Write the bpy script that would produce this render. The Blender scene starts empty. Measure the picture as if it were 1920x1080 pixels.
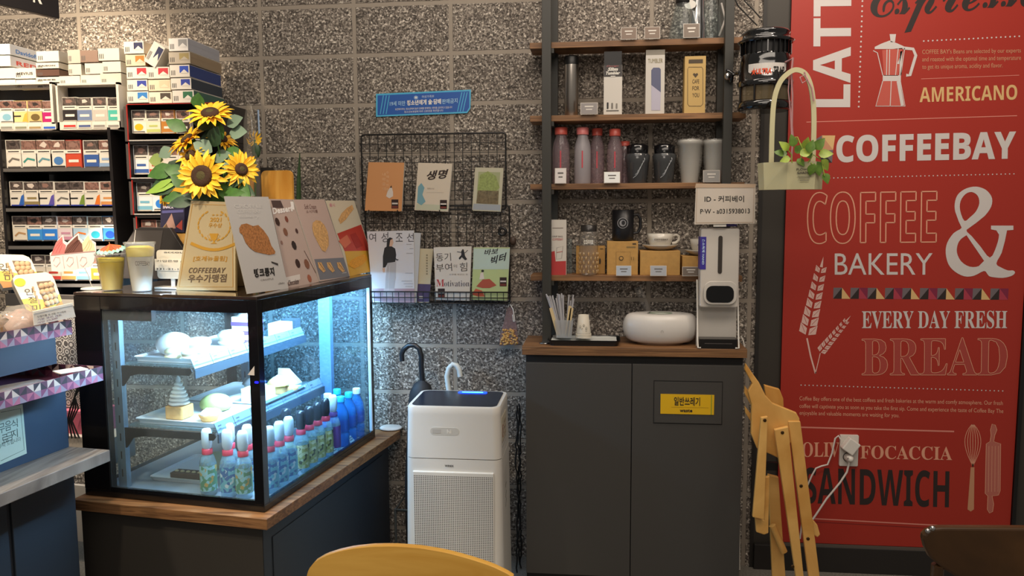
import bpy, bmesh, math, random
from mathutils import Vector, Matrix, noise
C = bpy.context.scene.collection
R = math.radians
random.seed(7)

# ---------------------------------------------------------------- camera
def _axes(yaw, pitch, roll):
    cy, sy, cp, sp, cr, sr = math.cos(yaw), math.sin(yaw), math.cos(pitch), math.sin(pitch), math.cos(roll), math.sin(roll)
    F = Vector((sy*cp, cy*cp, sp)); r = Vector((cy, -sy, 0)); u = r.cross(F)
    return r*cr + u*sr, u*cr - r*sr, F
FPX = 1489.7
CO = Vector((1.3871, -3.2489, 1.4823))
CR, CU, CF = _axes(R(-6.1953), R(-5.7613), R(-0.3156))
cam = bpy.data.cameras.new('camera'); cam.sensor_width = 36; cam.lens = FPX/1920*36; cam.clip_start = .05
cam_ob = bpy.data.objects.new('camera', cam); C.objects.link(cam_ob)
M = Matrix((CR, CU, -CF)).transposed().to_4x4(); M.translation = CO; cam_ob.matrix_world = M
sc = bpy.context.scene; sc.camera = cam_ob
# ---------------------------------------------------------------- colour management, world, lamps
sc.view_settings.view_transform = 'Standard'; sc.view_settings.look = 'None'
sc.view_settings.gamma = 1; sc.view_settings.exposure = 0.0; sc.view_settings.use_curve_mapping = False
def lin(c):
    if isinstance(c, str): c = tuple(int(c[i:i+2], 16) for i in (0, 2, 4))
    return tuple((x/255/12.92 if x/255 <= .04045 else ((x/255+.055)/1.055)**2.4) for x in c)
w = bpy.data.worlds.new('world'); sc.world = w; w.use_nodes = True
w.node_tree.nodes['Background'].inputs[0].default_value = (1.0, .91, .80, 1)
w.node_tree.nodes['Background'].inputs[1].default_value = .21
def area(name, loc, target, sx, sy, power, col):
    l = bpy.data.lights.new(name, 'AREA'); l.shape = 'RECTANGLE'; l.size = sx; l.size_y = sy; l.energy = power; l.color = col
    o = bpy.data.objects.new(name, l); C.objects.link(o); o.location = loc
    o.rotation_euler = (Vector(target)-Vector(loc)).to_track_quat('-Z', 'Y').to_euler(); return o
def spot(name, loc, target, ang, power, col, blend=.6, size=.06):
    l = bpy.data.lights.new(name, 'SPOT'); l.spot_size = R(ang); l.spot_blend = blend; l.energy = power; l.color = col; l.shadow_soft_size = size
    o = bpy.data.objects.new(name, l); C.objects.link(o); o.location = loc
    o.rotation_euler = (Vector(target)-Vector(loc)).to_track_quat('-Z', 'Y').to_euler(); return o
area('ceiling_lamp_room', (1.7, -2.1, 3.3), (1.35, -.3, 1.0), 2.8, .7, 35, (1, .87, .74))
area('ceiling_lamp_back', (1.2, -4.6, 3.1), (1.2, -1.2, .9), 1.6, .8, 20, (1, .88, .76))
area('ceiling_lamp_wall', (1.6, -.75, 3.3), (1.6, -.05, 1.2), 1.6, .2, 14, (1, .86, .73))
spot('downlight_tobacco', (-.75, -1.15, 3.0), (-.62, -.25, 1.85), 50, 210, (1, .80, .58), blend=.8)
spot('downlight_corner', (-1.0, -.85, 3.15), (-1.0, -.02, 2.15), 56, 95, (1, .82, .62), blend=.9)
spot('downlight_counter', (.1, -1.75, 2.9), (-.1, -1.0, 1.1), 60, 150, (1, .84, .62))
spot('downlight_bread', (-.7, -1.9, 2.9), (-.55, -1.25, 1.1), 60, 170, (1, .85, .66))
spot('downlight_poster', (2.35, -1.0, 3.2), (2.4, 0, 1.7), 74, 30, (1, .8, .62))

# ---------------------------------------------------------------- rays through the photograph give real places once a depth is known
def ray(px, py): return CF + CR*((px-960)/FPX) - CU*((py-540)/FPX)
def at_y(px, py, Y): d = ray(px, py); return CO + d*((Y-CO.y)/d.y)
def at_z(px, py, Z): d = ray(px, py); return CO + d*((Z-CO.z)/d.z)
class Fr:
    """a plane frame: origin, right, up; normal looks towards the room"""
    def __init__(s, o, r, u):
        s.o = Vector(o); s.r = Vector(r).normalized(); u = Vector(u); s.u = (u-s.r*u.dot(s.r)).normalized(); s.n = s.r.cross(s.u)
    def p(s, a, b, c=0): return s.o + s.r*a + s.u*b + s.n*c
    def px(s, x, y):
        d = ray(x, y); q = CO + d*((s.o-CO).dot(s.n)/d.dot(s.n)) - s.o
        return (q.dot(s.r), q.dot(s.u))
    def pxs(s, pts): return [s.px(*p) for p in pts]
    def off(s, c): return Fr(s.o+s.n*c, s.r, s.u)
def FY(Y): return Fr((0, Y, 0), (1, 0, 0), (0, 0, 1))
TH = R(-8.056); EU = Vector((-math.cos(TH), -math.sin(TH), 0)); EV = Vector((-math.sin(TH), math.cos(TH), 0)); C0 = Vector((.3697, -.9781, 0))
CFR = Fr(C0, -EU, (0, 0, 1))                       # the display case's own front frame; a=-u, b=z, c=-v
def cw(u, v, z=0): return C0 + EU*u + EV*v + Vector((0, 0, z))
def FV(v): return Fr(C0+EV*v, -EU, (0, 0, 1))      # planes parallel to the case front
def FU(u): return Fr(C0+EU*u, EV, (0, 0, 1))       # planes parallel to the case side (normal to the right)

# ---------------------------------------------------------------- materials
_mats = {}
def mat(name, col, rough=.5, metal=0, emit=0, ecol=None, spec=.5, coat=0, trans=0, bump=0, bscale=60, var=0):
    if name in _mats: return _mats[name]
    m = bpy.data.materials.new(name); m.use_nodes = True; nt = m.node_tree; b = nt.nodes['Principled BSDF']
    c = lin(col)
    b.inputs['Base Color'].default_value = (*c, 1); b.inputs['Roughness'].default_value = rough; b.inputs['Metallic'].default_value = metal
    b.inputs['Specular IOR Level'].default_value = spec; b.inputs['Coat Weight'].default_value = coat; b.inputs['Transmission Weight'].default_value = trans
    if emit:
        b.inputs['Emission Color'].default_value = (*(lin(ecol) if ecol else c), 1); b.inputs['Emission Strength'].default_value = emit
    if bump or var:
        tc = nt.nodes.new('ShaderNodeTexCoord'); n = nt.nodes.new('ShaderNodeTexNoise'); n.inputs['Scale'].default_value = bscale; n.inputs['Detail'].default_value = 3
        nt.links.new(tc.outputs['Object'], n.inputs['Vector'])
        if bump:
            bp = nt.nodes.new('ShaderNodeBump'); bp.inputs['Strength'].default_value = bump; bp.inputs['Distance'].default_value = .004
            nt.links.new(n.outputs[0], bp.inputs['Height']); nt.links.new(bp.outputs[0], b.inputs['Normal'])
        if var:
            r = nt.nodes.new('ShaderNodeValToRGB'); r.color_ramp.elements[0].position = .3; r.color_ramp.elements[1].position = .7
            r.color_ramp.elements[0].color = (*[x*(1-var) for x in c], 1); r.color_ramp.elements[1].color = (*[min(1, x*(1+var)) for x in c], 1)
            nt.links.new(n.outputs[0], r.inputs[0]); nt.links.new(r.outputs[0], b.inputs['Base Color'])
    _mats[name] = m; return m
def sheer(name, col, op, rough=.1, gloss=.5):
    """clear or milky plastic and glass: partly see-through, with a fresnel sheen"""
    if name in _mats: return _mats[name]
    m = bpy.data.materials.new(name); m.use_nodes = True; nt = m.node_tree; nt.nodes.clear()
    out = nt.nodes.new('ShaderNodeOutputMaterial'); tr = nt.nodes.new('ShaderNodeBsdfTransparent'); pb = nt.nodes.new('ShaderNodeBsdfPrincipled')
    gl = nt.nodes.new('ShaderNodeBsdfGlossy'); gl.inputs['Roughness'].default_value = rough
    c = lin(col); pb.inputs['Base Color'].default_value = (*c, 1); pb.inputs['Roughness'].default_value = max(rough, .15)
    tr.inputs[0].default_value = (*[.5+.5*x for x in c], 1)
    mx = nt.nodes.new('ShaderNodeMixShader'); mx.inputs[0].default_value = op
    nt.links.new(tr.outputs[0], mx.inputs[1]); nt.links.new(pb.outputs[0], mx.inputs[2])
    lw = nt.nodes.new('ShaderNodeLayerWeight'); lw.inputs[0].default_value = .5
    pw = nt.nodes.new('ShaderNodeMath'); pw.operation = 'POWER'; pw.inputs[1].default_value = 4; nt.links.new(lw.outputs['Facing'], pw.inputs[0])
    mu = nt.nodes.new('ShaderNodeMath'); mu.operation = 'MULTIPLY_ADD'; mu.inputs[1].default_value = gloss; mu.inputs[2].default_value = .035*gloss; mu.use_clamp = True
    nt.links.new(pw.outputs[0], mu.inputs[0])
    m2 = nt.nodes.new('ShaderNodeMixShader'); nt.links.new(mu.outputs[0], m2.inputs[0]); nt.links.new(mx.outputs[0], m2.inputs[1]); nt.links.new(gl.outputs[0], m2.inputs[2])
    nt.links.new(m2.outputs[0], out.inputs[0]); _mats[name] = m; return m
def wood(name, c1, c2, scale=(1, 14, 14), rough=.45, s=3.0, bump=.05):
    if name in _mats: return _mats[name]
    m = bpy.data.materials.new(name); m.use_nodes = True; nt = m.node_tree; b = nt.nodes['Principled BSDF']
    tc = nt.nodes.new('ShaderNodeTexCoord'); mp = nt.nodes.new('ShaderNodeMapping'); mp.inputs['Scale'].default_value = scale
    n = nt.nodes.new('ShaderNodeTexNoise'); n.inputs['Scale'].default_value = s; n.inputs['Detail'].default_value = 6; n.inputs['Distortion'].default_value = 1.2
    r = nt.nodes.new('ShaderNodeValToRGB'); r.color_ramp.elements[0].position = .32; r.color_ramp.elements[1].position = .68
    r.color_ramp.elements[0].color = (*lin(c1), 1); r.color_ramp.elements[1].color = (*lin(c2), 1)
    nt.links.new(tc.outputs['Object'], mp.inputs[0]); nt.links.new(mp.outputs[0], n.inputs['Vector']); nt.links.new(n.outputs[0], r.inputs[0]); nt.links.new(r.outputs[0], b.inputs['Base Color'])
    bp = nt.nodes.new('ShaderNodeBump'); bp.inputs['Strength'].default_value = bump; bp.inputs['Distance'].default_value = .002
    nt.links.new(n.outputs[0], bp.inputs['Height']); nt.links.new(bp.outputs[0], b.inputs['Normal'])
    b.inputs['Roughness'].default_value = rough; _mats[name] = m; return m
WHITE = mat('white', 'e8e4da', .5); BLACK = mat('black', '131212', .4); PAPER = mat('paper', 'd9d4cb', .7); INK = mat('ink', '1c1a19', .7)
GLASS = sheer('clear_glass', 'e6f2f4', .04, .03, .7)
def cm(h, rough=.55): return mat('tone_'+h, h, rough)

# ---------------------------------------------------------------- mesh builder
_tc = {}
def textgeo(s, bold=0, shear=0):
    k = (s, bold, shear)
    if k in _tc: return _tc[k]
    cu = bpy.data.curves.new('glyphs', 'FONT'); cu.body = s; cu.offset = bold; cu.space_character = 1+max(0, bold)*1.6; cu.shear = shear; cu.resolution_u = 3
    ob = bpy.data.objects.new('glyphs', cu); C.objects.link(ob)
    dg = bpy.context.evaluated_depsgraph_get(); me = bpy.data.meshes.new_from_object(ob.evaluated_get(dg))
    v = [(q.co.x, q.co.y) for q in me.vertices]; f = [tuple(p.vertices) for p in me.polygons]
    bpy.data.objects.remove(ob); bpy.data.curves.remove(cu); bpy.data.meshes.remove(me)
    if not v: v = [(0, 0), (1, 1)]; f = []
    x0 = min(a for a, b in v); x1 = max(a for a, b in v); y0 = min(b for a, b in v); y1 = max(b for a, b in v)
    v = [((a-x0)/(x1-x0+1e-9), (b-y0)/(y1-y0+1e-9)) for a, b in v]
    _tc[k] = (v, f); return _tc[k]
class MB:
    def __init__(s): s.v = []; s.f = []; s.m = []; s.sm = []; s.mats = []
    def mi(s, m):
        if m not in s.mats: s.mats.append(m)
        return s.mats.index(m)
    def add(s, vs, fs, m, smooth=False):
        b = len(s.v); s.v += [Vector(q) for q in vs]; i = s.mi(m)
        for f in fs: s.f.append(tuple(b+k for k in f)); s.m.append(i); s.sm.append(smooth)
        return s
    def fbox(s, F, a0, a1, b0, b1, c0, c1, m):
        if a0 > a1: a0, a1 = a1, a0
        if b0 > b1: b0, b1 = b1, b0
        if c0 > c1: c0, c1 = c1, c0
        vs = [F.p(a, b, c) for c in (c0, c1) for b in (b0, b1) for a in (a0, a1)]
        return s.add(vs, [(0, 2, 3, 1), (4, 5, 7, 6), (0, 1, 5, 4), (2, 6, 7, 3), (0, 4, 6, 2), (1, 3, 7, 5)], m)
    def box(s, x0, x1, y0, y1, z0, z1, m): return s.fbox(FW, x0, x1, z0, z1, -y1, -y0, m)
    def cbox(s, u0, u1, v0, v1, z0, z1, m): return s.fbox(CFR, -u1, -u0, z0, z1, -v1, -v0, m)
    def poly(s, F, pts, m, lift=.0004): return s.add([F.p(a, b, lift) for a, b in pts], [tuple(range(len(pts)))], m)
    def ppoly(s, F, pts, m, lift=.0004): return s.poly(F, F.pxs(pts), m, lift)
    def slab(s, F, pts, t, m, ms=None, lift=0):
        ar = sum(pts[i][0]*pts[(i+1) % len(pts)][1]-pts[(i+1) % len(pts)][0]*pts[i][1] for i in range(len(pts)))
        if ar < 0: pts = pts[::-1]
        n = len(pts); fr = [F.p(a, b, lift) for a, b in pts]; bk = [F.p(a, b, lift-t) for a, b in pts]
        s.add(fr, [tuple(range(n))], m); s.add(bk, [tuple(reversed(range(n)))], ms or m)
        return s.add(fr+bk, [(i, n+i, n+(i+1) % n, (i+1) % n) for i in range(n)], ms or m)
    def rect(s, F, a0, b0, a1, b1, m, lift=.0004): return s.poly(F, [(a0, b0), (a1, b0), (a1, b1), (a0, b1)], m, lift)
    def ell(s, F, a, b, ra, rb, m, lift=.0004, n=20, rot=0):
        return s.poly(F, [(a+ra*math.cos(t)*math.cos(rot)-rb*math.sin(t)*math.sin(rot), b+ra*math.cos(t)*math.sin(rot)+rb*math.sin(t)*math.cos(rot)) for t in [2*math.pi*i/n for i in range(n)]], m, lift)
    def line(s, F, pts, w, m, lift=.0004, closed=False, w2=None):
        q = list(pts)+([pts[0]] if closed else []); N = len(q); L = []; Rr = []
        for i in range(N):
            a = q[max(i-1, 0)] if not closed else q[(i-1) % (N-1)]; b = q[min(i+1, N-1)] if not closed else q[(i+1) % (N-1)]
            d = Vector((b[0]-a[0], b[1]-a[1]));  d = d.normalized() if d.length > 1e-9 else Vector((1, 0))
            ww = w if w2 is None else w+(w2-w)*i/(N-1)
            L.append((q[i][0]-d.y*ww/2, q[i][1]+d.x*ww/2)); Rr.append((q[i][0]+d.y*ww/2, q[i][1]-d.x*ww/2))
        vs = [F.p(a, b, lift) for a, b in L+Rr]
        return s.add(vs, [(i, i+N, i+1+N, i+1) for i in range(N-1)], m)
    def text(s, F, t, a0, b0, a1, b1, m, lift=.0006, bold=0, shear=0):
        """fit the lettering's bounding box into (a0,b0)-(a1,b1) of the frame"""
        v, f = textgeo(t, bold, shear)
        return s.add([F.p(a0+x*(a1-a0), b0+y*(b1-b0), lift) for x, y in v], f, m)
    def ptext(s, F, t, bl, br, tl, m, lift=.0006, bold=0, shear=0):
        v, f = textgeo(t, bold, shear); o = Vector(F.px(*bl)); r = Vector(F.px(*br))-o; u = Vector(F.px(*tl))-o
        return s.add([F.p(*(o+r*x+u*y), lift) for x, y in v], f, m)
    def lathe(s, c, prof, m, n=24, sx=1, sy=1, axis=None, cap=True):
        c = Vector(c); vs = []; k = len(prof)
        if axis is None: ax, ay, az = Vector((1, 0, 0)), Vector((0, 1, 0)), Vector((0, 0, 1))
        else:
            az = Vector(axis).normalized(); ax = az.orthogonal().normalized(); ay = az.cross(ax)
        for i in range(n):
            t = 2*math.pi*i/n
            for r, z in prof: vs.append(c+ax*(r*sx*math.cos(t))+ay*(r*sy*math.sin(t))+az*z)
        fs = [(i*k+j, ((i+1) % n)*k+j, ((i+1) % n)*k+j+1, i*k+j+1) for i in range(n) for j in range(k-1)]
        s.add(vs, fs, m, True)
        if cap:
            for j, rev in ((0, True), (k-1, False)):
                if prof[j][0] > 1e-5:
                    ring = [c+ax*(prof[j][0]*sx*math.cos(2*math.pi*i/n))+ay*(prof[j][0]*sy*math.sin(2*math.pi*i/n))+az*prof[j][1] for i in range(n)]
                    s.add(ring, [tuple(range(n))[::-1] if rev else tuple(range(n))], m)
        return s
    def tube(s, pts, r, m, n=8, closed=False, flat=1.0, r2=None):
        pts = [Vector(p) for p in pts]; N = len(pts); vs = []; up = None
        for i, p in enumerate(pts):
            a = pts[i-1] if (i > 0 or closed) else p; b = pts[(i+1) % N] if (i < N-1 or closed) else p
            d = (b-a).normalized()
            if up is None: up = d.orthogonal().normalized()
            up = (up-d*up.dot(d)).normalized(); sd = d.cross(up); rr = r if r2 is None else r+(r2-r)*i/max(1, N-1)
            for k in range(n):
                t = 2*math.pi*k/n; vs.append(p+up*(rr*math.cos(t))+sd*(rr*flat*math.sin(t)))
        fs = [(i*n+k, i*n+(k+1) % n, ((i+1) % N)*n+(k+1) % n, ((i+1) % N)*n+k) for i in range(N if closed else N-1) for k in range(n)]
        s.add(vs, fs, m, n > 4)
        if not closed: s.add(vs[:n], [tuple(reversed(range(n)))], m); s.add(vs[-n:], [tuple(range(n))], m)
        return s
    def ball(s, c, rx, ry, rz, m, nu=16, nv=10, z0=-1, wob=0, F=None, seed=0):
        c = Vector(c); vs = []; 
        for i in range(nv+1):
            ph = math.asin(z0)+(math.pi/2-math.asin(z0))*i/nv
            for k in range(nu):
                t = 2*math.pi*k/nu; q = Vector((math.cos(ph)*math.cos(t), math.cos(ph)*math.sin(t), math.sin(ph)))
                g = 1+wob*noise.noise(q*2.2+Vector((seed, 0, 0))) if wob else 1
                q = Vector((q.x*rx*g, q.y*ry*g, q.z*rz*g)); vs.append(c+(q if F is None else F.r*q.x-F.n*q.y+F.u*q.z))
        fs = [(i*nu+k, i*nu+(k+1) % nu, (i+1)*nu+(k+1) % nu, (i+1)*nu+k) for i in range(nv) for k in range(nu)]
        s.add(vs, fs, m, True)
        if z0 > -1: s.add(vs[:nu], [tuple(reversed(range(nu)))], m)
        return s
    def build(s, name, parent=None, bevel=0, label=None, cat=None, group=None, kind=None, seg=2, weld=True, sub=0):
        me = bpy.data.meshes.new(name)
        if parent is not None: org = Vector(parent['_o'])
        else:
            xs = [q.x for q in s.v]; ys = [q.y for q in s.v]; zs = [q.z for q in s.v]
            org = Vector(((min(xs)+max(xs))/2, (min(ys)+max(ys))/2, min(zs)))
            if kind == 'structure': org = Vector((0, 0, 0))
        me.from_pydata([tuple(q-org) for q in s.v], [], s.f)
        for m in s.mats: me.materials.append(m)
        me.polygons.foreach_set('material_index', s.m); me.polygons.foreach_set('use_smooth', s.sm)
        me.update()
        o = bpy.data.objects.new(name, me); C.objects.link(o)
        if parent is not None: o.parent = parent; o['_o'] = parent['_o']
        else: o.location = org; o['_o'] = tuple(org)
        if bevel:
            bm = bmesh.new(); bm.from_mesh(me); bmesh.ops.remove_doubles(bm, verts=bm.verts, dist=1e-6); bm.to_mesh(me); bm.free()
            md = o.modifiers.new('bevel', 'BEVEL'); md.width = bevel; md.segments = seg; md.limit_method = 'ANGLE'; md.angle_limit = R(40); md.harden_normals = False
        if sub:
            md = o.modifiers.new('sub', 'SUBSURF'); md.levels = sub; md.render_levels = sub
        for k, q in (('label', label), ('category', cat), ('group', group), ('kind', kind)):
            if q: o[k] = q
        return o
FW = FY(0)
def thing(name, label, cat, loc, group=None):
    o = bpy.data.objects.new(name, None); C.objects.link(o); o.location = loc; o['_o'] = tuple(loc); o.empty_display_size = .05
    o['label'] = label; o['category'] = cat
    if group: o['group'] = group
    return o
def dup(root, loc, rz=0, label=None, group=None, swap=None):
    r = root.copy(); C.objects.link(r); r.location = loc; r.rotation_euler = (0, 0, rz)
    if label: r['label'] = label
    if group: r['group'] = group
    for ch in list(root.children):
        c = ch.copy(); C.objects.link(c); c.parent = r
        for g in list(ch.children):
            d = g.copy(); C.objects.link(d); d.parent = c
    return r
def arc(c, r, a0, a1, n, F):
    return [F.p(c[0]+r*math.cos(R(a0+(a1-a0)*i/n)), c[1]+r*math.sin(R(a0+(a1-a0)*i/n))) for i in range(n+1)]
def rrect(a0, b0, a1, b1, r, n=5):
    out = []
    for cx, cy, s0 in ((a1-r, b1-r, 0), (a0+r, b1-r, 90), (a0+r, b0+r, 180), (a1-r, b0+r, 270)):
        out += [(cx+r*math.cos(R(s0+90*i/n)), cy+r*math.sin(R(s0+90*i/n))) for i in range(n+1)]
    return out

# ================================================================ the setting
def wall_material():
    m = bpy.data.materials.new('split_face_block'); m.use_nodes = True; nt = m.node_tree; b = nt.nodes['Principled BSDF']; L = nt.links.new; N = nt.nodes.new
    tc = N('ShaderNodeTexCoord'); sx = N('ShaderNodeSeparateXYZ'); cb = N('ShaderNodeCombineXYZ'); L(tc.outputs['Object'], sx.inputs[0]); L(sx.outputs[0], cb.inputs[0]); L(sx.outputs[2], cb.inputs[1])
    mp = N('ShaderNodeMapping'); mp.inputs['Location'].default_value = (4.0+.005, -.11+2, 0); L(cb.outputs[0], mp.inputs[0])
    wb = N('ShaderNodeTexNoise'); wb.inputs['Scale'].default_value = 30; L(cb.outputs[0], wb.inputs['Vector'])
    va = N('ShaderNodeVectorMath'); va.operation = 'MULTIPLY_ADD'; va.inputs[1].default_value = (.006, .006, 0); L(wb.outputs['Color'], va.inputs[0]); L(mp.outputs[0], va.inputs[2])
    br = N('ShaderNodeTexBrick'); br.offset = 0; br.squash = 1; br.inputs['Scale'].default_value = 1; br.inputs['Brick Width'].default_value = .4; br.inputs['Row Height'].default_value = .2
    br.inputs['Mortar Size'].default_value = .010; br.inputs['Mortar Smooth'].default_value = .3
    br.inputs['Color1'].default_value = (.85, .85, .85, 1); br.inputs['Color2'].default_value = (1.1, 1.1, 1.1, 1)
    L(va.outputs[0], br.inputs['Vector'])
    n1 = N('ShaderNodeTexVoronoi'); n1.inputs['Scale'].default_value = 170; n1.inputs['Randomness'].default_value = 1; L(tc.outputs['Object'], n1.inputs['Vector'])
    n2 = N('ShaderNodeTexNoise'); n2.inputs['Scale'].default_value = 95; n2.inputs['Detail'].default_value = 4; n2.inputs['Roughness'].default_value = .7; L(tc.outputs['Object'], n2.inputs['Vector'])
    s2 = N('ShaderNodeSeparateColor'); L(n1.outputs['Color'], s2.inputs[0])
    ad = N('ShaderNodeMath'); ad.operation = 'MULTIPLY_ADD'; ad.inputs[1].default_value = .42; L(s2.outputs[0], ad.inputs[0]); L(n2.outputs[0], ad.inputs[2])
    r = N('ShaderNodeValToRGB'); e = r.color_ramp.elements; e[0].position = .40; e[0].color = (*lin('35302c'), 1); e[1].position = 1.02; e[1].color = (*lin('f2e8da'), 1)
    for p, h in ((.56, '58514a'), (.70, '7b7269'), (.86, 'a39a8e')):
        q = e.new(p); q.color = (*lin(h), 1)
    L(ad.outputs[0], r.inputs[0])
    mu = N('ShaderNodeMix'); mu.data_type = 'RGBA'; mu.blend_type = 'MULTIPLY'; mu.inputs[0].default_value = 1; L(r.outputs[0], mu.inputs[6]); L(br.outputs['Color'], mu.inputs[7])
    mx = N('ShaderNodeMix'); mx.data_type = 'RGBA'; L(br.outputs['Fac'], mx.inputs[0]); L(mu.outputs[2], mx.inputs[6]); mx.inputs[7].default_value = (*lin('9a9083'), 1)
    L(mx.outputs[2], b.inputs['Base Color'])
    h = N('ShaderNodeMix'); h.data_type = 'FLOAT'; L(br.outputs['Fac'], h.inputs[0]); L(ad.outputs[0], h.inputs[2]); h.inputs[3].default_value = .25
    bp = N('ShaderNodeBump'); bp.inputs['Strength'].default_value = .7; bp.inputs['Distance'].default_value = .006; L(h.outputs[0], bp.inputs['Height']); L(bp.outputs[0], b.inputs['Normal'])
    b.inputs['Roughness'].default_value = .75; b.inputs['Specular IOR Level'].default_value = .35
    return m
MB().box(-2.6, 2.02, 0, .15, 0, 3.4, wall_material()).build('wall_back', kind='structure')
PANEL = mat('charcoal_panel', '39352f', .5)
MB().box(2.02, 4.2, -.004, .15, 0, 3.4, PANEL).build('wall_right_panel', kind='structure').name = 'wall_right'
FLOOR = mat('floor_terrazzo', '77736b', .5, bump=.1, bscale=150, var=.35)
MB().box(-2.6, 4.2, -5, .15, -.1, 0, FLOOR).build('floor', kind='structure')
MB().box(2.03, 4.2, -.03, -.0045, 0, .105, mat('skirting', '24211f', .45)).build('baseboard_right', kind='structure', bevel=.002)
MB().box(2.016, 2.03, -.012, -.0045, 0, 3.4, mat('trim_dark', '262320', .5)).build('trim_1', kind='structure')

# ================================================================ red poster
FP = FY(-.022)
RED = mat('poster_red', 'a52d20', .45); CREAM = mat('print_white', 'cfc9c6', .5); PINK = mat('print_pink', 'd9887a', .5); DK = mat('print_dark', '2c2220', .5); GOLD = mat('print_gold', 'd8b37a', .5)
ROSE = mat('print_rose', 'a8384a', .5); GREY = mat('print_grey', '6e6468', .5); PEACH = mat('print_peach', 'e0a184', .5); TAN = mat('print_tan', 'c58f6c', .5)
poster = thing('wall_poster', 'tall red cafe poster with white lettering on the right wall', 'poster', (2.56, -.02, .12))
m = MB(); m.slab(FP, [(2.118, .118), (3.014, .118), (3.014, 2.75), (2.118, 2.75)], .016, RED, mat('poster_edge', '5e1612', .5)); m.build('panel', poster)
m = MB(); m.box(3.016, 3.03, -.03, -.005, .1, 2.76, BLACK); m.box(2.1, 3.03, -.028, -.005, .1, .116, mat('poster_rail', '57504a', .4)); m.build('frame', poster)
def L(name, t, bl, br, tl, mt, **k): m = MB(); m.ptext(FP, t, bl, br, tl, mt, **k); return m.build(name, poster)
def rule(mm, a, b, w, mt): mm.line(FP, FP.pxs([a, b]), w, mt)
def dots(mm, a, b, n, r, mt):
    A = Vector(FP.px(*a)); B = Vector(FP.px(*b))
    for i in range(n):
        q = A.lerp(B, i/(n-1)); mm.ell(FP, q.x, q.y, r, r, mt, n=8)
BS = lambda s: ''.join(chr(0x1D400+ord(c)-65) if 'A' <= c <= 'Z' else (chr(0x1D41A+ord(c)-97) if 'a' <= c <= 'z' else c) for c in s)
BSN = lambda s: ''.join(chr(0x1D5D4+ord(c)-65) if 'A' <= c <= 'Z' else (chr(0x1D5EE+ord(c)-97) if 'a' <= c <= 'z' else c) for c in s)
SCR = lambda s: ''.join(chr(0x1D4D0+ord(c)-65) if 'A' <= c <= 'Z' else (chr(0x1D4EA+ord(c)-97) if 'a' <= c <= 'z' else c) for c in s)
L('lettering', BSN('LATTE'), (1594, 201), (1597, -75), (1524, 201), CREAM, bold=.004)
L('lettering', SCR('Espresso'), (1632, 66), (1950, 44), (1632, -40), DK, bold=.004)
L('lettering', BSN('AMERICANO'), (1724, 192), (1907, 187), (1724, 164), GOLD)
L('lettering', BSN('COFFEEBAY'), (1568, 305), (1904, 298), (1568, 254), CREAM, bold=.018)
L('lettering', 'BAKERY', (1565, 515), (1748, 515), (1565, 475), CREAM)
L('lettering', BS('EVERY DAY FRESH'), (1616, 616), (1888, 616), (1616, 583), CREAM, bold=0)
for i, (t, y, x1) in enumerate((("COFFEE BAY's Beans are selected by our experts", 104, 1914), ('and roasted with the optimal time and temperature', 118, 1914), ('to get its unique aroma, acidity and flavor.', 132, 1880))):
    L('small_print', t, (1729, y), (x1, y-3), (1729, y-11), TAN)
for t, y, x1, dy in (('Coffee Bay offers one of the best coffees and fresh bakeries at the warm and comfy atmosphere. Our fresh', 753, 1880, 9), ('coffee will captivate you as soon as you take the first sip. Come and experience the taste of Coffee Bay The', 767, 1881, 10), ('enjoyable and valuable moments are waiting for you.', 780, 1686, 5)):
    L('small_print', t, (1499, y), (x1, y+dy), (1499, y-10), PEACH)
def outline_text(name, t, bl, br, tl, mt, wd, fill=None, bold=0):
    """letters drawn as outlines"""
    mm = MB(); v, f = textgeo(t, bold); o = Vector(FP.px(*bl)); rr = Vector(FP.px(*br))-o; uu = Vector(FP.px(*tl))-o
    ed = {}
    for p in f:
        for i in range(len(p)):
            e = (p[i], p[(i+1) % len(p)]); k = tuple(sorted(e)); ed[k] = ed.get(k, 0)+1
    for (a, b), c in ed.items():
        if c == 1: mm.line(FP, [o+rr*v[a][0]+uu*v[a][1], o+rr*v[b][0]+uu*v[b][1]], wd, mt, lift=.0008)
    if fill: mm.add([FP.p(*(o+rr*x+uu*y), .0005) for x, y in v], f, fill)
    return mm.build(name, poster)
outline_text('lettering', BSN('COFFEE'), (1514, 457), (1755, 455), (1514, 361), PEACH, .0045, bold=.0)
outline_text('lettering', BS('BREAD'), (1616, 703), (1888, 703), (1616, 634), PEACH, .002, fill=mat('print_brick', 'a8433a', .5), bold=.0)
L('lettering', BS('OLIVE'), (1504, 857), (1592, 857), (1504, 829), PEACH)
L('lettering', BS('FOCACCIA'), (1613, 860), (1785, 863), (1613, 835), PEACH)
L('lettering', BSN('SANDWICH'), (1508, 944), (1779, 952), (1508, 876), DK)
amp = [(1858, 519), (1880, 521), (1897, 517), (1903, 511), (1899, 507), (1890, 507), (1878, 502), (1868, 494), (1878, 474), (1884, 452), (1888, 432), (1900, 431), (1900, 423), (1858, 423), (1858, 430), (1868, 432), (1873, 440), (1868, 462), (1856, 483), (1838, 462), (1822, 443), (1812, 431), (1830, 418), (1846, 405), (1858, 388), (1860, 372), (1852, 359), (1840, 352), (1825, 350), (1808, 355), (1795, 366), (1790, 382), (1791, 397), (1797, 414), (1803, 427), (1788, 437), (1776, 455), (1773, 474), (1778, 495), (1790, 509), (1808, 518), (1826, 517), (1845, 508), (1852, 515)]
def tri_fill(mm, F, pts, mt, holes=(), lift=.0006):
    import mathutils.geometry as g
    polys = [[Vector((*F.px(*p), 0)) for p in q] for q in (pts, *holes)]
    fl = [q for p in polys for q in p]; mm.add([F.p(q.x, q.y, lift) for q in fl], g.tessellate_polygon(polys), mt)
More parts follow.
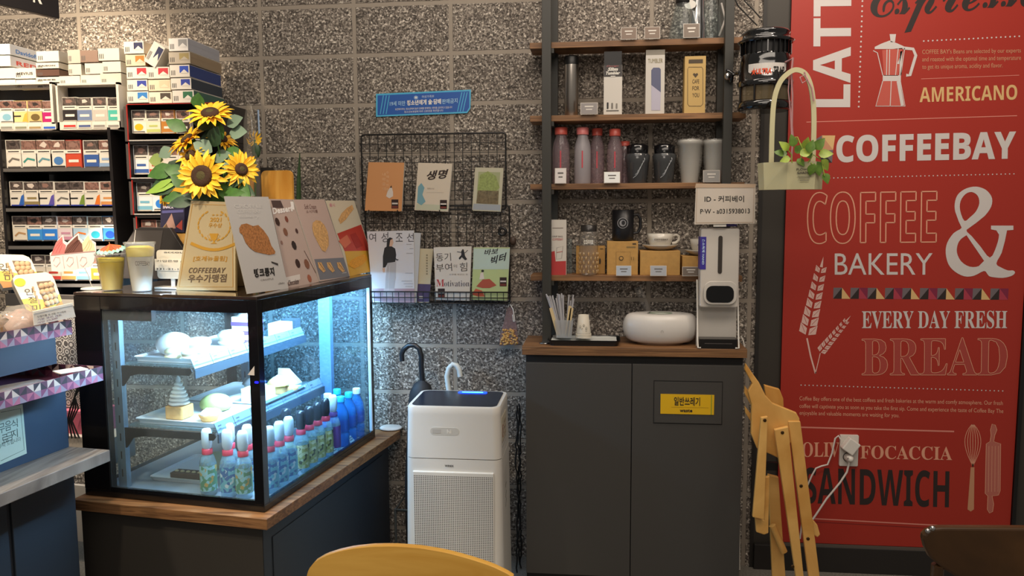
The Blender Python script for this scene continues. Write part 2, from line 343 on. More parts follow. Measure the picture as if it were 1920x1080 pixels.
def smooth(q, sharp=()):
    out = []; n = len(q)
    for i in range(n):
        p0, p1, p2, p3 = [Vector(q[(i+k) % n]) for k in (-1, 0, 1, 2)]
        out.append(tuple(p1))
        if i in sharp or (i+1) % n in sharp: continue
        for u in (.33, .66): v = .5*((2*p1)+(p2-p0)*u+(2*p0-5*p1+4*p2-p3)*u*u+(3*p1-p0-3*p2+p3)*u**3); out.append((v.x, v.y))
    return out
amp = smooth(amp, (9, 10, 11, 12, 13, 14, 15, 22, 33))
m = MB(); tri_fill(m, FP, amp, CREAM, holes=(smooth([(1808, 414), (1800, 394), (1801, 377), (1810, 364), (1822, 360), (1833, 367), (1836, 381), (1830, 396), (1819, 407)]), smooth([(1812, 441), (1845, 489), (1835, 499), (1818, 500), (1802, 490), (1794, 473), (1796, 457), (1803, 447)], (0, 1)))); m.build('ampersand', poster)
for k_, a_, b_, w_, c_ in ((0, (1512, 229), (1907, 217), .003, PINK), (1, (1727, 148), (1911, 141), .002, PINK), (2, (1500, 801), (1789, 809), .006, PINK), (3, (1500, 971), (1760, 985), .005, PINK), (4, (1500, 977), (1755, 991), .003, mat('print_maroon', '7c1f1c', .5))):
    m = MB(); rule(m, a_, b_, w_, c_); m.build('rule', poster)
for a_, b_, n_, r_ in (((1617, 2), (1610, 200), 22, .0034), ((1732, 77), (1911, 68), 22, .003), ((1548, 334), (1901, 326), 46, .0024), ((1502, 722), (1880, 733), 50, .0026)):
    m = MB(); dots(m, a_, b_, n_, r_, CREAM); m.build('dotted_line', poster)
if 0: rule(m, (1512, 229), (1907, 217), .003, PINK); rule(m, (1512, 229), (1907, 217), .003, PINK); rule(m, (1727, 148), (1911, 141), .002, PINK)
if 0: rule(m, (1500, 801), (1789, 809), .006, PINK); rule(m, (1500, 971), (1760, 985), .005, PINK); rule(m, (1500, 977), (1755, 991), .003, mat('print_maroon', '7c1f1c', .5))
if 0: dots(m, (1617, 2), (1610, 200), 22, .0034, CREAM); dots(m, (1732, 77), (1911, 68), 22, .003, CREAM); dots(m, (1548, 334), (1901, 326), 46, .0024, CREAM); dots(m, (1502, 722), (1880, 733), 50, .0026, CREAM)
# triangle band and small logo
m = MB(); tr = [GREY, GOLD, GREY, ROSE]; dkt = [DK, RED, DK, mat('print_wine', '7d2340', .5)]
a0, b0 = FP.px(1562, 560); a1, b1 = FP.px(1891, 541); n = 20; st = (a1-a0)/n
for i in range(n):
    x0 = a0+st*i; x1 = x0+st; k = i % 4
    A = [(x0, b0), (x0, b1), (x1, b1)]; B = [(x0, b0), (x1, b1), (x1, b0)]
    if k in (1, 3): A = [(x0, b1), (x0, b0), (x1, b0)]; B = [(x0, b1), (x1, b0), (x1, b1)]
    m.poly(FP, A[::-1] if k not in (1, 3) else A, tr[k]); m.poly(FP, B if k not in (1, 3) else B, dkt[k])
m.build('triangle_band', poster); m = MB()
m.ppoly(FP, [(1541, 254), (1566, 254), (1562, 281)], GOLD); m.ppoly(FP, [(1541, 254), (1562, 281), (1541, 283)], TAN); m.ppoly(FP, [(1528, 262), (1541, 254), (1541, 283)], GREY); m.ppoly(FP, [(1541, 283), (1562, 281), (1560, 305)], GREY); m.ppoly(FP, [(1536, 283), (1541, 283), (1560, 305), (1540, 305)], DK)
m.build('logo_mark', poster)
# wheat ears
def wheat(mm, base, tip, s0, n, leafw, tone):
    B = Vector(base); Tp = Vector(tip); S = B.lerp(Tp, s0); d = (Tp-B).normalized(); sd = Vector((-d.y, d.x))
    for i in range(n):
        t = s0+(1-s0)*i/n; c = B.lerp(Tp, t); sz = leafw*(1.05-.45*i/n)
        for sg in (-1, 1):
            r0 = c+sd*sg*sz*.15; tipp = c+d*sz*1.25+sd*sg*sz*.95; md = c+d*sz*.75+sd*sg*sz*.15; md2 = c+d*sz*.25+sd*sg*sz*.95
            mm.ppoly(FP, [tuple(r0), tuple(md), tuple(tipp), tuple(md2)][::1 if sg > 0 else -1], tone)
            mm.line(FP, FP.pxs([tuple(r0+(tipp-r0)*.2), tuple(r0+(tipp-r0)*.85)]), .0012, RED, lift=.0009)
    mm.ppoly(FP, [tuple(Tp-sd*leafw*.18-d*6), tuple(Tp+d*leafw*.9), tuple(Tp+sd*leafw*.18-d*6)], tone)
m = MB(); WH = mat('print_blush', 'dcb7ad', .5)
wheat(m, (1513, 628), (1541, 495), 0, 8, 16, WH); wheat(m, (1538, 660), (1590, 598), 0, 8, 9, WH)
m.line(FP, FP.pxs([(1513, 634), (1520, 668), (1529, 700)]), .006, WH); m.line(FP, FP.pxs([(1538, 662), (1529, 700)]), .003, WH)
m.build('wheat_drawing', poster)
# moka pot drawing
m = MB(); mk = CREAM; mr = mat('print_salmon', 'c0574a', .5)
m.ppoly(FP, [(1654, 94), (1692, 90), (1684, 142), (1657, 142)], mr); m.ppoly(FP, [(1656, 152), (1685, 152), (1697, 199), (1643, 198)], mr)
m.ppoly(FP, [(1640, 92), (1640, 88), (1652, 82), (1668, 76), (1684, 82), (1697, 88), (1692, 92)], mk)
m.ppoly(FP, [(1668, 64), (1680, 64), (1678, 79), (1670, 79)], mk); m.ppoly(FP, [(1655, 141), (1689, 141), (1689, 152), (1655, 152)], mk)
for q in ([(1637, 95), (1645, 99), (1655, 141)], [(1696, 90), (1689, 141)], [(1655, 152), (1642, 199), (1697, 199), (1688, 152)], [(1668, 93), (1667, 141)], [(1684, 91), (1679, 141)], [(1671, 152), (1669, 199)], [(1663, 93), (1662, 141)]): m.line(FP, FP.pxs(q), .003, mk, lift=.0008)
m.line(FP, FP.pxs([(1684, 120), (1690, 96), (1688, 141)]), .008, mk, lift=.0008); m.line(FP, FP.pxs([(1684, 152), (1692, 198)]), .012, mk, lift=.0008)
m.line(FP, FP.pxs([(1694, 90), (1712, 92), (1717, 104), (1711, 124), (1706, 141), (1699, 141)]), .011, mk, lift=.0008); m.build('moka_pot_drawing', poster)
# whisk and rolling pin drawings
m = MB()
for k in (-1, -.66, -.33, 0, .33, .66, 1):
    m.line(FP, FP.pxs([(1824+k*15*math.sin(math.pi*min(1, (t+.02))**.8), 796+t*80) for t in [i/12 for i in range(13)]]), .0022, PEACH)
m.ppoly(FP, [(1820, 876), (1827, 876), (1826, 955), (1820, 959), (1814, 955)], TAN)
q = [(1860, 795), (1866, 797), (1869, 806), (1865, 816), (1863, 828), (1876, 832), (1875, 920), (1872, 928), (1860, 930), (1863, 945), (1861, 959), (1855, 962), (1851, 955), (1852, 930), (1847, 925), (1849, 832), (1856, 828), (1858, 816), (1857, 806)]
m.ppoly(FP, q[::-1], mat('print_clay', 'b7685a', .5)); m.line(FP, FP.pxs(q), .0022, PEACH, lift=.0008, closed=True)
for dx in (0, 6, 12, 18): m.line(FP, FP.pxs([(1854+dx, 836), (1853+dx, 922)]), .0015, PEACH, lift=.0008)
m.build('utensil_drawing', poster)

# wall socket with two plugs and cables
sk = thing('wall_socket', 'white double wall socket with two plugs set in the red poster', 'socket', (2.42, -.022, .43))
m = MB(); a0, b0 = FP.px(1572, 872); a1, b1 = FP.px(1609, 815); m.slab(FP, rrect(a0, b0, a1, b1, .004), .0155, cm('d8d3cb', .35), lift=.011); m.build('plate', sk, bevel=.001)
m = MB(); m.lathe(at_y(1590, 857, -.0335), [(.020, 0), (.020, .0005), (.018, .0006)], cm('3b3836'), 20, axis=(0, -1, 0)); m.build('outlet', sk)
pl = thing('power_adapter', 'square white power plug in the upper outlet of the wall socket', 'plug', at_y(1590, 838, -.034))
m = MB(); q = FP.px(1590, 832); ff = Fr(FP.p(*q, .012), (.82, 0, -.57), (.57, 0, .82)); m.fbox(ff, -.025, .025, -.027, .027, 0, .035, cm('e4e0d8', .35)); m.build('body', pl, bevel=.004)
P = lambda l, Y: [at_y(x, y, Y) for x, y in l]
m = MB(); m.tube(P([(1576, 824), (1572, 817), (1566, 822), (1560, 850), (1552, 871), (1540, 874), (1530, 878), (1522, 892), (1512, 915), (1506, 960), (1500, 1010)], -.045), .0035, cm('d6cfc8', .5), 8); m.build('cord', pl)
pl = thing('power_plug', 'round white plug in the lower outlet of the wall socket', 'plug', at_y(1590, 857, -.036))
m = MB(); m.lathe(at_y(1590, 857, -.0345), [(.017, 0), (.017, .02), (.012, .032), (.006, .04), (0, .04)], cm('dcd8d0', .4), 16, axis=(0, -1, 0)); m.build('body', pl)
m = MB(); m.tube([at_y(1590, 857, -.07)]+P([(1592, 868), (1588, 885), (1575, 905), (1550, 935), (1530, 965), (1505, 1000)], -.06), .004, cm('ddd6cf', .5), 8); m.build('cord', pl)

# ================================================================ drinks shelf and waste cabinet
WOODS = wood('walnut_board', '5e3f26', '9a7048', (1.2, 14, 30), .5)
CHAR = mat('charcoal_laminate', '464441', .42, bump=.02, bscale=200); CHARD = mat('dark_recess', '161413', .6); STEEL = mat('black_steel', '35342f', .45)
cab = thing('waste_cabinet', 'charcoal two door cabinet with wooden top and yellow waste label', 'cabinet', (1.52, -.12, 0))
m = MB(); m.box(1.113, 1.93, -.235, -.003, .0, .918, CHARD); m.build('body', cab)
m = MB(); m.box(1.1, 1.94, -.262, -.002, .922, .955, WOODS); m.build('worktop', cab, bevel=.0015)
FC = FY(-.256); zt = FC.px(1184, 683)[1]; xs = FC.px(1184, 800)[0]
m = MB(); m.box(1.113, xs-.0015, -.256, -.236, .05, zt, CHAR); m.build('door', cab, bevel=.001)
m = MB(); m.box(xs+.0015, 1.93, -.256, -.236, .05, zt, CHAR); d2 = m.build('door', cab, bevel=.001)
m = MB(); m.box(1.12, 1.92, -.24, -.23, 0, .05, BLACK); m.build('plinth', cab)
a0, b0 = FC.px(1225, 793); a1, b1 = FC.px(1355, 716)
m = MB(); F2 = FY(-.2565); m.line(F2, [(a0, b0), (a1, b0), (a1, b1), (a0, b1)], .003, BLACK, closed=True); m.fbox(F2, a0+.003, a1-.003, b0+.003, b1-.003, 0, .003, CHAR); fl = m.build('waste_flap', cab)
a0, b0 = FC.px(1238, 775); a1, b1 = FC.px(1339, 740); F3 = FY(-.2597)
YEL = mat('sign_yellow', 'e8b81c', .4); m = MB(); m.fbox(F3, a0, a1, b0, b1, 0, .0015, YEL); F4 = FY(-.2613)
m.text(F4, '일반쓰레기', a0+.05, b0+.033, a1-.052, b1-.010, INK, bold=.02); m.text(F4, 'waste', a0+.072, b0+.008, a1-.08, b0+.020, INK, bold=.03); m.rect(F4, a0+.04, b0+.026, a1-.02, b0+.0268, cm('8a6a10')); m.rect(F4, a1-.012, b0, a1-.008, b1, cm('9aa02c')); m.build('sign', fl)

shf = thing('shelving_unit', 'wall shelf with four wooden boards on black steel posts above the cabinet', 'shelf', (1.52, -.12, .956))
for x0, x1, y0, y1 in ((1.172, 1.207, -.182, -.152), (1.191, 1.226, -.044, -.014), (1.848, 1.880, -.182, -.152), (1.842, 1.872, -.044, -.014)):
    if 1:
        m = MB(); m.box(x0, x1, y0, y1, .956, 2.75, STEEL); m.build('post', shf, bevel=.001)
SZ = [2.108, 1.834, 1.574, 1.219]; SZ0 = [2.095, 1.827, 1.572, 1.222]
for z in SZ:
    m = MB(); m.box(1.124, 1.935, -.151, -.0145, z-.022, z, WOODS); m.build('board', shf, bevel=.001)
    for x in (1.208, 1.86):
        m = MB(); m.box(x-.008, x+.008, -.151, -.045, z-.04, z-.0225, STEEL); m.build('bracket', shf)

# --- purifier -----------------------------------------------------
PW = mat('purifier_white', 'd4d0c8', .35)
pu = thing('air_purifier', 'tall white air purifier with blue light strip and dotted front grille', 'air purifier', (.885, -.43, 0))
X0, X1, Y0, Y1, ZT = .716, 1.05, -.555, -.30, .79
def rprism(mm, x0, x1, y0, y1, r, zs, mt, n=6):
    rings = []
    for z, dx in zs:
        rings.append([(Vector((a, b, z))) for a, b in rrect(x0-dx, y0-dx, x1+dx, y1+dx, r, n)])
    k = len(rings[0]); vs = [q for g in rings for q in g]
    mm.add(vs, [(i*k+j, i*k+(j+1) % k, (i+1)*k+(j+1) % k, (i+1)*k+j) for i in range(len(rings)-1) for j in range(k)], mt, True)
    mm.add(rings[0], [tuple(reversed(range(k)))], mt); mm.add(rings[-1], [tuple(range(k))], mt)
m = MB(); rprism(m, X0, X1, Y0, Y1, .03, [(.02, .012), (.60, .004)], PW); m.build('housing', pu)
m = MB(); rprism(m, X0, X1, Y0, Y1, .03, [(.603, .004), (.76, 0), (.782, 0), (.788, -.003)], PW); m.build('upper_housing', pu)
m = MB(); rprism(m, X0+.014, X1-.014, Y0+.012, Y1-.014, .025, [(.786, 0), (.7895, 0)], mat('purifier_top', '1b2230', .2)); m.build('control_panel', pu)
m = MB(); rprism(m, .865, .975, Y1-.055, Y1-.028, .0125, [(.7896, 0), (.7912, 0)], mat('blue_led', '1030ff', .4, emit=5, ecol='1238ff')); m.build('light_strip', pu)
m = MB(); rprism(m, .88, .96, Y1-.046, Y1-.037, .004, [(.7913, 0), (.792, 0)], mat('blue_led_core', '3a90ff', .4, emit=9, ecol='3aa0ff')); m.build('light_core', pu)
# grille: perforated dots
FG = FY(Y0-.0125); HOLE = mat('grille_hole', '35322e', .8)
m = MB(); a0, b1 = FY(Y0-.01).px(770, 882); a1 = FY(Y0-.01).px(925, 900)[0]; GW = mat('grille_white', 'd6d2c9', .45)
m.fbox(FY(Y0-.0125), X0+.022, X1-.022, .05, .556, -.03, 0, GW); g = m.build('grille', pu, bevel=.003)
m = MB(); nx = 42; ny = 74; dx = (X1-X0-.056)/nx; dz = (.54-.06)/ny
for i in range(nx+1):
    for j in range(ny+1):
        x = X0+.028+i*dx; z = .06+j*dz; m.rect(FG, x-.0017, z-.0018, x+.0017, z+.0018, HOLE, lift=.0003)
m.build('perforation', g)
m = MB(); FT = FY(Y0-.0006)
m.text(FY(Y0-.0062), 'WINIX', .853, .574, .885, .581, INK, bold=.03); m.build('badge', pu)
m = MB(); m.slab(FY(Y0-.001), rrect(.802, .686, .905, .714, .013), .002, cm('c2beb5', .4), lift=.0014)
m.text(FY(Y0-.0026), 'hi', .862, .693, .877, .708, WHITE, bold=.02); m.rect(FY(Y0-.0026), .81, .693, .84, .707, cm('b3aea6')); m.build('display', pu)
FSd = Fr((X1+.0015, 0, 0), (0, 1, 0), (0, 0, 1))
m = MB(); m.fbox(FSd, -.525, -.40, .62, .745, 0, .0012, cm('c8bfa9')); FS2 = FSd.off(.0013); m.ell(FS2, -.495, .69, .018, .024, cm('a0342c')); m.ell(FS2, -.495, .69, .014, .019, cm('d8cfba'), lift=.0007); m.line(FS2, [(-.506, .703), (-.484, .677)], .003, cm('a0342c'), lift=.0009)
m.line(FS2, [(-.506, .677), (-.484, .703)], .003, cm('3a2a26'), lift=.0009)
for k, s in enumerate(('손대지', '마세요', '공기청')): m.text(FS2, s, -.468, .705-.022*k, -.41, .720-.022*k, cm('7c4a3c'))
m.rect(FS2, -.52, .65, -.405, .653, cm('6b5a4a')); m.rect(FS2, -.52, .635, -.405, .637, cm('6b5a4a')); m.build('warning_label', pu)
FS3 = Fr((X1+.0065, 0, 0), (0, 1, 0), (0, 0, 1)); m = MB()
for z, h in ((.47, .012), (.43, .02), (.395, .026), (.29, .012)): m.line(FS3, [(-.46, z), (-.435, z+h)], .006, cm('4c473c'))
for k in range(6): m.line(FS3, [(-.51, .53-.013*k), (-.42, .545-.013*k)], .0015, cm('b0aba2'))
m.build('side_marks', pu)

# --- umbrellas in a stand behind the purifier ---------------------
def umbrella(base, top, hook, mt, fab, label):
    t = thing('umbrella', label, 'umbrella', base, 'umbrellas standing behind the purifier')
    B = Vector(base); T = Vector(top)
    m = MB(); m.lathe(B, [(.012, .02), (.03, .12), (.045, .30), (.052, (T-B).length*.86), (.048, (T-B).length*.93), (.034, (T-B).length*.975), (.012, (T-B).length*.995), (.008, (T-B).length)], fab, 12, axis=T-B); m.build('canopy', t)
    m = MB(); m.tube([B+(T-B)*.95]+hook, .0105, mt, 12); m.build('handle', t)
    m = MB(); m.tube([B+Vector((0, 0, .0)), B+(T-B)*.9], .005, STEEL, 8); m.build('shaft', t)
P = lambda l, Y: [at_y(x, y, Y) for x, y in l]
hk = P([(792, 712), (790, 690), (790, 668), (786, 654), (777, 647), (766, 648), (757, 655), (753, 664), (754, 677)], -.12)
umbrella((.62, -.13, .04), tuple(at_y(792, 712, -.12)), hk, mat('umbrella_black', '1c1d20', .35), mat('umbrella_cloth', '17181c', .7), 'folded black umbrella with black crook handle behind the white purifier')
hk = P([(843, 740), (840, 722), (838, 705), (842, 690), (849, 683), (856, 685), (861, 693), (863, 706)], -.13)
umbrella((.78, -.16, .04), tuple(at_y(843, 735, -.13)), hk, mat('umbrella_white', 'c9cdc8', .4), mat('umbrella_clear', '8f999a', .5), 'folded umbrella with white crook handle behind the white purifier')
st = MB()
for z in (.05, .28): st.tube([(.585+.335*(i in (1, 2)), -.24 if i < 2 else -.05, z) for i in range(4)], .006, STEEL, 6, closed=True)
for x, y in ((.585, -.24), (.92, -.24), (.92, -.05), (.585, -.05)): st.tube([(x, y, 0), (x, y, .285)], .006, STEEL, 6)
st.build('umbrella_stand', label='low black wire umbrella stand on the floor behind the purifier', cat='stand')
cb = MB(); pts = [(1.085, -.06-.01*math.sin(i), .02+.03*i) for i in range(0)]
for k in range(3):
    cb.tube([(1.072+.008*math.sin(i*.31+k*2)+random.uniform(-.004, .004), -.1-.03*k+.01*math.cos(i*.4+k), .006+.022*i) for i in range(32)], .0035, mat('cable_black', '161616', .5), 6)
cb.build('power_cable', label='tangle of black cables hanging in the gap beside the cabinet', cat='cable')

# ================================================================ cake display case on its counter
ZC = .552; ZT = 1.222; CW, CD = .659, .83
CTR = cw(.33, .4, 0)
cc = thing('display_counter', 'low dark counter with wooden top under the cake display case', 'counter', CTR)
PLAN = Fr(C0, -EU, EV)
m = MB(); m.slab(PLAN.off(ZC-.001), [(-.673, -.044), (.034, -.044), (.059, .955), (-.673, .86)], .035, WOODS); m.build('worktop', cc, bevel=.002)
NAVY = mat('navy_laminate', '2b3138', .45, bump=.02, bscale=200); BROWN = mat('brown_laminate', '322e29', .5, bump=.02, bscale=200)
m = MB(); m.slab(PLAN.off(ZC-.037), [(-.652, -.028), (.01, -.028), (.01, .935), (-.652, .85)], ZC-.037, NAVY); m.build('body', cc, bevel=.001)
m = MB(); m.cbox(-.008, .650, -.0305, -.0282, .002, ZC-.038, BROWN); m.build('front_panel', cc)
m = MB()
for v0, v1 in ((.02, .86),): m.cbox(-.0135, -.0102, v0, v1, .04, ZC-.085, NAVY)
m.build('side_panel', cc, bevel=.001)
bw = MB(); c = at_z(733, 804, ZC); bw.lathe(c, [(.035, .0), (.042, .004), (.036, .010), (.02, .013), (0, .0135)], cm('d9d5cf', .35), 20, sx=1.2); bw.build('lid', label='small white plastic lid at the far end of the display counter', cat='lid')

CB = mat('case_black', '0d0d0f', .22, coat=.3); CINT = mat('case_inner_grey', '6f8594', .4, metal=.3)
dc = thing('display_case', 'black framed glass cake display case lit by cool white light', 'display case', cw(.33, .4, ZC))
m = MB()
m.cbox(-.0, CW, .0, CD, ZC, ZC+.022, CB); m.build('base', dc, bevel=.002)
m = MB(); m.cbox(-.0, CW, -.0, CD, ZT-.012, ZT-.001, mat('case_top', '2a211c', .15, coat=.5)); m.build('top_panel', dc, bevel=.002)
for u0, u1, v0, v1 in ((0, .033, 0, .03), (CW-.10, CW, 0, .03), (0, .02, CD-.02, CD), (CW-.03, CW, CD-.03, CD)):
    m = MB(); m.cbox(u0, u1, v0, v1, ZC+.0222, ZT-.0122, CB); m.build('corner_post', dc, bevel=.001)
m = MB(); m.cbox(.0332, CW-.101, 0, .018, ZT-.052, ZT-.0124, CB); m.build('top_rail', dc)
m = MB(); m.cbox(0, .014, .0304, CD-.0204, ZT-.052, ZT-.0124, CB); m.build('top_rail', dc)
m = MB(); m.cbox(0, .012, .0304, CD-.0204, ZC+.0222, ZC+.034, CB); m.build('bottom_rail', dc)
m = MB(); m.cbox(.0332, CW-.101, 0, .012, ZC+.0222, ZC+.034, CB); m.build('bottom_rail', dc)
m = MB(); m.cbox(CW-.012, CW, .0304, CD-.031, ZC+.0222, ZT-.0124, sheer('case_side_glass', 'dfeef2', .015, .05, .6)); m.build('side_glass', dc)
m = MB(); m.cbox(.0334, CW-.1012, .004, .008, ZC+.0342, ZT-.0525, GLASS); m.build('front_glass', dc)
m = MB(); m.cbox(.004, .008, .0306, CD-.0206, ZC+.0342, ZT-.0525, sheer('case_long_glass', 'bfe2f4', .012, .03, .7)); m.build('side_glass', dc)
m = MB(); m.cbox(.0204, CW-.031, CD-.012, CD-.008, ZC+.0224, ZT-.0124, sheer('case_back_glass', 'c4dde6', .015, .05, .5)); m.build('back_glass', dc)
m = MB(); m.cbox(.0125, CW-.031, .0125, CD-.0205, ZC+.0221, ZC+.0224, mat('case_floor', '7f8d98', .35)); m.build('floor_panel', dc)
m = MB(); m.cbox(.0005, .0125, CD-.026, CD-.0206, ZC+.0345, ZT-.0525, mat('glass_edge', 'cfe2ee', .3)); m.build('glass_edge', dc)
m = MB(); m.cbox(.378, CW-.1015, .0085, .030, ZT-.088, ZT-.0126, mat('bracket_black', '0c0c0d', .6, spec=.2)); m.build('reflection_block', dc)  # dark block added to imitate a reflection in the front glass
# slotted shelf uprights and cool lamp bars
for v0 in (.034, CD-.08):
    m = MB(); m.cbox(CW-.135, CW-.104, v0, v0+.02, ZC+.0225, ZT-.0525, CINT); 
    for k in range(9): m.cbox(CW-.122, CW-.118, v0-.0006, v0, ZC+.06+k*.06, ZC+.085+k*.06, BLACK)
    m.build('slotted_upright', dc)
m = MB(); m.cbox(CW-.49, CW-.44, CD-.04, CD-.015, ZC+.0225, ZT-.0125, mat('case_blue_profile', '5a7fa0', .4)); m.build('back_profile', dc)
LED = mat('case_led', 'bfe4ff', .4, emit=9, ecol='a8dcff')
m = MB(); m.cbox(.03, .05, .05, CD-.05, ZT-.024, ZT-.0128, LED); m.build('lamp_bar', dc)
m = MB(); m.cbox(.06, .35, .020, .032, ZT-.028, ZT-.0126, LED); m.build('lamp_bar', dc)
def clight(u, v, z, lng, sht, p, tu, tv, tz, axis):
    o = area('case_lamp', cw(u, v, z), cw(tu, tv, tz), lng, sht, p, (.42, .70, 1)); zz = (cw(u, v, z)-cw(tu, tv, tz)).normalized(); yy = zz.cross(axis).normalized(); xx = yy.cross(zz)
    mt_ = Matrix((xx, yy, zz)).transposed().to_4x4(); mt_.translation = cw(u, v, z); o.matrix_world = mt_
clight(.045, .42, ZT-.026, .7, .03, 27, .42, .42, .80, EV)
clight(.12, .42, ZT-.026, .7, .03, 6, .10, .42, .6, EV)
clight(.20, .028, ZT-.03, .3, .02, 8, .32, .16, .8, EU)
clight(.40, .62, ZT-.03, .45, .03, 7, .46, 1.2, .75, EU)  # extra lamp without a bar, added to brighten the wall behind the case
m = MB(); FM = FV(-.0006); m.poly(FM, FM.pxs([(477, 686), (477, 704), (464, 703)]), cm('cfc8c2'), lift=0); m.build('warning_mark', dc)
m = MB(); FM = FV(-.001); a, b = FM.px(481, 717); m.slab(FM, rrect(a-.006, b-.003, a+.006, b+.003, .002), .002, mat('small_blue_led', '1414ff', .5, emit=4), lift=.001); m.build('pilot_light', dc)
# two glass shelves on bracket arms with ticket strips
SHG = sheer('shelf_glass', 'a9cdd6', .18, .03, .7); TICK = mat('ticket_strip', '64798a', .6)
SH = [(.99, .265), (.785, .19)]
for z, u0 in SH:
    m = MB(); m.cbox(u0, CW-.142, .05, .76, z-.007, z, SHG); m.build('glass_shelf', dc)
    for v0 in (.036, .70):
        m = MB(); F = FV(v0); pts = [(-(CW-.104), z-.008), (-u0, z-.008), (-u0+.004, z-.018), (-u0-.006, z-.03), (-(CW-.2), z-.033), (-(CW-.165), z-.042), (-(CW-.14), z-.075), (-(CW-.104), z-.08)]
        m.slab(F, pts, .005, mat('bracket_black', '0c0c0d', .6, spec=.2)); m.ell(F, -(CW-.118), z-.022, .004, .004, cm('8d8f90'), n=10); m.ell(F, -(CW-.118), z-.05, .004, .004, cm('8d8f90'), n=10); m.build('bracket_arm', dc)
    m = MB(); F = Fr(cw(u0-.001, .052, z-.012), EV, (EU*.45+Vector((0, 0, 1))).normalized())
    for k in range(7):
        m.fbox(F, k*.1+.001, k*.1+.098, 0, .036, 0, .002, TICK)
        m.rect(F.off(.0022), k*.1+.012, .02, k*.1+.03, .024, cm('2c3a48')); m.rect(F.off(.0022), k*.1+.012, .011, k*.1+.024, .014, cm('2c3a48'))
    m.build('ticket_strip', dc)
    m = MB(); m.cbox(u0-.006, u0-.0005, .05, .76, z-.042, z-.0135, mat('strip_rail', '33434f', .4)); m.build('shelf_rail', dc)

# cakes, buns and plates
PLATE = mat('plate_white', 'e4e8ea', .3); CAKEW = mat('cream_white', 'efece6', .6); SPONGE = mat('sponge', 'c99a5a', .8, bump=.3, var=.15); BUN = mat('bun_brown', 'a5713a', .6, var=.2); ICING = mat('icing', 'f4f1ea', .4)
def plate(u0, u1, v0, v1, z, label, h=.008):
    m = MB(); pts = rrect(-u1, v0, -u0, v1, .012, 3); F = Fr(cw(0, 0, z), -EU, EV)
    m.slab(Fr(cw(0, 0, z), -EU, EV), pts, h, PLATE, lift=h+.0004)
    q = [F.p(a, b, h+.0005) for a, b in pts]
    k = len(q); c = sum(q, Vector())/k; o = [c+(p-c)*1.06+Vector((0, 0, .008)) for p in q]
    m.add(q+o, [(i, (i+1) % k, k+(i+1) % k, k+i) for i in range(k)], PLATE)
    m.add([p-Vector((0, 0, .0016)) for p in q+o], [(i, k+i, k+(i+1) % k, (i+1) % k) for i in range(k)], PLATE)
    return m.build('cake_plate', label=label, cat='plate')
z1 = .9905; z2 = .7855; z3 = ZC+.0225
plate(.28, .50, .075, .30, z1, 'white plate under the cream balls on the upper glass shelf')
plate(.28, .50, .32, .52, z1, 'white plate at the back of the upper glass shelf')
plate(.21, .50, .07, .30, z2, 'white plate under the soft cream cake on the lower glass shelf')
plate(.20, .50, .33, .62, z2, 'white plate at the back of the lower glass shelf')
P1 = z1+.0095; P2 = z2+.0095
def one(name, label, cat, fn, group=None):
    m = MB(); fn(m); return m.build(name, label=label, cat=cat, group=group)
def onv(px, py, v): d = FV(v).px(px, py); return (-d[0], d[1])
one('cream_bun', 'large round white cream bun at the left of the upper glass shelf', 'bun', lambda m: m.ball(cw(.425, .17, P1+.034), .058, .055, .040, CAKEW, 24, 12, z0=-.85))
def macaron(m, u, v, z, r, c1, c2):
    m.lathe(cw(u, v, z), [(r*.7, 0), (r, r*.22), (r, r*.4), (r*.9, r*.42)], c1, 18); m.lathe(cw(u, v, z), [(r*.9, r*.42), (r*.94, r*.75)], c2, 18); m.lathe(cw(u, v, z), [(r, r*.75), (r, r*.95), (r*.7, r*1.2), (0, r*1.28)], c1, 18)
one('cream_pastry', 'flat cream filled pastry with purple writing behind the white bun', 'pastry', lambda m: macaron(m, .36, .21, P1, .042, CAKEW, cm('b9a6c8')))
one('cream_pastry', 'round cream pastry at the middle of the upper glass shelf', 'pastry', lambda m: macaron(m, .335, .36, P1, .045, CAKEW, cm('d8c9a0')))
one('macaron', 'pale yellow macaron in front of the white cream bun', 'macaron', lambda m: macaron(m, .375, .10, P1, .028, cm('cfc39a'), CAKEW))
one('macaron', 'small pale macaron at the front corner of the upper glass shelf', 'macaron', lambda m: macaron(m, .315, .10, P1, .026, cm('d6d6c8'), cm('a89878')))
def lcake(m):
    for k in range(3):
        m.cbox(.15+.14, .15+.21, .40, .50, P1+.032*k, P1+.014+.032*k, mat('cake_purple', '6a4a8a', .7)); m.cbox(.292, .358, .402, .498, P1+.014+.032*k, P1+.032+.032*k, ICING)
    m.ball(cw(.325, .45, P1+.094), .034, .044, .014, ICING, z0=0)
one('layer_cake', 'slice of purple and white layer cake on the upper glass shelf', 'cake', lcake)
one('white_cake', 'square white cake block at the right of the upper glass shelf', 'cake', lambda m: m.cbox(.285, .345, .62, .70, z1+.0005, z1+.05, ICING))
one('boxed_cake', 'dark domed cake pack beside the white cake block', 'cake', lambda m: (m.cbox(.28, .34, .715, .755, z1+.0005, z1+.055, cm('3d4a52')), ))
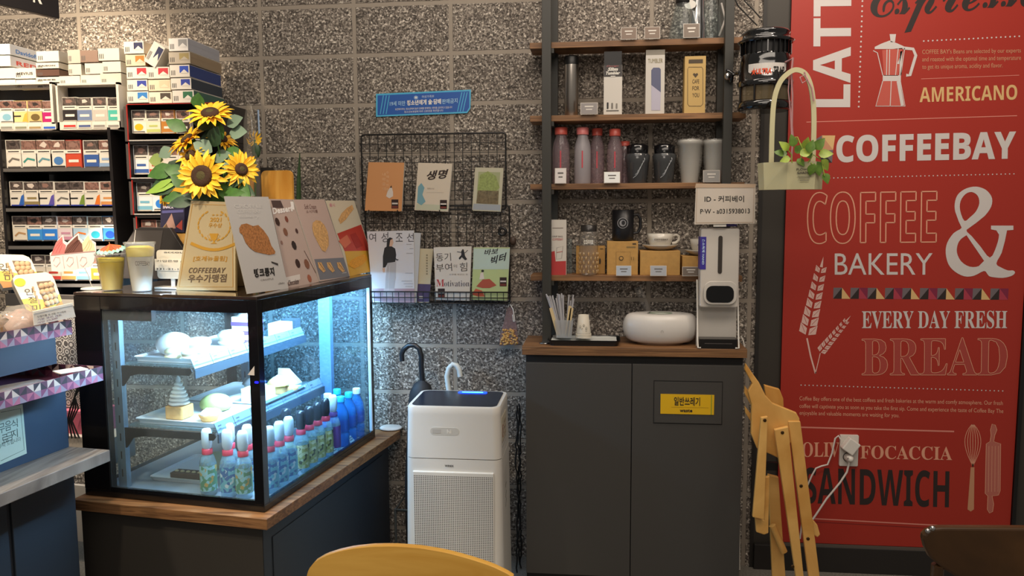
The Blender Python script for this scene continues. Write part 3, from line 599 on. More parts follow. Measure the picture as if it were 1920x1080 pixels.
# soft cream cake
sc_ = thing('soft_cream_cake', 'square sponge cake topped by a tall white cream swirl', 'cake', cw(.385, .13, P2))
m = MB(); F = Fr(cw(.385, .13, P2), -EU, EV); m.slab(F, rrect(-.033, -.033, .033, .033, .008), .043, SPONGE, lift=.043); m.build('sponge', sc_, bevel=.003)
m = MB(); pr = []
for k in range(7):
    r = .034*(1-(k/7.4)**1.35); pr += [(r*.80, .0435+k*.0125), (r, .0435+k*.0125+.004), (r*.98, .0435+k*.0125+.009)]
m.lathe(cw(.385, .13, P2), pr+[(.005, .136), (0, .142)], ICING, 20); m.build('cream_swirl', sc_)
def tart(m, u, v, z, r, base, top):
    m.lathe(cw(u, v, z), [(r*.7, 0), (r, r*.6), (r*.9, r*.6)], base, 20); m.ball(cw(u, v, z+r*.6), r*.85, r*.85, r*.5, top, z0=0, wob=.5)
one('cream_tart', 'small tart with blue white cream at the front of the lower glass shelf', 'tart', lambda m: tart(m, .265, .12, P2, .035, SPONGE, CAKEW))
one('green_bun', 'pale green round bun behind the soft cream cake', 'bun', lambda m: m.ball(cw(.33, .25, P2+.02), .055, .05, .035, cm('b9c377', .6), z0=-.5))
one('castella', 'pale sponge slice standing on the lower glass shelf', 'cake', lambda m: (m.cbox(.22, .31, .37, .45, P2, P2+.03, ICING), m.cbox(.22, .31, .37, .45, P2+.0302, P2+.045, cm('e8d9a8'))))
def cupcake(m, u, v, z):
    m.lathe(cw(u, v, z), [(.026, 0), (.036, .035), (.033, .036)], ICING, 24); m.ball(cw(u, v, z+.036), .042, .042, .032, cm('6d7075', .8), z0=0, wob=.1)
one('cupcake', 'grey topped cupcake behind the pale sponge slice', 'cupcake', lambda m: cupcake(m, .34, .50, P2))
one('cupcake', 'yellow domed cupcake at the back of the lower glass shelf', 'cupcake', lambda m: (m.lathe(cw(.25, .52, P2), [(.026, 0), (.034, .03), (.03, .031)], SPONGE, 20), m.ball(cw(.25, .52, P2+.031), .04, .04, .03, cm('d3c86a', .6), z0=0)))
for k, (u, v) in enumerate(((.235, .56), (.29, .60))):
    one('cream_roll', ('cream topped roll nearer the price tickets on the lower shelf', 'cream topped roll at the far end of the lower shelf')[k], 'roll', lambda m: (m.ball(cw(u, v, P2+.012), .045, .03, .02, SPONGE, z0=-.6, F=CFR), m.ball(cw(u, v, P2+.028), .036, .024, .02, ICING, z0=-.2, wob=.3, F=CFR)))
one('sandwich_wedge', 'white wrapped sandwich wedge at the far end of the lower glass shelf', 'sandwich', lambda m: m.slab(Fr(cw(.30, .70, z2+.0007), EV, (0, 0, 1)), [(-.06, 0), (.045, 0), (-.05, .075)], .05, ICING, lift=.025))
plate(.30, .50, .12, .36, z3, 'white plate with a bun on the floor of the display case', h=.006)
def traycake(m):
    m.ball(cw(.36, .28, z3+.0085), .045, .045, .05, cm('b0a87e', .7), z0=0)
one('domed_bun', 'dusty olive domed bun on the lowest plate of the display case', 'bun', traycake)
def pret(m):
    m.fbox(Fr(cw(.38, .16, z3+.0075), -EU, EV), -.06, .055, -.022, .022, 0, .016, mat('choc_bread', '3b2b22', .7, var=.3)); 
    for k in range(5): m.ball(cw(.43-.022*k, .16, z3+.0235), .008, .006, .005, cm('c2b48e'), 8, 4, z0=0)
one('chocolate_loaf', 'dark chocolate loaf with nut topping on the lowest plate', 'bread', pret)

# bottles on the floor of the case
def bottle(kind, label, u, v, h=.2):
    body, label_c, cap, ring = kind; t = thing('drink_bottle', label, 'bottle', cw(u, v, z3), 'drink bottles in the display case'); s = h/.2
    m = MB(); m.lathe(cw(u, v, z3+.0004), [(.022*s, 0), (.0255*s, .004), (.026*s, .05*s), (.0235*s, .06*s), (.026*s, .075*s), (.026*s, .105*s), (.02*s, .125*s), (.012*s, .137*s)], body, 16); m.build('body', t)
    m = MB(); m.lathe(cw(u, v, z3), [(.0265*s, .018*s), (.0265*s, .1*s)], label_c, 16, cap=False); m.build('label_sleeve', t)
    m = MB(); m.lathe(cw(u, v, z3), [(.0165*s, .134*s), (.0165*s, .15*s), (.013*s, .152*s)], ring, 16); m.build('cap_ring', t)
    m = MB(); m.lathe(cw(u, v, z3), [(.0125*s, .1525*s), (.0165*s, .165*s), (.0165*s, .205*s), (.012*s, .215*s), (0, .217*s)], cap, 16); m.build('cap', t)
def sleeve(name, c1, c2, c3, sc=34):
    if name in _mats: return _mats[name]
    m = mat(name, c1, .35); nt = m.node_tree; b = nt.nodes['Principled BSDF']; tc = nt.nodes.new('ShaderNodeTexCoord'); n = nt.nodes.new('ShaderNodeTexVoronoi'); n.inputs['Scale'].default_value = sc
    r = nt.nodes.new('ShaderNodeValToRGB'); r.color_ramp.interpolation = 'CONSTANT'; e = r.color_ramp.elements; e[0].color = (*lin(c1), 1); e[1].position = .7; e[1].color = (*lin(c3), 1); q = e.new(.45); q.color = (*lin(c2), 1)
    s = nt.nodes.new('ShaderNodeSeparateColor'); nt.links.new(tc.outputs['Object'], n.inputs['Vector']); nt.links.new(n.outputs['Color'], s.inputs[0]); nt.links.new(s.outputs[0], r.inputs[0]); nt.links.new(r.outputs[0], b.inputs['Base Color']); return m
CLR = sheer('bottle_clear', 'bfe6f2', .25, .05, .8); S1 = sleeve('sleeve_blue', '7cc4d8', 'dcebf0', '4a78b4', 90); S2 = sleeve('sleeve_yellow', 'b9b56a', '5a5638', 'e3dfae', 90); S3 = sleeve('sleeve_forest', '5f9a78', 'c8a860', '9ed0d8', 90)
RING = mat('ring_red', 'c8324a', .4); CAPW = mat('cap_white', 'd8e6ee', .35); CAPD = mat('cap_dark', '20242c', .25)
K1 = (CLR, S1, CAPW, RING); K2 = (CLR, S2, CAPD, RING); K3 = (CLR, S3, CAPW, RING)
for u, v, k, lb in ((.225, .045, K3, 'green labelled drink bottle nearest the front glass, leftmost of the bottles'), (.155, .05, K1, 'clear blue drink bottle second from the left behind the front glass'), (.19, .115, K1, 'blue labelled drink bottle in the second row behind the front glass'), (.10, .05, K3, 'forest labelled drink bottle beside the corner post of the case'), (.125, .115, K1, 'blue labelled drink bottle half hidden by the corner post'),
    (.045, .115, K1, 'white capped blue drink bottle nearest the corner post along the side glass'), (.045, .175, K1, 'white capped blue drink bottle second along the side glass'), (.045, .235, K1, 'white capped blue drink bottle third along the side glass'),
    (.045, .315, K2, 'dark capped yellow drink bottle first behind the white capped ones'), (.045, .375, K2, 'dark capped yellow drink bottle second behind the white capped ones'), (.045, .435, K2, 'dark capped yellow drink bottle third behind the white capped ones'), (.045, .495, K2, 'dark capped yellow drink bottle farthest along the side glass'),
    (.045, .555, (CLR, cm('7a4a9a'), CAPW, cm('5a3a7a')), 'purple drink bottle with white cap before the water bottles'),
    (.11, .33, K2, 'yellow drink bottle in the second row behind the dark caps')):
    bottle(k, lb, u, v)
def water(label, u, v, cap):
    t = thing('water_bottle', label, 'bottle', cw(u, v, z3), 'water bottles in the display case'); BL = sheer('water_blue', '2f8fe0', .55, .05, .8)
    m = MB(); m.lathe(cw(u, v, z3+.0004), [(.026, 0), (.03, .005), (.03, .05), (.027, .055), (.03, .06), (.03, .11), (.026, .135), (.013, .165), (.013, .175)], BL, 18); m.build('body', t)
    m = MB(); m.lathe(cw(u, v, z3), [(.0305, .06), (.0305, .105)], mat('water_label', '2a5fb8', .4), 18, cap=False); m.build('label_sleeve', t)
    m = MB(); m.lathe(cw(u, v, z3), [(.0155, .172), (.0155, .19), (.014, .193), (0, .193)], cap, 18); m.build('cap', t)
CY = mat('cap_cyan', '2fb4dc', .35)
for u, v, c, lb in ((.05, .63, CY, 'blue water bottle with cyan cap nearest the purple bottle'), (.05, .70, CY, 'blue water bottle with cyan cap, middle of the row by the side glass'), (.05, .77, CAPW, 'blue water bottle with pale cap at the far corner of the case'), (.12, .66, CAPW, 'blue water bottle with pale cap in the second row'), (.12, .74, CY, 'blue water bottle at the back of the second row')):
    water(lb, u, v, c)
def tag_card(name, label, c, w, h, mt=None, F=None, lines=2, group=None, cat='price tag', t=.0012, txt=None):
    """a small card standing on a shelf, leaning back a little"""
    F = F or Fr(c, (1, 0, 0), (0, math.sin(R(12)), math.cos(R(12)))); m = MB(); m.fbox(F, -w/2, w/2, 0, h, 0, t, mt or PAPER)
    G = F.off(t+.0002)
    for k in range(lines): m.rect(G, -w*.36, h*(.68-.28*k), w*(.36-.1*k), h*(.76-.28*k), cm('3a3634'))
    if txt: m.text(G, txt, -w*.3, h*.35, w*.3, h*.6, INK)
    return m.build(name, label=label, cat=cat, group=group)
for (x, y), lb in (((565, 882), 'price tag on the floor of the case before the yellow drinks'), ((637, 845), 'price tag on the floor of the case before the water bottles'), ((668, 825), 'price tag at the far corner of the case floor')):
    c = at_z(x, y, z3+.0125); F = Fr(c, EV, (EU*.5+Vector((0, 0, 1))).normalized()); uv_ = (c-C0).dot(EU); c = c+EU*max(0, .022-uv_); c.z = z3+.0005
    F = Fr(c, EV, (EU*.5+Vector((0, 0, 1))).normalized()); tag_card('price_tag', lb, None, .035, .03, cm('b8d2e2'), F)

# ---------------------------------------------------------------- things on top of the case
ZP = ZT+.0002
def cup(label, px, v, h, r0, r1, fill, ftop, fr=.57):
    a = FV(v).px(px, 500)[0]; c = cw(-a, v, ZP); t = thing('plastic_cup', label, 'cup', c)
    m = MB(); m.lathe(c, [(r0, .0), (r1, h), (r1+.003, h+.001), (r1+.003, h+.008), (r1-.002, h+.009)], sheer('cup_plastic', 'e9eef0', .22, .08, .7), 24, cap=False); m.build('shell', t)
    m = MB(); m.lathe(c, [(r0-.002, .002), (r0+(r1-r0)*(fr-.02)-.002, h*(fr-.02)), (r0+(r1-r0)*fr-.002, h*fr)], fill, 24); m.build('drink', t)
    m = MB(); m.lathe(c, [(r0+(r1-r0)*(fr+.005)-.0025, h*(fr+.005)), (r1-.0035, h*.93), (r1*.6, h*.97)], ftop, 24); m.build('foam', t)
    return t, c
JY = mat('juice_yellow', 'e8c81c', .35); 
t, c1_ = cup('short plastic cup of yellow juice under a red paper umbrella', 208, .085, .112, .031, .045, JY, mat('juice_pulp', 'dcc43c', .4), .82)
t2, c2_ = cup('tall plastic cup of white drink with yellow top beside the award plaque', 264, .075, .150, .030, .045, mat('latte_white', 'cfc8b6', .4), mat('foam_yellow', 'e3cf72', .5), .74)
m = MB(); F = FV(.075-.042); a0, b0 = F.px(254, 498); a1, b1 = F.px(281, 490); m.text(F, 'COFFEEBAY', a0, b0, a1, b1, cm('4a4238'), bold=.01); m.build('print', t2)
# paper umbrella
t = thing('paper_umbrella', 'red and mint paper cocktail umbrella leaning in the yellow juice', 'cocktail umbrella', c1_+Vector((0, 0, .12)))
ax = Vector((-.05, -.25, 1)).normalized(); top = c1_+Vector((0, 0, .150)); m = MB(); n = 16
for i in range(n):
    a = 2*math.pi*i/n; b = 2*math.pi*(i+1)/n; xx = ax.orthogonal().normalized(); yy = ax.cross(xx)
    f = lambda t_, r_, z_: top+(xx*math.cos(t_)+yy*math.sin(t_))*r_+ax*z_
    m.add([top, f(a, .032, -.013), f((a+b)/2, .033, -.017), f(b, .032, -.013)], [(0, 1, 2), (0, 2, 3)], mat('umbrella_red', 'd8502a', .6) if i % 5 else mat('umbrella_orange', 'dd7030', .6))
    m.add([f(a, .032, -.013), f((a+b)/2, .033, -.017), f(b, .032, -.013), f(b, .044, -.019), f((a+b)/2, .045, -.024), f(a, .044, -.019)], [(0, 5, 4, 1), (1, 4, 3, 2)], mat('umbrella_mint', '8fc8b4', .6))
m.build('canopy', t); m = MB(); m.tube([top+ax*.006, top-ax*.10], .0012, cm('c9a870'), 6); m.build('stick', t)

# ice cream cut-out sign on a wire
v = .10; F = FV(v); cx_ = cw(-F.px(176, 540)[0], v, ZP)
t = thing('dessert_sign', 'paper cut-out of three ice cream swirls on a wire stand', 'sign', cx_)
m = MB(); m.lathe(cx_, [(.04, 0), (.038, .004), (.012, .007)], cm('d8d4cc'), 20); m.build('base', t)
m = MB(); m.tube([cx_+Vector((0, 0, .006))]+[F.p(*F.px(x, y), .002) for x, y in ((172, 535), (166, 515), (158, 500), (150, 480))], .0016, cm('b7b4ae', .3), 6); m.build('wire', t)
F = FV(v-.004); m = MB(); out = [(93, 475), (100, 470), (108, 450), (118, 440), (120, 452), (126, 455), (138, 444), (147, 437), (149, 447), (156, 452), (166, 437), (171, 450), (179, 455), (180, 470), (176, 490), (170, 500), (155, 504), (130, 507), (112, 510), (97, 508)]
m.slab(F, F.pxs(out), .002, mat('cutout_white', 'eee6e4', .5)); tri_fill(m, F, [(96, 478), (105, 455), (117, 443), (118, 455), (124, 460), (121, 476)], mat('swirl_pink', 'dd7f7c', .5))
tri_fill(m, F, [(120, 476), (126, 460), (140, 446), (146, 441), (147, 449), (154, 457), (156, 473)], mat('swirl_brown', '7a5148', .5)); tri_fill(m, F, [(155, 472), (154, 456), (166, 441), (170, 452), (177, 458), (178, 470)], mat('swirl_cream', 'e8dab4', .5))
for k in range(4): m.line(F, F.pxs([(122+k*5, 475-k), (135+k*5, 460-k*2), (146+k, 450)]), .002, mat('swirl_dark', '58352e', .5), lift=.001)
for k in range(3): m.line(F, F.pxs([(99+k*6, 474), (106+k*5, 462), (117, 450+k*4)]), .002, mat('swirl_rose', 'c85f62', .5), lift=.001)
for k in range(3): m.line(F, F.pxs([(156+k*6, 470), (162+k*5, 462), (168+k*2, 450)]), .002, mat('swirl_gold', 'd2bd86', .5), lift=.001)
for k in range(3): m.line(F, F.pxs([(100+k*25, 490), (104+k*25, 482), (112+k*25, 483), (113+k*25, 492), (106+k*25, 500), (101+k*25, 496)]), .0016, mat('swirl_outline', 'cfa7a4', .5), lift=.001)
for k in range(2): m.line(F, F.pxs([(118+k*26, 480), (121+k*26, 503)]), .0016, mat('swirl_outline', 'cfa7a4', .5), lift=.001)
m.line(F, F.pxs([(95, 479), (122, 476), (156, 473), (179, 471)]), .002, mat('swirl_outline', 'cfa7a4', .5), lift=.001)
m.build('cut_out', t)

# bank account sign
v = .17; F = FV(v); c = cw(-F.px(325, 545)[0], v, ZP)
t = thing('account_sign', 'small white plastic account number sign on a foot behind the plaque', 'sign', c)
m = MB(); m.slab(Fr(c, -EU, EV), rrect(-.055, -.03, .055, .03, .01), .006, cm('ddd8ce', .35), lift=.006); m.build('foot', t, bevel=.001)
m = MB(); a0 = F.px(320, 500)[0]; m.fbox(F, a0, a0+.014, ZP+.006, F.px(320, 515)[1], -.002, .002, cm('d5d0c6', .35)); m.build('neck', t)
m = MB(); a0, b0 = F.px(298, 522); a1, b1 = F.px(362, 469); m.slab(F, rrect(a0, b0, a1, b1, .012), .004, cm('d6cfbf', .35), lift=.0065); a2, b2 = F.px(294, 507); a3, b3 = F.px(362, 486)
m.fbox(F, a2, a3, b2, b3, .007, .0085, cm('e0dacc', .35)); G = F.off(.0087); m.text(G, '기업은행 / 301', a2+.008, b3-.010, a3, b3-.003, INK); m.text(G, '331-21-10221', a2+.004, b2+.003, a3, b2+.009, INK); m.text(F.off(.0067), 'account', a0+.03, b1-.010, a1-.004, b1-.005, INK); m.build('board', t)

# gold award plaque
Fp = Fr(cw(.378, .125, ZP), (-EU+EV*-.04).normalized(), (EV*.30+Vector((0, 0, 1))).normalized())
t = thing('award_plaque', 'gold award plaque with trophy and laurel wreath leaning among the menus', 'plaque', cw(.27, .14, ZP))
m = MB(); PG = mat('plaque_gold', 'd9c59c', .3, metal=.75); m.slab(Fp, Fp.pxs([(330, 544), (441, 545), (441, 379), (358, 376)]), .012, PG, cm('b49a68', .4), lift=.0); m.build('board', t, bevel=.001)
m = MB(); Gd = mat('plaque_relief', 'b98a32', .35, metal=.5); Db = mat('plaque_dark', '4a3a28', .5)
m.line(Fp, Fp.pxs([(336, 538), (437, 538), (436, 385), (361, 383)]), .0018, Gd, lift=.001, closed=True)
def pt(s, bl, br, tl, mt, **k): m.ptext(Fp, s, bl, br, tl, mt, lift=.0012, **k)
pt(BSN('COFFEEBAY'), (353, 512), (421, 512), (356, 502), Db); pt('우수가맹점', (352, 530), (424, 529), (354, 515), Db, bold=.02)
pt('[호계뉴올림]', (362, 491), (425, 491), (364, 480), Gd, bold=.01); pt('2021', (394, 416), (415, 416), (395, 408), Gd, bold=.02); pt('우수상', (391, 427), (416, 427), (392, 418), Gd, bold=.01); pt('★★★', (397, 405), (418, 405), (397, 401), Gd)
for sg in (-1, 1):
    for k in range(9):
        a = R(-75+k*17); px, py = 402+sg*30*math.cos(a), 425-28*math.sin(a)-2; a_, b_ = Fp.px(px, py); m.ell(Fp, a_, b_, .0075, .003, Gd, lift=.0011, n=8, rot=(math.pi/2+a*.9)*1 if sg > 0 else math.pi/2-a*.9)
m.ppoly(Fp, [(393, 438), (410, 438), (407, 448), (403, 452), (403, 455), (408, 457), (395, 457), (400, 455), (400, 452), (396, 448)][::-1], Gd, lift=.0012)
for sg in (-1, 1): m.line(Fp, Fp.pxs([(401+sg*8, 440), (401+sg*12, 442), (401+sg*7, 449)]), .0012, Gd, lift=.0012)
q = [(358+i*8.6, 456+14*math.sin(math.pi*i/10)*.9) for i in range(11)]; m.line(Fp, Fp.pxs(q), .010, Gd, lift=.0013); m.build('relief', t)

# four bakery menus standing along the edge of the case, leaning back
up = Vector(cw(.145, 0, 1.523)-cw(.08, 0, 1.222)).normalized(); NM = Fr(cw(.055, .08, ZP), (cw(.02, .924)-cw(.03, .236)).normalized(), up)
MG = mat('menu_grey', 'b9b6b4', .4); MP = mat('menu_pink', 'b5a097', .4); CR_ = mat('bread_brown', 'a06a3c', .6, bump=.3, bscale=150, var=.35); CRL = mat('bread_light', 'c69a64', .6, var=.3, bscale=120)
def menu(label, q, base, back=0.0):
    F = NM.off(back); t = thing('menu_board', label, 'menu board', F.p(*F.px((q[0][0]+q[1][0])/2, q[0][1]), 0)); m = MB(); m.slab(F, F.pxs(q), .003, base, cm('9a9690')); m.build('board', t); return t, F
def blob(m, F, pts, mt, h=.006, lift=.0003):
    """a printed shape"""
    tri_fill(m, F, pts, mt, lift=lift+.0006)
t, F = menu('pale grey bakery menu showing a big croissant pastry, nearest the plaque', [(464, 551), (541, 541), (503, 369), (421, 368)], MG, .012); m = MB()
blob(m, F, [(448, 428), (452, 421), (462, 419), (474, 424), (484, 422), (494, 432), (503, 445), (508, 460), (516, 472), (515, 476), (505, 478), (490, 475), (478, 472), (468, 465), (460, 455), (454, 440), (449, 436)], CR_)
m.ptext(F, '빵크룽지', (477, 521), (515, 517), (475, 504), INK, bold=.05); m.ptext(F, 'CROFFLE', (489, 527), (513, 524), (488, 524), cm('6b6664'))
m.ppoly(F, [(508, 490), (521, 494), (521, 498), (509, 493)][::-1], cm('3a3634'), lift=.0008)
for k in range(3): m.ptext(F, ('CROFFLE', 'COFFEE BAY', 'bakery')[k], (440+k*5, 390+k*10), (492-k*3, 390+k*10), (438+k*5, 383+k*10), cm('c9c6c3'))
m.ptext(F, 'coffeebay', (522, 535), (534, 533), (521, 530), cm('6b6664')); m.build('print', t)
t, F = menu('brown and grey dessert menu with chocolate pieces, second from the plaque', [(541, 541), (600, 528), (550, 374), (505, 373)], MP, .004); m = MB()
m.ppoly(F, [(508, 376), (526, 376), (532, 390), (512, 390)][::-1], cm('4b3a38')); m.ptext(F, 'Dessert', (512, 402), (549, 396), (510, 390), cm('e8e2de'), bold=.04); m.ppoly(F, [(544, 378), (550, 378), (552, 393), (547, 393)][::-1], cm('e8e2de'))
for x, y, r, h in ((520, 416, 8, '3a2520'), (537, 411, 6, '7a4436'), (535, 435, 8, '7a5240'), (556, 433, 5, '4a302c'), (551, 460, 9, '2e2220'), (558, 494, 9, '38241f'), (575, 495, 10, '7c523f'), (528, 455, 4, '8a6a60'), (580, 522, 8, '9a5a44')):
    a_, b_ = F.px(x, y); m.ell(F, a_, b_, r*.0016, r*.0019, cm(h), lift=.0008, n=8 if r > 7 else 14, rot=.5)
m.ppoly(F, [(536, 520), (562, 514), (563, 524), (538, 530)][::-1], cm('cfc7c2')); m.line(F, F.pxs([(570, 470), (578, 485), (592, 512)]), .003, cm('5a4038'), lift=.0009)
m.ptext(F, 'Chocolate', (540, 536), (560, 532), (540, 526), cm('4a3a38'), bold=.02); m.build('print', t)
t, F = menu('rosy bakery menu showing a smooth sausage roll, third from the plaque', [(600, 528), (656, 518), (608, 374), (550, 374)], mat('menu_rose', 'b9a299', .4), .008); m = MB()
blob(m, F, [(586, 418), (592, 413), (600, 414), (608, 422), (614, 435), (616, 448), (616, 460), (610, 472), (604, 470), (596, 456), (588, 440), (585, 428)], CRL)
m.ptext(F, 'Soft Cream', (571, 392), (593, 392), (570, 383), cm('6c4a44')); m.ptext(F, '소시지롤', (574, 400), (596, 399), (573, 394), cm('6c4a44'))
m.ppoly(F, [(589, 486), (644, 483), (655, 518), (600, 525)][::-1], cm('6f7078'))
for x in (600, 617, 636): blob(m, F, [(x-5, 492), (x+2, 492), (x+10, 508), (x+6, 511), (x-3, 502)], CRL, lift=.0007); m.line(F, F.pxs([(x-2, 493), (x+8, 507)]), .002, cm('3a2a26'), lift=.0018)
m.ptext(F, 'coffeebay', (642, 514), (650, 512), (641, 511), cm('d8d4d0')); m.build('print', t)
t, F = menu('cream, red and yellow bakery menu at the far end of the row', [(656, 518), (706, 507), (664, 376), (610, 376)], mat('menu_cream', 'c9bfa8', .4), .000); m = MB()
m.ppoly(F, [(632, 438), (677, 421), (694, 470), (646, 471)][::-1], mat('menu_red', 'b23c30', .4)); m.ppoly(F, [(646, 471), (694, 470), (706, 507), (656, 518)][::-1], mat('menu_yellow', 'c99a34', .4))
blob(m, F, [(634, 412), (640, 400), (650, 390), (660, 384), (663, 392), (655, 402), (648, 412), (638, 420)], CRL); blob(m, F, [(652, 497), (658, 488), (668, 482), (684, 476), (689, 485), (680, 496), (664, 504)], mat('fries_gold', 'cf8f28', .6, var=.3, bscale=300), lift=.0007)
blob(m, F, [(634, 452), (650, 440), (658, 455), (646, 466)], cm('c66a50'), lift=.0007); blob(m, F, [(656, 440), (666, 436), (680, 460), (668, 466)], cm('9c2c24'), lift=.0007); m.ptext(F, '출시', (618, 388), (628, 388), (617, 381), cm('c88a90'), bold=.02); m.build('print', t)

# sunflowers in a vase behind the plaque
PET = mat('petal_yellow', 'f6c22a', .6, var=.08, bscale=40); PETO = mat('petal_orange', 'eeb020', .6); SEED = mat('seed_brown', '3c2413', .85, bump=.6, bscale=300); SEEDC = mat('seed_centre', '4a4220', .85, bump=.6, bscale=300)
LF = mat('leaf_green', '3f6a2a', .5, var=.2); LFD = mat('leaf_dark', '2f4a30', .5, var=.2); EUC = mat('leaf_eucalyptus', '6f8672', .6); LIME = mat('leaf_lime', '93b84a', .5)
vb = cw(.26, .30, ZP)
bq = thing('sunflower_bouquet', 'bunch of yellow sunflowers with green leaves in a vase behind the award plaque', 'flowers', vb)
m = MB(); m.lathe(vb, [(.04, 0), (.052, .04), (.05, .13), (.042, .2), (.046, .22)], mat('vase_straw', 'b79a6c', .7), 24); m.build('vase', bq)
FB = Fr(vb, -EU, (0, 0, 1))
def bpos(x, y, d): G = FV(.30-d); a, b = G.px(x, y); return G.p(a, b)
def flower(c, nrm, r, rc, seed):
    rng = random.Random(seed); nz = Vector(nrm).normalized(); xx = nz.orthogonal().normalized(); yy = nz.cross(xx); m = MB()
    for ring, (n, L_, tilt) in enumerate(((17, 1.0, .10), (15, .82, .32))):
        for i in range(n):
            a = 2*math.pi*(i+.5*ring)/n+rng.uniform(-.08, .08); l = r*L_*rng.uniform(.86, 1.08); d = xx*math.cos(a)+yy*math.sin(a); s = nz.cross(d); wd = r*.215
            tl = tilt+rng.uniform(-.12, .15); pts = []
            for t_, w_ in ((.0, .55), (.25, .95), (.55, 1.0), (.8, .6), (1.0, .03)):
                base = c+d*(rc*.8+(l-rc*.8)*t_)+nz*(l*tl*t_-l*.18*t_*t_); pts.append((base-s*wd*w_*.5+nz*.002*w_, base+s*wd*w_*.5+nz*.002*w_, base-nz*.0025*w_))
            vs = [q for p in pts for q in p]; fs = []
            for k in range(4): b = 3*k; fs += [(b, b+2, b+5, b+3), (b+2, b+1, b+4, b+5)]
            m.add(vs, fs, PET if rng.random() < .75 else PETO, True)
    h = m.build('flower_head', bq)
    m = MB(); m.lathe(c+nz*.001, [(rc, 0), (rc*.98, .006), (rc*.8, .011), (rc*.5, .011), (0, .008)], SEED, 20, axis=nz); m.lathe(c+nz*.0095, [(rc*.5, 0), (rc*.35, .003), (0, .002)], SEEDC, 16, axis=nz); 
    o = m.build('seed_disc'); bpy.data.objects.remove(o)
    m2 = MB(); m2.v = [Vector(q) for q in m.v]; m2.f, m2.m, m2.sm, m2.mats = m.f, m.m, m.sm, m.mats; m2.build('seed_disc', h)
    m = MB(); m.tube([c-nz*.004, c*.6+(vb+Vector((0, 0, .24)))*.4-nz*.02, vb+Vector((0, 0, .19))], .0035, LF, 6); m.lathe(c-nz*.008, [(.004, 0), (rc*.9, .006)], LF, 10, axis=nz, cap=False); m.build('stem', bq)
fw = -CF
flower(bpos(379, 330, .10), (.05, -1, .12), .088, .036, 1)
flower(bpos(394, 213, .02), (.10, -.5, .75), .085, .030, 2)
flower(bpos(352, 262, .02), (-.35, -.45, .65), .078, .024, 3)
flower(bpos(358, 292, .05), (-.3, -.7, .5), .062, .020, 4)
flower(bpos(452, 318, .02), (.8, -.75, .25), .070, .022, 5)
flower(bpos(416, 262, -.03), (.4, -.3, .6), .055, .018, 6)
flower(bpos(312, 368, -.02), (-.5, -.6, .3), .040, .014, 8)
def leaf(c, d, nrm, L_, W_, mt, name='leaf'):
    d = Vector(d).normalized(); nz = (Vector(nrm)-d*Vector(nrm).dot(d)).normalized(); s = nz.cross(d); m = MB(); pr = []
    for t_, w_ in ((0, .05), (.15, .55), (.4, 1), (.65, .85), (.85, .45), (1, .03)):
        b = c+d*L_*t_-nz*L_*.15*t_*t_; pr.append((b-s*W_*w_*.5+nz*W_*.08*w_, b, b+s*W_*w_*.5+nz*W_*.08*w_))
    vs = [q for p in pr for q in p]; m.add(vs, [f for k in range(5) for f in ((3*k, 3*k+1, 3*k+4, 3*k+3), (3*k+1, 3*k+2, 3*k+5, 3*k+4))], mt, True); m.build(name, bq)
for x, y, dx, dz, L_, W_, mt, dd in ((372, 205, .1, .9, .05, .05, LF, .0), (350, 245, -.9, .5, .07, .05, LF, .0), (325, 280, -.6, -.3, .05, .05, EUC, 0), (306, 300, -1, .0, .045, .05, mat('leaf_olive', '7c9048', .6), 0), (330, 315, -.8, -.2, .09, .06, LF, .03), (335, 340, -.9, -.3, .10, .07, LFD, .04), (330, 345, -1, -.25, .10, .03, LIME, .05), (325, 335, -1, -.5, .09, .025, LIME, .05),
    (400, 275, .2, .4, .07, .06, LFD, .02), (398, 285, -.5, .3, .06, .06, EUC, .03), (425, 235, .9, .4, .06, .05, EUC, 0), (430, 250, 1, .1, .06, .055, EUC, 0), (400, 238, -.8, .2, .06, .045, LFD, .02), (420, 285, .9, -.1, .07, .05, LF, 0), (420, 305, .7, -.2, .06, .06, EUC, .02), (430, 335, .8, -.6, .09, .06, LF, .03), (438, 345, .9, -.4, .08, .05, LFD, .02), (415, 365, .9, .1, .08, .04, LF, .06), (400, 372, -.6, .1, .09, .04, LFD, .05), (385, 375, .8, .0, .08, .04, LF, .05), (420, 350, .9, .3, .07, .04, LFD, .04), (352, 350, -.6, .5, .06, .05, LF, .05), (408, 228, .3, -.8, .06, .03, LF, .0), (395, 240, -.2, -.8, .08, .04, LFD, .0), (340, 300, -.4, -.5, .07, .055, LFD, .01), (345, 325, -.7, .2, .06, .05, LF, .03), (415, 320, .8, .3, .07, .055, LFD, .02), (410, 345, .6, -.5, .08, .05, LF, .05), (385, 250, .1, -.9, .08, .05, LFD, .0), (365, 260, -.2, -.8, .07, .05, LF, -.01), (400, 300, .6, .2, .07, .05, EUC, .0), (370, 375, -.8, -.1, .09, .045, LFD, .06), (395, 380, .9, -.1, .09, .045, LFD, .05), (345, 365, -.9, -.2, .07, .04, LF, .05)):
    leaf(bpos(x, y, dd), (dx, -.25, dz), (.1, -1, .35), L_*1.1, W_, mt)
m = MB(); cc_ = bpos(392, 390, .03)
for k in range(26):
    a = k*.5; m.tube([vb+Vector((0, 0, .19)), bpos(372+k*2.2, 378+(k % 5)*3, .05+.01*(k % 3))], .0012, cm('8f7a52'), 4)
m.build('raffia', bq)

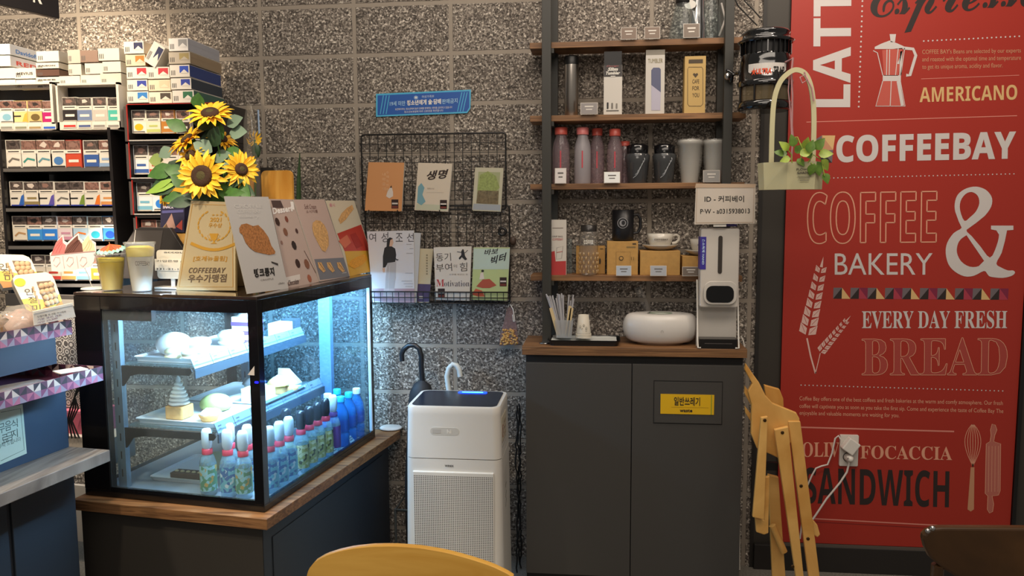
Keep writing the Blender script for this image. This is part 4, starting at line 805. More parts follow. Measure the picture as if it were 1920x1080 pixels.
# wrapped single sunflower, plywood holder, plant leaf and boxes behind the menus
t = thing('wrapped_sunflower', 'single sunflower in a tall clear cellophane sleeve behind the bouquet', 'flowers', cw(.17, .55, ZP))
G = FV(.55); def_c = lambda x, y, d=0: G.p(*G.px(x, y), d)
a0, bb = G.px(474, 372); c = G.p(a0, 1.2221)
m = MB(); hgt = G.px(478, 195)[1]-c.z; m.lathe(c, [(.012, 0), (.03, hgt*.25), (.034, hgt*.6), (.026, hgt*.9), (.01, hgt)], sheer('cellophane', 'efe9dc', .08, .12, .8), 10, cap=False, sy=.5); m.build('sleeve', t)
m = MB(); cf = def_c(478, 262); 
for k in range(12):
    a = 2*math.pi*k/12; m.add([cf, cf+Vector((.022*math.cos(a)-.003, -.004, .018*math.sin(a)-.008)), cf+Vector((.032*math.cos(a), -.006, .03*math.sin(a)+.008)), cf+Vector((.022*math.cos(a+.4), -.004, .018*math.sin(a+.4)))], [(0, 1, 2, 3)], PET)
m.build('flower_head', t)
m = MB(); m.tube([cf, G.p(a0, c.z+.01)], .004, LF, 6); m.ball(def_c(480, 282), .018, .008, .03, LFD, 8, 6); m.build('stem', t)
m = MB(); m.tube([def_c(484, 206), def_c(486, 250)], .0035, cm('9db4cf', .3), 6); m.build('handle_card', t)
PLY = wood('plywood_orange', 'd08f34', 'eab45a', (6, 1, 1), .5)
def stool(x0, x1, y0, y1, v, label, skew=0):
    F = FV(v); a0, b0 = F.px(x0, y1); a1, b1 = F.px(x1, y0); m = MB(); pts = rrect(a0, ZP, a1, b1, .02, 4)
    pts = [(a+(b-b1)*skew, b) for a, b in pts]; pts = [p for p in pts]
    m.slab(F, pts, .012, PLY); return m.build('wooden_board', label=label, cat='board')
stool(491, 547, 319, 372, .62, 'upright orange plywood board with rounded top behind the menus')
stool(456, 474, 335, 372, .66, 'narrow pale plywood board behind the right sunflower')
m = MB(); F = FV(.68); a0, b0 = F.px(470, 372); a1, b1 = F.px(500, 314); m.fbox(F, a0, a1, ZP, b1, -.05, 0, mat('dark_box', '2b2725', .4)); m.build('dark_canister', label='dark square canister between the two plywood boards', cat='canister')
m = MB(); F = FV(.79); B_ = lambda x, y: F.p(*F.px(x, y)); base_ = B_(556, 375); base_.z = ZP
m.tube([base_, B_(560, 340), B_(562, 287)], .016, mat('snake_leaf', '2e4a22', .5, var=.3), 8, flat=.35, r2=.002); m.lathe(Vector((base_.x, base_.y, ZP)), [(.025, 0), (.03, .03), (.028, .032)], cm('8a7a5a'), 14)
m.build('snake_plant', label='single tall pointed green plant leaf behind the rose menu', cat='plant')

# dark point of sale screen and boxes behind the case (staff side)
t = thing('register_screen', 'dark angular back of a till screen behind the tall cup', 'till screen', cw(.40, .68, ZP))
F = FV(.62); m = MB(); F = FV(.45); pts = [(215, 546), (228, 470), (252, 430), (262, 426), (318, 427), (345, 470), (352, 546)]; q = F.pxs(pts); q = [(a, max(b, ZP+.0)) for a, b in q]
m.slab(F, q, .02, mat('till_dark', '2e2b2a', .35)); 
q2 = F.pxs([(232, 462), (254, 432), (306, 432), (300, 470)]); m.poly(F, q2, mat('till_face', '3f3b39', .4), lift=.001); m.line(F, F.pxs([(252, 456), (255, 431)]), .003, cm('b0aaa4', .3), lift=.002); m.build('housing', t, bevel=.002)
def pbox(name, label, cat, F, q, depth, mt, decs=(), group=None, lift=0):
    m = MB(); m.slab(F, F.pxs(q), depth, mt, lift=lift)
    for d in decs:
        if d[0] == 't': m.ptext(F, d[1], d[2], d[3], d[4], d[5], lift=.0012+lift, bold=d[6] if len(d) > 6 else 0)
        else: tri_fill(m, F, d[1], d[2], lift=.0007+lift)
    return m.build(name, label=label, cat=cat, group=group)
F = FV(.50); zb = F.px(330, 440)
pbox('snack_box', 'dark blue and brown printed product box above the till screen', 'box', F, [(301, 436), (345, 436), (346, 383), (301, 383)], .03, cm('2c2a44'), [('p', [(304, 432), (322, 400), (330, 428)], cm('a8857a')), ('p', [(303, 430), (312, 418), (318, 434)], cm('b59a60')), ('p', [(330, 425), (342, 412), (342, 432)], cm('b04a40')), ('p', [(304, 395), (344, 393), (344, 398), (304, 400)], cm('5a5a92')), ('t', 'SNACK', (306, 391), (326, 391), (306, 386), cm('d8d4e8'), .03)])
m = MB(); FF = FV(.50); a0, b0 = FF.px(322, 540); a1, b1 = FF.px(352, 438); m.fbox(FF, a0-.06, a1, ZP, b1, -.035, 0, cm('b98d48', .6)); m.build('wooden_case', label='plain light wooden case under the dark blue product box', cat='box')
pbox('snack_packet', 'yellow and orange packet standing on the dark blue product box', 'packet', F, [(299, 382), (355, 382), (352, 352), (300, 352)], .02, cm('d8a830'), [('p', [(326, 382), (355, 382), (352, 358)], cm('c0502c')), ('p', [(303, 362), (316, 360), (316, 364), (303, 366)], cm('8a6a20')), ('p', [(304, 370), (318, 369), (318, 373), (304, 374)], cm('8a6a20'))])

# ================================================================ bread counter at the left
ZL = .75; LU, LV = .46, -.105
lc = thing('bread_counter', 'dark counter with grey wooden top holding the bread trays at left', 'counter', cw(1.0, -.7, 0))
GW_ = wood('grey_oak', '5f5248', '8d8074', (14, 1.2, 1), .5)
m = MB(); m.cbox(LU, 1.7, -1.5, LV, ZL-.036, ZL, GW_); m.build('worktop', lc, bevel=.002)
m = MB(); m.cbox(LU+.12, 1.66, -1.46, LV-.02, 0, ZL-.0365, mat('counter_slate', '2c3038', .45)); m.build('body', lc)
m = MB(); m.cbox(LU+.112, LU+.1195, -1.46, LV-.27, .04, ZL-.05, NAVY); m.build('door', lc, bevel=.002)
m = MB(); m.cbox(LU+.112, LU+.1195, LV-.255, LV-.03, .04, ZL-.05, NAVY); m.build('door', lc, bevel=.002)
m = MB(); m.cbox(.605, 1.5, -1.4, LV-.006, ZL+.0005, .966, mat('display_box_blue', '2c3d52', .5)); m.build('display_riser', label='dark blue box on the counter carrying the bread trays', cat='box')
m = MB(); m.cbox(.63, 1.5, -1.4, LV-.006, 1.0125, 1.104, mat('riser_dark', '23283a', .5)); m.build('upper_riser', label='dark riser box under the upper bread tray', cat='box')
def triwall(m, F, a0, a1, b0, b1, n, lift=.0004):
    T = [cm('a85f78'), cm('5c3448'), cm('8a8090'), cm('c9b9ae'), cm('7a3f60'), cm('34262e')]
    st = (a1-a0)/n; h = (b1-b0)/2
    for r in (0, 1):
        y0 = b0+h*r; y1 = y0+h
        for i in range(n):
            x0 = a0+st*i; x1 = x0+st; k = (i*2+r*3)
            m.poly(F, [(x0, y0), (x1, y0), (x0, y1)] if (i+r) % 2 else [(x0, y0), (x1, y0), (x1, y1)], T[k % 6], lift); m.poly(F, [(x1, y0), (x1, y1), (x0, y1)] if (i+r) % 2 else [(x0, y0), (x1, y1), (x0, y1)], T[(k+2) % 6], lift)
def tray(label, u0, z0, z1):
    t = thing('bread_tray', label, 'tray', cw(u0+.25, -.7, z0), 'triangle patterned bread trays'); TM = cm('6b3a55')
    m = MB(); m.cbox(u0+.003, 1.5, -1.4, LV-.003, z0, z0+.003, TM); m.build('tray_bottom', t)
    F = FU(u0); m = MB(); m.fbox(F, -1.4, LV, z0, z1, -.003, 0, TM); triwall(m, F, -1.4, LV, z0, z1, 56); 
    m.build('side_wall', t)
    F = Fr(cw(0, LV), EU, (0, 0, 1)); m = MB(); m.fbox(F, u0, 1.5, z0, z1, -.003, 0, TM); m.build('end_wall', t)
    G = Fr(cw(0, LV-.003), -EU, (0, 0, 1)); m = MB(); triwall(m, G, -1.5, -u0-.004, z0+.003, z1, 40); m.build('inner_print', t)
tray('lower triangle patterned bread tray on the dark blue box', .469, .9665, 1.010)
tray('upper triangle patterned bread tray full of packed bread', .572, 1.105, 1.149)
# sign on the blue box
F = FU(.6042); m = MB(); q = F.pxs([(0, 872), (49, 850), (41, 758), (0, 766)]); t = thing('notice_sign', 'pale green framed notice with handwriting on the side of the blue box', 'sign', F.p(*q[0], 0))
q[0] = F.px(-60, 896); q[3] = F.px(-60, 778); m = MB(); m.slab(F, q, .002, cm('b9c4b4', .5), lift=.0025); m.line(F, F.pxs([(0, 864), (44, 843), (37, 766), (0, 773)]), .002, cm('6b7668'), lift=.0028)
for s, (x, y), sz in (('무', (2, 812), 16), ('음', (14, 807), 16), ('식', (26, 802), 14), ('료', (8, 830), 14), ('금', (17, 826), 14), ('지', (26, 821), 14)): m.ptext(F, s, (x-6, y+2), (x+6, y-2), (x-7, y-sz), cm('4c564c'), lift=.003)
m.ptext(F, '부탁 드립니다', (-4, 842), (38, 826), (-5, 834), cm('4c564c'), lift=.003); m.build('card', t)

# packed bread in the trays
CLING = sheer('bread_bag', 'e8e4dc', .22, .12, .9)
def onz(x, y, z): p = at_z(x, y, z); d = p-C0; return d.dot(EU), d.dot(EV)
def lerpq(q, s, r): # q: BL, BR, TR, TL
    a = Vector(q[0]).lerp(Vector(q[1]), s); b = Vector(q[3]).lerp(Vector(q[2]), s); c = a.lerp(b, r); return (c.x, c.y)
def riceb(label, q, u, depth=.05):
    F = Fr(cw(u, LV-.2), (EV*.80-EU*.6).normalized(), (EU*.35+Vector((0, 0, 1))).normalized())
    t = thing('rice_cake_box', label, 'box', F.p(*F.px(*q[0]), 0), 'white windowed rice cake boxes')
    P_ = lambda s, r: F.px(*lerpq(q, s, r))
    outl = [P_(0, 0), P_(1, 0), P_(1, .78), P_(.97, .92), P_(.86, 1), P_(.14, 1), P_(.04, .94), P_(0, .8)]
    m = MB(); m.slab(F, outl, depth, mat('box_white', 'ece4d2', .45), cm('cfc8b6')); m.build('carton', t)
    m = MB(); m.poly(F, [P_(0, 0), P_(1, 0), P_(1, .3), P_(.75, .22), P_(.5, .3), P_(.25, .2), P_(0, .3)], mat('sand_orange', 'c98a52', .5), .0006); m.poly(F, [P_(0, .2), P_(.25, .16), P_(.5, .24), P_(.75, .17), P_(1, .25), P_(1, .42), P_(.6, .36), P_(.3, .48), P_(0, .5)], mat('sand_yellow', 'e2c05e', .5), .0009)
    m.ell(F, *P_(.16, .84), .016, .014, mat('badge_yellow', 'e8d23c', .5), .0012)
    for k, ch in enumerate('인절미'):
        a, b = P_(.27, .62-.18*k); m.text(F, ch, a-.012, b-.011, a+.012, b+.011, cm('5a4a3a'), .0014)
    for k in range(4): a, b = P_(.40, .66-.1*k); m.rect(F, a-.003, b-.008, a+.003, b+.008, cm('b89a74'), .0014)
    m.build('print', t)
    m = MB(); w = [P_(.52, .22), P_(.93, .22), P_(.90, .78), P_(.55, .80)]; m.poly(F, w, cm('7c6654'), .0016); 
    for i in range(3):
        for j in range(4): a, b = P_(.60+.12*i+.03*(j % 2), .28+.135*j); m.ball(F.p(a, b, .001), .0095, .007, .0105, mat('rice_cake', 'c9a884', .7), 10, 6, F=F)
    m.build('window', t)
    return t
riceb('white and yellow rice cake box with window at the front of the upper tray', [(62, 606), (122, 582), (97, 509), (18, 517)], .66)
riceb('white and yellow rice cake box with window leaning behind the front one', [(6, 540), (78, 532), (55, 478), (-30, 476)], .76)
F = FU(.5695); t = thing('price_card', 'white price card in a clear holder clipped to the upper tray end', 'price card', F.p(*F.px(60, 605)))
m = MB(); m.slab(F, F.pxs([(62, 610), (140, 594), (134, 571), (60, 588)]), .002, cm('d9d4cb', .4), lift=.004)
for k, (s, cc2) in enumerate((('인절미롤 쑥 크림 카스테라', INK), ('기본 쿠키 세트', cm('5a3a6a')), ('개당 10,500', cm('7a5a7a')))): m.ptext(F, s, (68, 598+k*6-2), (122-k*8, 585+k*6+1), (67, 594+k*6-2), cc2, lift=.0046)
m.build('card', t)
m = MB(); m.slab(F, F.pxs([(61, 588), (134, 572), (133, 568), (60, 584)]), .006, WHITE, lift=.0055); m.build('holder', t)
BRD = mat('bread_golden', 'b98a4c', .65, var=.25, bscale=40); BRG = mat('bread_grey', '8d857c', .7, var=.2, bscale=50); BRP = mat('bread_pink', '9a7c74', .7, var=.25)
def loaf(label, c, rx, ry, rz, br, rot=0, name='wrapped_bread'):
    t = thing(name, label, 'bread', c); F = Fr(c, (EV*math.cos(rot)-EU*math.sin(rot)), (0, 0, 1)); m = MB(); m.ball(Vector(c)+Vector((0, 0, rz*.62)), rx, ry, rz, br, 20, 10, z0=-.6, wob=.2, F=F); m.build('loaf', t)
    m = MB(); m.ball(Vector(c)+Vector((0, 0, rz*.66)), rx*1.12, ry*1.12, rz*1.12, CLING, 18, 9, z0=-.56, wob=.35, F=F, seed=5); m.build('bag', t)
zt_ = 1.1086
def cz(x, y, z): p = at_z(x, y, z); return Vector((p.x, p.y, z))
loaf('round brown bread in a clear bag at the right end of the upper tray', cw(.64, -.22, zt_), .06, .055, .052, BRP)
loaf('golden bread in a clear bag in the middle of the upper tray', cw(.65, -.37, zt_), .075, .06, .058, BRD)
loaf('golden brown bagged bread at the left edge of the upper tray', cw(.65, -.55, zt_), .08, .06, .058, BRP)
loaf('grey wrapped loaf stacked behind the front breads', cw(.78, -.38, zt_), .08, .06, .085, BRG)
loaf('tall grey wrapped loaf at the left edge of the upper tray', cw(.80, -.58, zt_), .09, .06, .09, BRG)
m = MB(); m.cbox(.70, .86, -.26, -.13, 1.1087, 1.14, cm('cfc7b8')); m.build('bread_carton', label='plain pale carton under the windowed rice cake boxes', cat='box')
m = MB(); m.cbox(.79, .98, -.60, -.20, 1.1087, 1.20, cm('b9ada0')); m.build('bread_carton', label='tall pale carton at the back of the upper tray', cat='box')
# lower tray
F = Fr(cw(.55, -.30, .9702), EV, -EU); 
t = thing('cookie_pack', 'flat clear pack of golden cookies lying on the lower tray', 'cookies', cw(.55, -.33, .970)); T3 = Fr(cw(.545, -.33, .9903), (EV*.95-EU*.3).normalized(), (EU*.95+EV*.3).normalized())
m = MB(); m.slab(T3, rrect(-.07, -.05, .07, .05, .01), .02, cm('a9845a'), lift=.0); m.build('tray', t, bevel=.002)
m = MB()
for i in range(4): m.ell(T3, -.045+.03*i, .0, .014, .034, BRD, .001, n=14)
m.slab(T3, rrect(-.073, -.053, .073, .053, .01), .003, CLING, lift=.0045); m.build('cookies', t)
t = thing('label_card', 'small white card lying at the right end of the lower tray', 'card', cw(.52, -.17, .9702)); m = MB(); T4 = Fr(cw(.52, -.175, 1.0105), (EV*.9-EU*.4).normalized(), (EU*.9+EV*.4).normalized()); m.slab(T4, rrect(-.04, -.028, .04, .028, .003), .003, WHITE); m.rect(T4, -.03, -.02, .03, .02, mat('card_pink', 'd2b4bc', .5)); m.build('card', t)
loaf('clear wrapped bread lying at the left edge of the lower tray', cw(.55, -.52, .9701), .085, .05, .02, BRP)

# patterned screen, blue crate and glow behind the counters
def damask():
    m = bpy.data.materials.new('damask_print'); m.use_nodes = True; nt = m.node_tree; b = nt.nodes['Principled BSDF']; L_ = nt.links.new; N = nt.nodes.new
    tc = N('ShaderNodeTexCoord'); v = N('ShaderNodeTexVoronoi'); v.inputs['Scale'].default_value = 36; v.feature = 'F1'; v.inputs['Randomness'].default_value = .35; L_(tc.outputs['Object'], v.inputs['Vector'])
    s = N('ShaderNodeMath'); s.operation = 'MULTIPLY'; s.inputs[1].default_value = 30; L_(v.outputs['Distance'], s.inputs[0]); sn = N('ShaderNodeMath'); sn.operation = 'SINE'; L_(s.outputs[0], sn.inputs[0])
    r = N('ShaderNodeValToRGB'); r.color_ramp.elements[0].position = .1; r.color_ramp.elements[0].color = (*lin('4f4a48'), 1); r.color_ramp.elements[1].position = .35; r.color_ramp.elements[1].color = (*lin('b9b2aa'), 1); L_(sn.outputs[0], r.inputs[0]); L_(r.outputs[0], b.inputs['Base Color']); return m
FB_ = FV(.33); m = MB(); a0, b0 = FB_.px(40, 840); a1, b1 = FB_.px(165, 590); m.fbox(FB_, a0-.3, a1+.02, 0.62, b1, -.02, 0, damask()); m.build('patterned_screen', label='pale screen with black ornamental pattern behind the bread trays', cat='screen')
m = MB(); FQ = FV(.38); a0, b0 = FQ.px(50, 598); a1, b1 = FQ.px(148, 545); m.fbox(FQ, a0-.1, a1, b1-.20, b1-.02, -.03, -.005, cm('3d3936')); m.rect(FQ, a1-.12, b1-.06, a1-.01, b1-.035, cm('8a857c'), -.004); m.rect(FQ, a1-.09, b1-.12, a1-.01, b1-.075, cm('a9a49a'), -.004)
m.build('leaflet_rack', label='grey leaflet rack behind the upper bread tray', cat='rack')
m = MB(); FQ = FV(.30); a0, b0 = FQ.px(124, 812); a1, b1 = FQ.px(152, 772); m.fbox(FQ, a0-.04, a1+.06, b0, b1, -.12, 0, mat('crate_pink', 'b0566a', .6)); m.line(FQ, [(a0-.03, b1-.005), (a1+.05, b1-.005)], .003, cm('d08a98')); m.build('pink_basket', label='small pink basket on the pale ledge behind the display case', cat='basket')
m = MB(); a0, b0 = FQ.px(120, 838); a1, b1 = FQ.px(152, 814); m.fbox(FQ, a0-.25, a1+.15, b1-.10, b1-.001, -.10, .03, cm('a39a90', .6)); m.build('back_ledge', label='pale ledge under the pink basket behind the counters', cat='ledge')
m = MB()
for k in range(4): m.tube([FV(.26).p(*FV(.26).px(x+k*3, y)) for x, y in ((148, 716), (140-k*3, 745), (132+k*2, 765), (126, 790), (128+k*4, 822))], .003, mat('cable_black', '161616', .5), 6)
m.build('hanging_cables', label='black cables hanging between bread tray and display case', cat='cable')
m = MB(); Fk = FV(.75); a0, b0 = Fk.px(126, 958); a1, b1 = Fk.px(162, 912); m.fbox(Fk, a0-.05, a1+.1, b0-.5, b1, -.02, 0, mat('white_cabinet_back', 'e9dccb', .5)); m.build('pale_cabinet', label='brightly lit pale cabinet seen through the gap between the counters', cat='cabinet')
spot('staff_side_fill', tuple(cw(.9, .25, 1.6)), tuple(cw(.95, .75, .35)), 60, 55, (1, .86, .7))  # unseen fill spot, added to brighten the pale cabinet in the gap

# ================================================================ tobacco racks
TY = -.35; FT_ = FY(TY)
RKB = mat('rack_black', '1d1a1a', .3); RKW = mat('rack_white', 'd9d2c6', .4); RKR = mat('rack_red', '9c241c', .4); RAIL = mat('rack_rail', 'c9c5c0', .25, metal=.4)
def px1(x, y): return FT_.px(x, y)
def rackbox(m, x0, y0, x1, y1, c0, c1, mt):   # y0 top, y1 bottom in the picture at the rack plane
    a0, b1 = px1(x0, y0); a1, b0 = px1(x1, y1); m.fbox(FT_, a0, a1, b0, b1, c0, c1, mt)
rk = thing('tobacco_rack', 'black steel shelf rack of cigarette packs with white upper frames at far left', 'rack', (-.72, -.25, 1.05))
m = MB(); m.fbox(FT_, px1(-30, 0)[0], px1(228, 0)[0], 1.05, px1(0, 240)[1], -.348, -.26, RKB); m.build('back_panel', rk)
for q0, q1 in (((3, 243), (24, 560)), ((207, 240), (229, 560))):
    A = Vector(px1(*q0)); B = Vector(px1(*q1)); m = MB(); B = B+(B-A).normalized()*.02
    m.slab(FT_, [(A.x, A.y), (A.x+.012, A.y), (B.x+.012, 1.05), (B.x, 1.05)], .26, RKB, lift=.022); m.build('side_frame', rk)
for yy, (xa, xb) in ((318, (8, 216)), (392, (14, 222)), (462, (20, 226)), (532, (28, 232))):
    m = MB(); a0, b = px1(xa, yy); a1, _ = px1(xb, yy); m.fbox(FT_, a0, a1, b-.012, b, -.20, .018, RKB); m.fbox(FT_, a0, a1, b-.010, b+.003, .018, .021, mat('rail_dark', '6e6a66', .3, metal=.3)); m.build('shelf', rk)
for x0, x1, y0, y1 in ((-30, 109, 158, 245), (110, 232, 158, 243)):
    m = MB(); a0, b1 = px1(x0, y0); a1, b0 = px1(x1, y1)
    for a, b, c_, d in ((a0, a1, b1-.008, b1), (a0, a1, b0, b0+.008), (a0, a0+.008, b0, b1), (a1-.010, a1, b0, b1)): m.fbox(FT_, a, b, c_, d, -.22, .02, RKW)
    m.fbox(FT_, a0, a1, b0+.008, b0+.03, .017, .02, RKW); m.build('white_frame', rk); m = MB(); m.fbox(FT_, a0+.0085, a1-.0105, b0+.009, b1-.009, -.05, -.04, RKB); m.build('dark_liner', rk)
rk2 = thing('tobacco_rack', 'black and red edged rack of cigarette packs behind the sunflowers', 'rack', (-.2, -.25, 1.235))
m = MB(); m.fbox(FY(-.06), FY(-.06).px(262, 0)[0], FY(-.06).px(424, 0)[0], 1.235, px1(0, 195)[1], -.057, 0, RKB); m.build('back_panel', rk2)
for (x0, y0), (x1, y1) in (((244, 198), (420, 263)), ((248, 268), (420, 334)), ((254, 338), (420, 402)), ((262, 406), (420, 470))):
    m = MB(); a0, b1 = px1(x0, y0); a1, b0 = px1(x1, y1)
    m.fbox(FT_, a0, a1, b0, b0+.005, -.2, .021, RAIL); m.fbox(FT_, a0, a1, b0-.012, b0, -.2, .018, RKB); m.fbox(FT_, a0-.003, a0, b0, b1, -.2, .018, RKB); m.fbox(FT_, a0-.004, a0, b0, b1, .018, .021, RKR); m.fbox(FT_, a0-.018, a0-.003, b0, b1-.005, -.2, .015, mat('rack_grey', '4b4644', .4)); m.fbox(FT_, a1, a1+.004, b0, b1, -.2, .02, RKB)
    if y0 < 200: m.fbox(FT_, a0, a1, b1, b1+.003, -.2, .018, RKB); m.fbox(FT_, a0, a1, b1, b1+.003, .018, .021, RKR)
    m.build('tray', rk2)
WARN = mat('warning_photo', '4e4440', .5, var=.8, bscale=110); WARN2 = mat('warning_photo_warm', '7a5a50', .5, var=.7, bscale=110); prng = random.Random(5); PKW = mat('pack_white', 'ddd8cd', .4)
def pack(x0, x1, y0, y1, base, acc, style, label, warm=0, lift=0, F=None, name='cigarette_pack'):
    F = F or FT_; a0, b0 = F.px(x0, y1); a1, b1 = F.px(x1, y0); m = MB(); W = a1-a0-.001; H = b1-b0; X = lambda s: a0+W*s; Y = lambda s: b0+H*s
    m.fbox(F, a0, a0+W, b0, b1, lift-.022, lift, cm(base, .4)); G = F.off(lift); 
    m.rect(G, X(.05), Y(.66), X(.95), Y(.98), WARN2 if warm else WARN, .0004); m.poly(G, [(X(.5+prng.uniform(.14, .34)*math.cos(k*1.256)), Y(.83+prng.uniform(.05, .13)*math.sin(k*1.256))) for k in range(5)], cm(prng.choice(('b8aca4', '2e2624', '8a6a60', 'c9beb4'))), .0008)
    m.rect(G, X(.03), Y(.52), X(.97), Y(.65), PKW, .0005); m.rect(G, X(.15), Y(.565), X(.85), Y(.60), INK, .0008)
    ac = cm(acc, .4)
    if style == 0: m.line(G, [(X(.15), Y(.2)), (X(.4), Y(.34)), (X(.85), Y(.28))], H*.07, ac, .0006)
    elif style == 1: m.rect(G, X(.03), Y(.03), X(.97), Y(.48), ac, .0005); m.rect(G, X(.2), Y(.2), X(.8), Y(.3), PKW, .0008)
    elif style == 2: m.ell(G, X(.5), Y(.26), W*.3, H*.15, ac, .0006, n=14); m.rect(G, X(.1), Y(.04), X(.9), Y(.08), INK, .0006)
    elif style == 3: m.poly(G, [(X(.6), Y(.03)), (X(.97), Y(.03)), (X(.97), Y(.48)), (X(.8), Y(.4))], ac, .0006); m.rect(G, X(.08), Y(.28), X(.55), Y(.34), INK, .0006)
    elif style == 4: m.rect(G, X(.03), Y(.03), X(.97), Y(.18), ac, .0005); m.rect(G, X(.2), Y(.28), X(.8), Y(.36), ac, .0006)
    m.rect(G, X(.08), Y(.0), X(.92), Y(.05), cm('2f3c9a' if 'second black' in label else ('4a4644' if 'black' in label else 'a9a49a')), .0009)
    return m.build(name, label=label, cat='cigarette pack', group='cigarette packs on the racks')
ordn = ['leftmost', 'second', 'third', 'fourth', 'fifth', 'sixth', 'seventh', 'eighth']
cn = {'7fb0c4': 'pale blue', 'c9a94a': 'tan', '6b5a34': 'brown crest', 'b0246a': 'magenta', '2a2628': 'charcoal', '6e7fa0': 'slate blue', 'b9b3aa': 'grey', '4fb0a0': 'mint', '6d6a64': 'grey line', '3f8a80': 'teal', '5f8f9a': 'grey green', '4a78b0': 'blue', 'c04a30': 'orange red', '3a5a9a': 'navy', '8aa6c8': 'light blue', '2f60b0': 'strong blue', '8a7a50': 'olive', '5a4fa0': 'violet', '6f8a3a': 'green', 'd8742a': 'orange', 'c88a50': 'amber', 'b08a60': 'sand', '3a8ad0': 'sky blue', '2f7ad0': 'bright blue', 'c08aa0': 'pink', '70a8c0': 'aqua', '2fa0b8': 'turquoise', '1f4ab0': 'deep blue', 'd8b020': 'yellow disc', 'b8c070': 'lime box', 'b87a34': 'caramel', '3a2f2c': 'black', 'b03a30': 'red', '6a9ac0': 'sky', 'd8d0c0': 'cream'}
rows = [('left rack top frame', 188, 231, [(0, 25), (25, 51), (53, 79), (80, 106)], [('cdd6d8', '7fb0c4', 2, 1), ('d9c68a', 'c9a94a', 3, 1), ('cfb478', '6b5a34', 2, 1), ('d8c8cc', 'b0246a', 1, 1)]),
 ('left rack second frame', 182, 228, [(118, 144), (145, 172), (175, 200), (203, 226)], [('d9d4ca', '2a2628', 1, 0), ('d9d4ca', '6e7fa0', 1, 0), ('d9d4ca', 'b9b3aa', 1, 0), ('d9d4ca', '4fb0a0', 1, 0)]),
 ('left rack first black shelf', 262, 315, [(13, 39), (41, 68), (69, 96), (96, 123), (124, 152), (158, 185), (186, 212)], [('d6d2c8', '6d6a64', 0, 0), ('d6d2c8', '3f8a80', 0, 1), ('d6d2c8', '5f8f9a', 0, 1), ('d6d2c8', '4a78b0', 2, 1), ('a8382c', 'c04a30', 1, 1), ('d6d2c8', '3a5a9a', 1, 0), ('d6d2c8', '8aa6c8', 4, 1)]),
 ('left rack second black shelf', 340, 386, [(20, 44), (46, 73), (73, 101), (104, 131), (131, 158), (160, 187), (189, 215)], [('d6d2c8', '2f60b0', 3, 0), ('d6d2c8', '8a7a50', 4, 0), ('d6d2c8', '5a4fa0', 3, 0), ('d6d2c8', '6d6a64', 0, 0), ('d6d2c8', '6f8a3a', 3, 0), ('d6d2c8', 'd8742a', 3, 1), ('d6d2c8', 'c88a50', 4, 1)]),
 ('left rack third black shelf', 405, 452, [(25, 51), (52, 79), (80, 107), (110, 136), (137, 164), (166, 192), (193, 219)], [('d8d0c0', 'b08a60', 0, 0), ('d6dce0', '3a8ad0', 1, 1), ('cfdcea', '2f7ad0', 1, 0), ('d8c8cc', 'c08aa0', 4, 1), ('a8c4d8', 'd8742a', 0, 0), ('c0d4dc', '2fa0b8', 2, 0), ('3f8ad0', '1f4ab0', 2, 0)]),
 ('left rack fourth black shelf', 478, 526, [(61, 85), (87, 113), (115, 141), (143, 169), (171, 197)], [('d0c8b8', '8a7a50', 4, 0), ('d0c8b8', 'b03a30', 4, 0), ('d0c8b8', 'c88a50', 4, 1), ('d0d4d8', '6a9ac0', 4, 0), ('c8b898', 'b87a34', 1, 1)]),
 ('right rack top tray', 206, 250, [(248, 273), (275, 300), (303, 327), (331, 356)], [('e0dccf', 'd8b020', 2, 0), ('ddd8c0', 'b8c070', 4, 0), ('b88040', 'b87a34', 1, 1), ('cfc8bc', '3a2f2c', 1, 1)]),
 ('right rack second tray', 272, 327, [(252, 278), (280, 306), (308, 334), (336, 362)], [('d8dce0', '3a5a9a', 4, 0), ('d0c8b0', 'b03a30', 4, 0), ('d0c8c0', '6f8a3a', 3, 1), ('d0c8c0', 'd8742a', 1, 0)]),
 ('right rack third tray', 342, 396, [(258, 285), (287, 312), (314, 339), (341, 366)], [('cfd8dc', '70a8c0', 4, 0), ('d0dce4', '2f7ad0', 2, 0), ('d0c8c0', 'c04a30', 3, 0), ('d0c8c0', '5a4fa0', 1, 0)]),
 ('right rack lowest tray', 412, 462, [(267, 293), (295, 320), (322, 347)], [('b86a5a', 'b03a30', 4, 1), ('d0c8c0', 'd8d0c0', 4, 0), ('c8a04a', 'c88a50', 4, 0)])]
for place, y0, y1, xs_, ds in rows:
    for k, ((x0, x1), (b, a, s, w_)) in enumerate(zip(xs_, ds)):
        bn = {'3f8ad0': 'blue', 'a8382c': 'red', 'b88040': 'brown', 'b86a5a': 'rosy', 'c8a04a': 'golden'}.get(b, 'pale')
        n_ = len(xs_); where = ordn[k] if k == 0 else ('rightmost' if k == n_-1 else ordn[k]+' from left')
        lab = '%s cigarette pack with %s print, %s, %s' % (bn, cn[a], where, place)
        slant = 0 if k else 0
        pack(x0, x1, y0+(k % 2)*.6, y1, b, a, s, lab, w_)
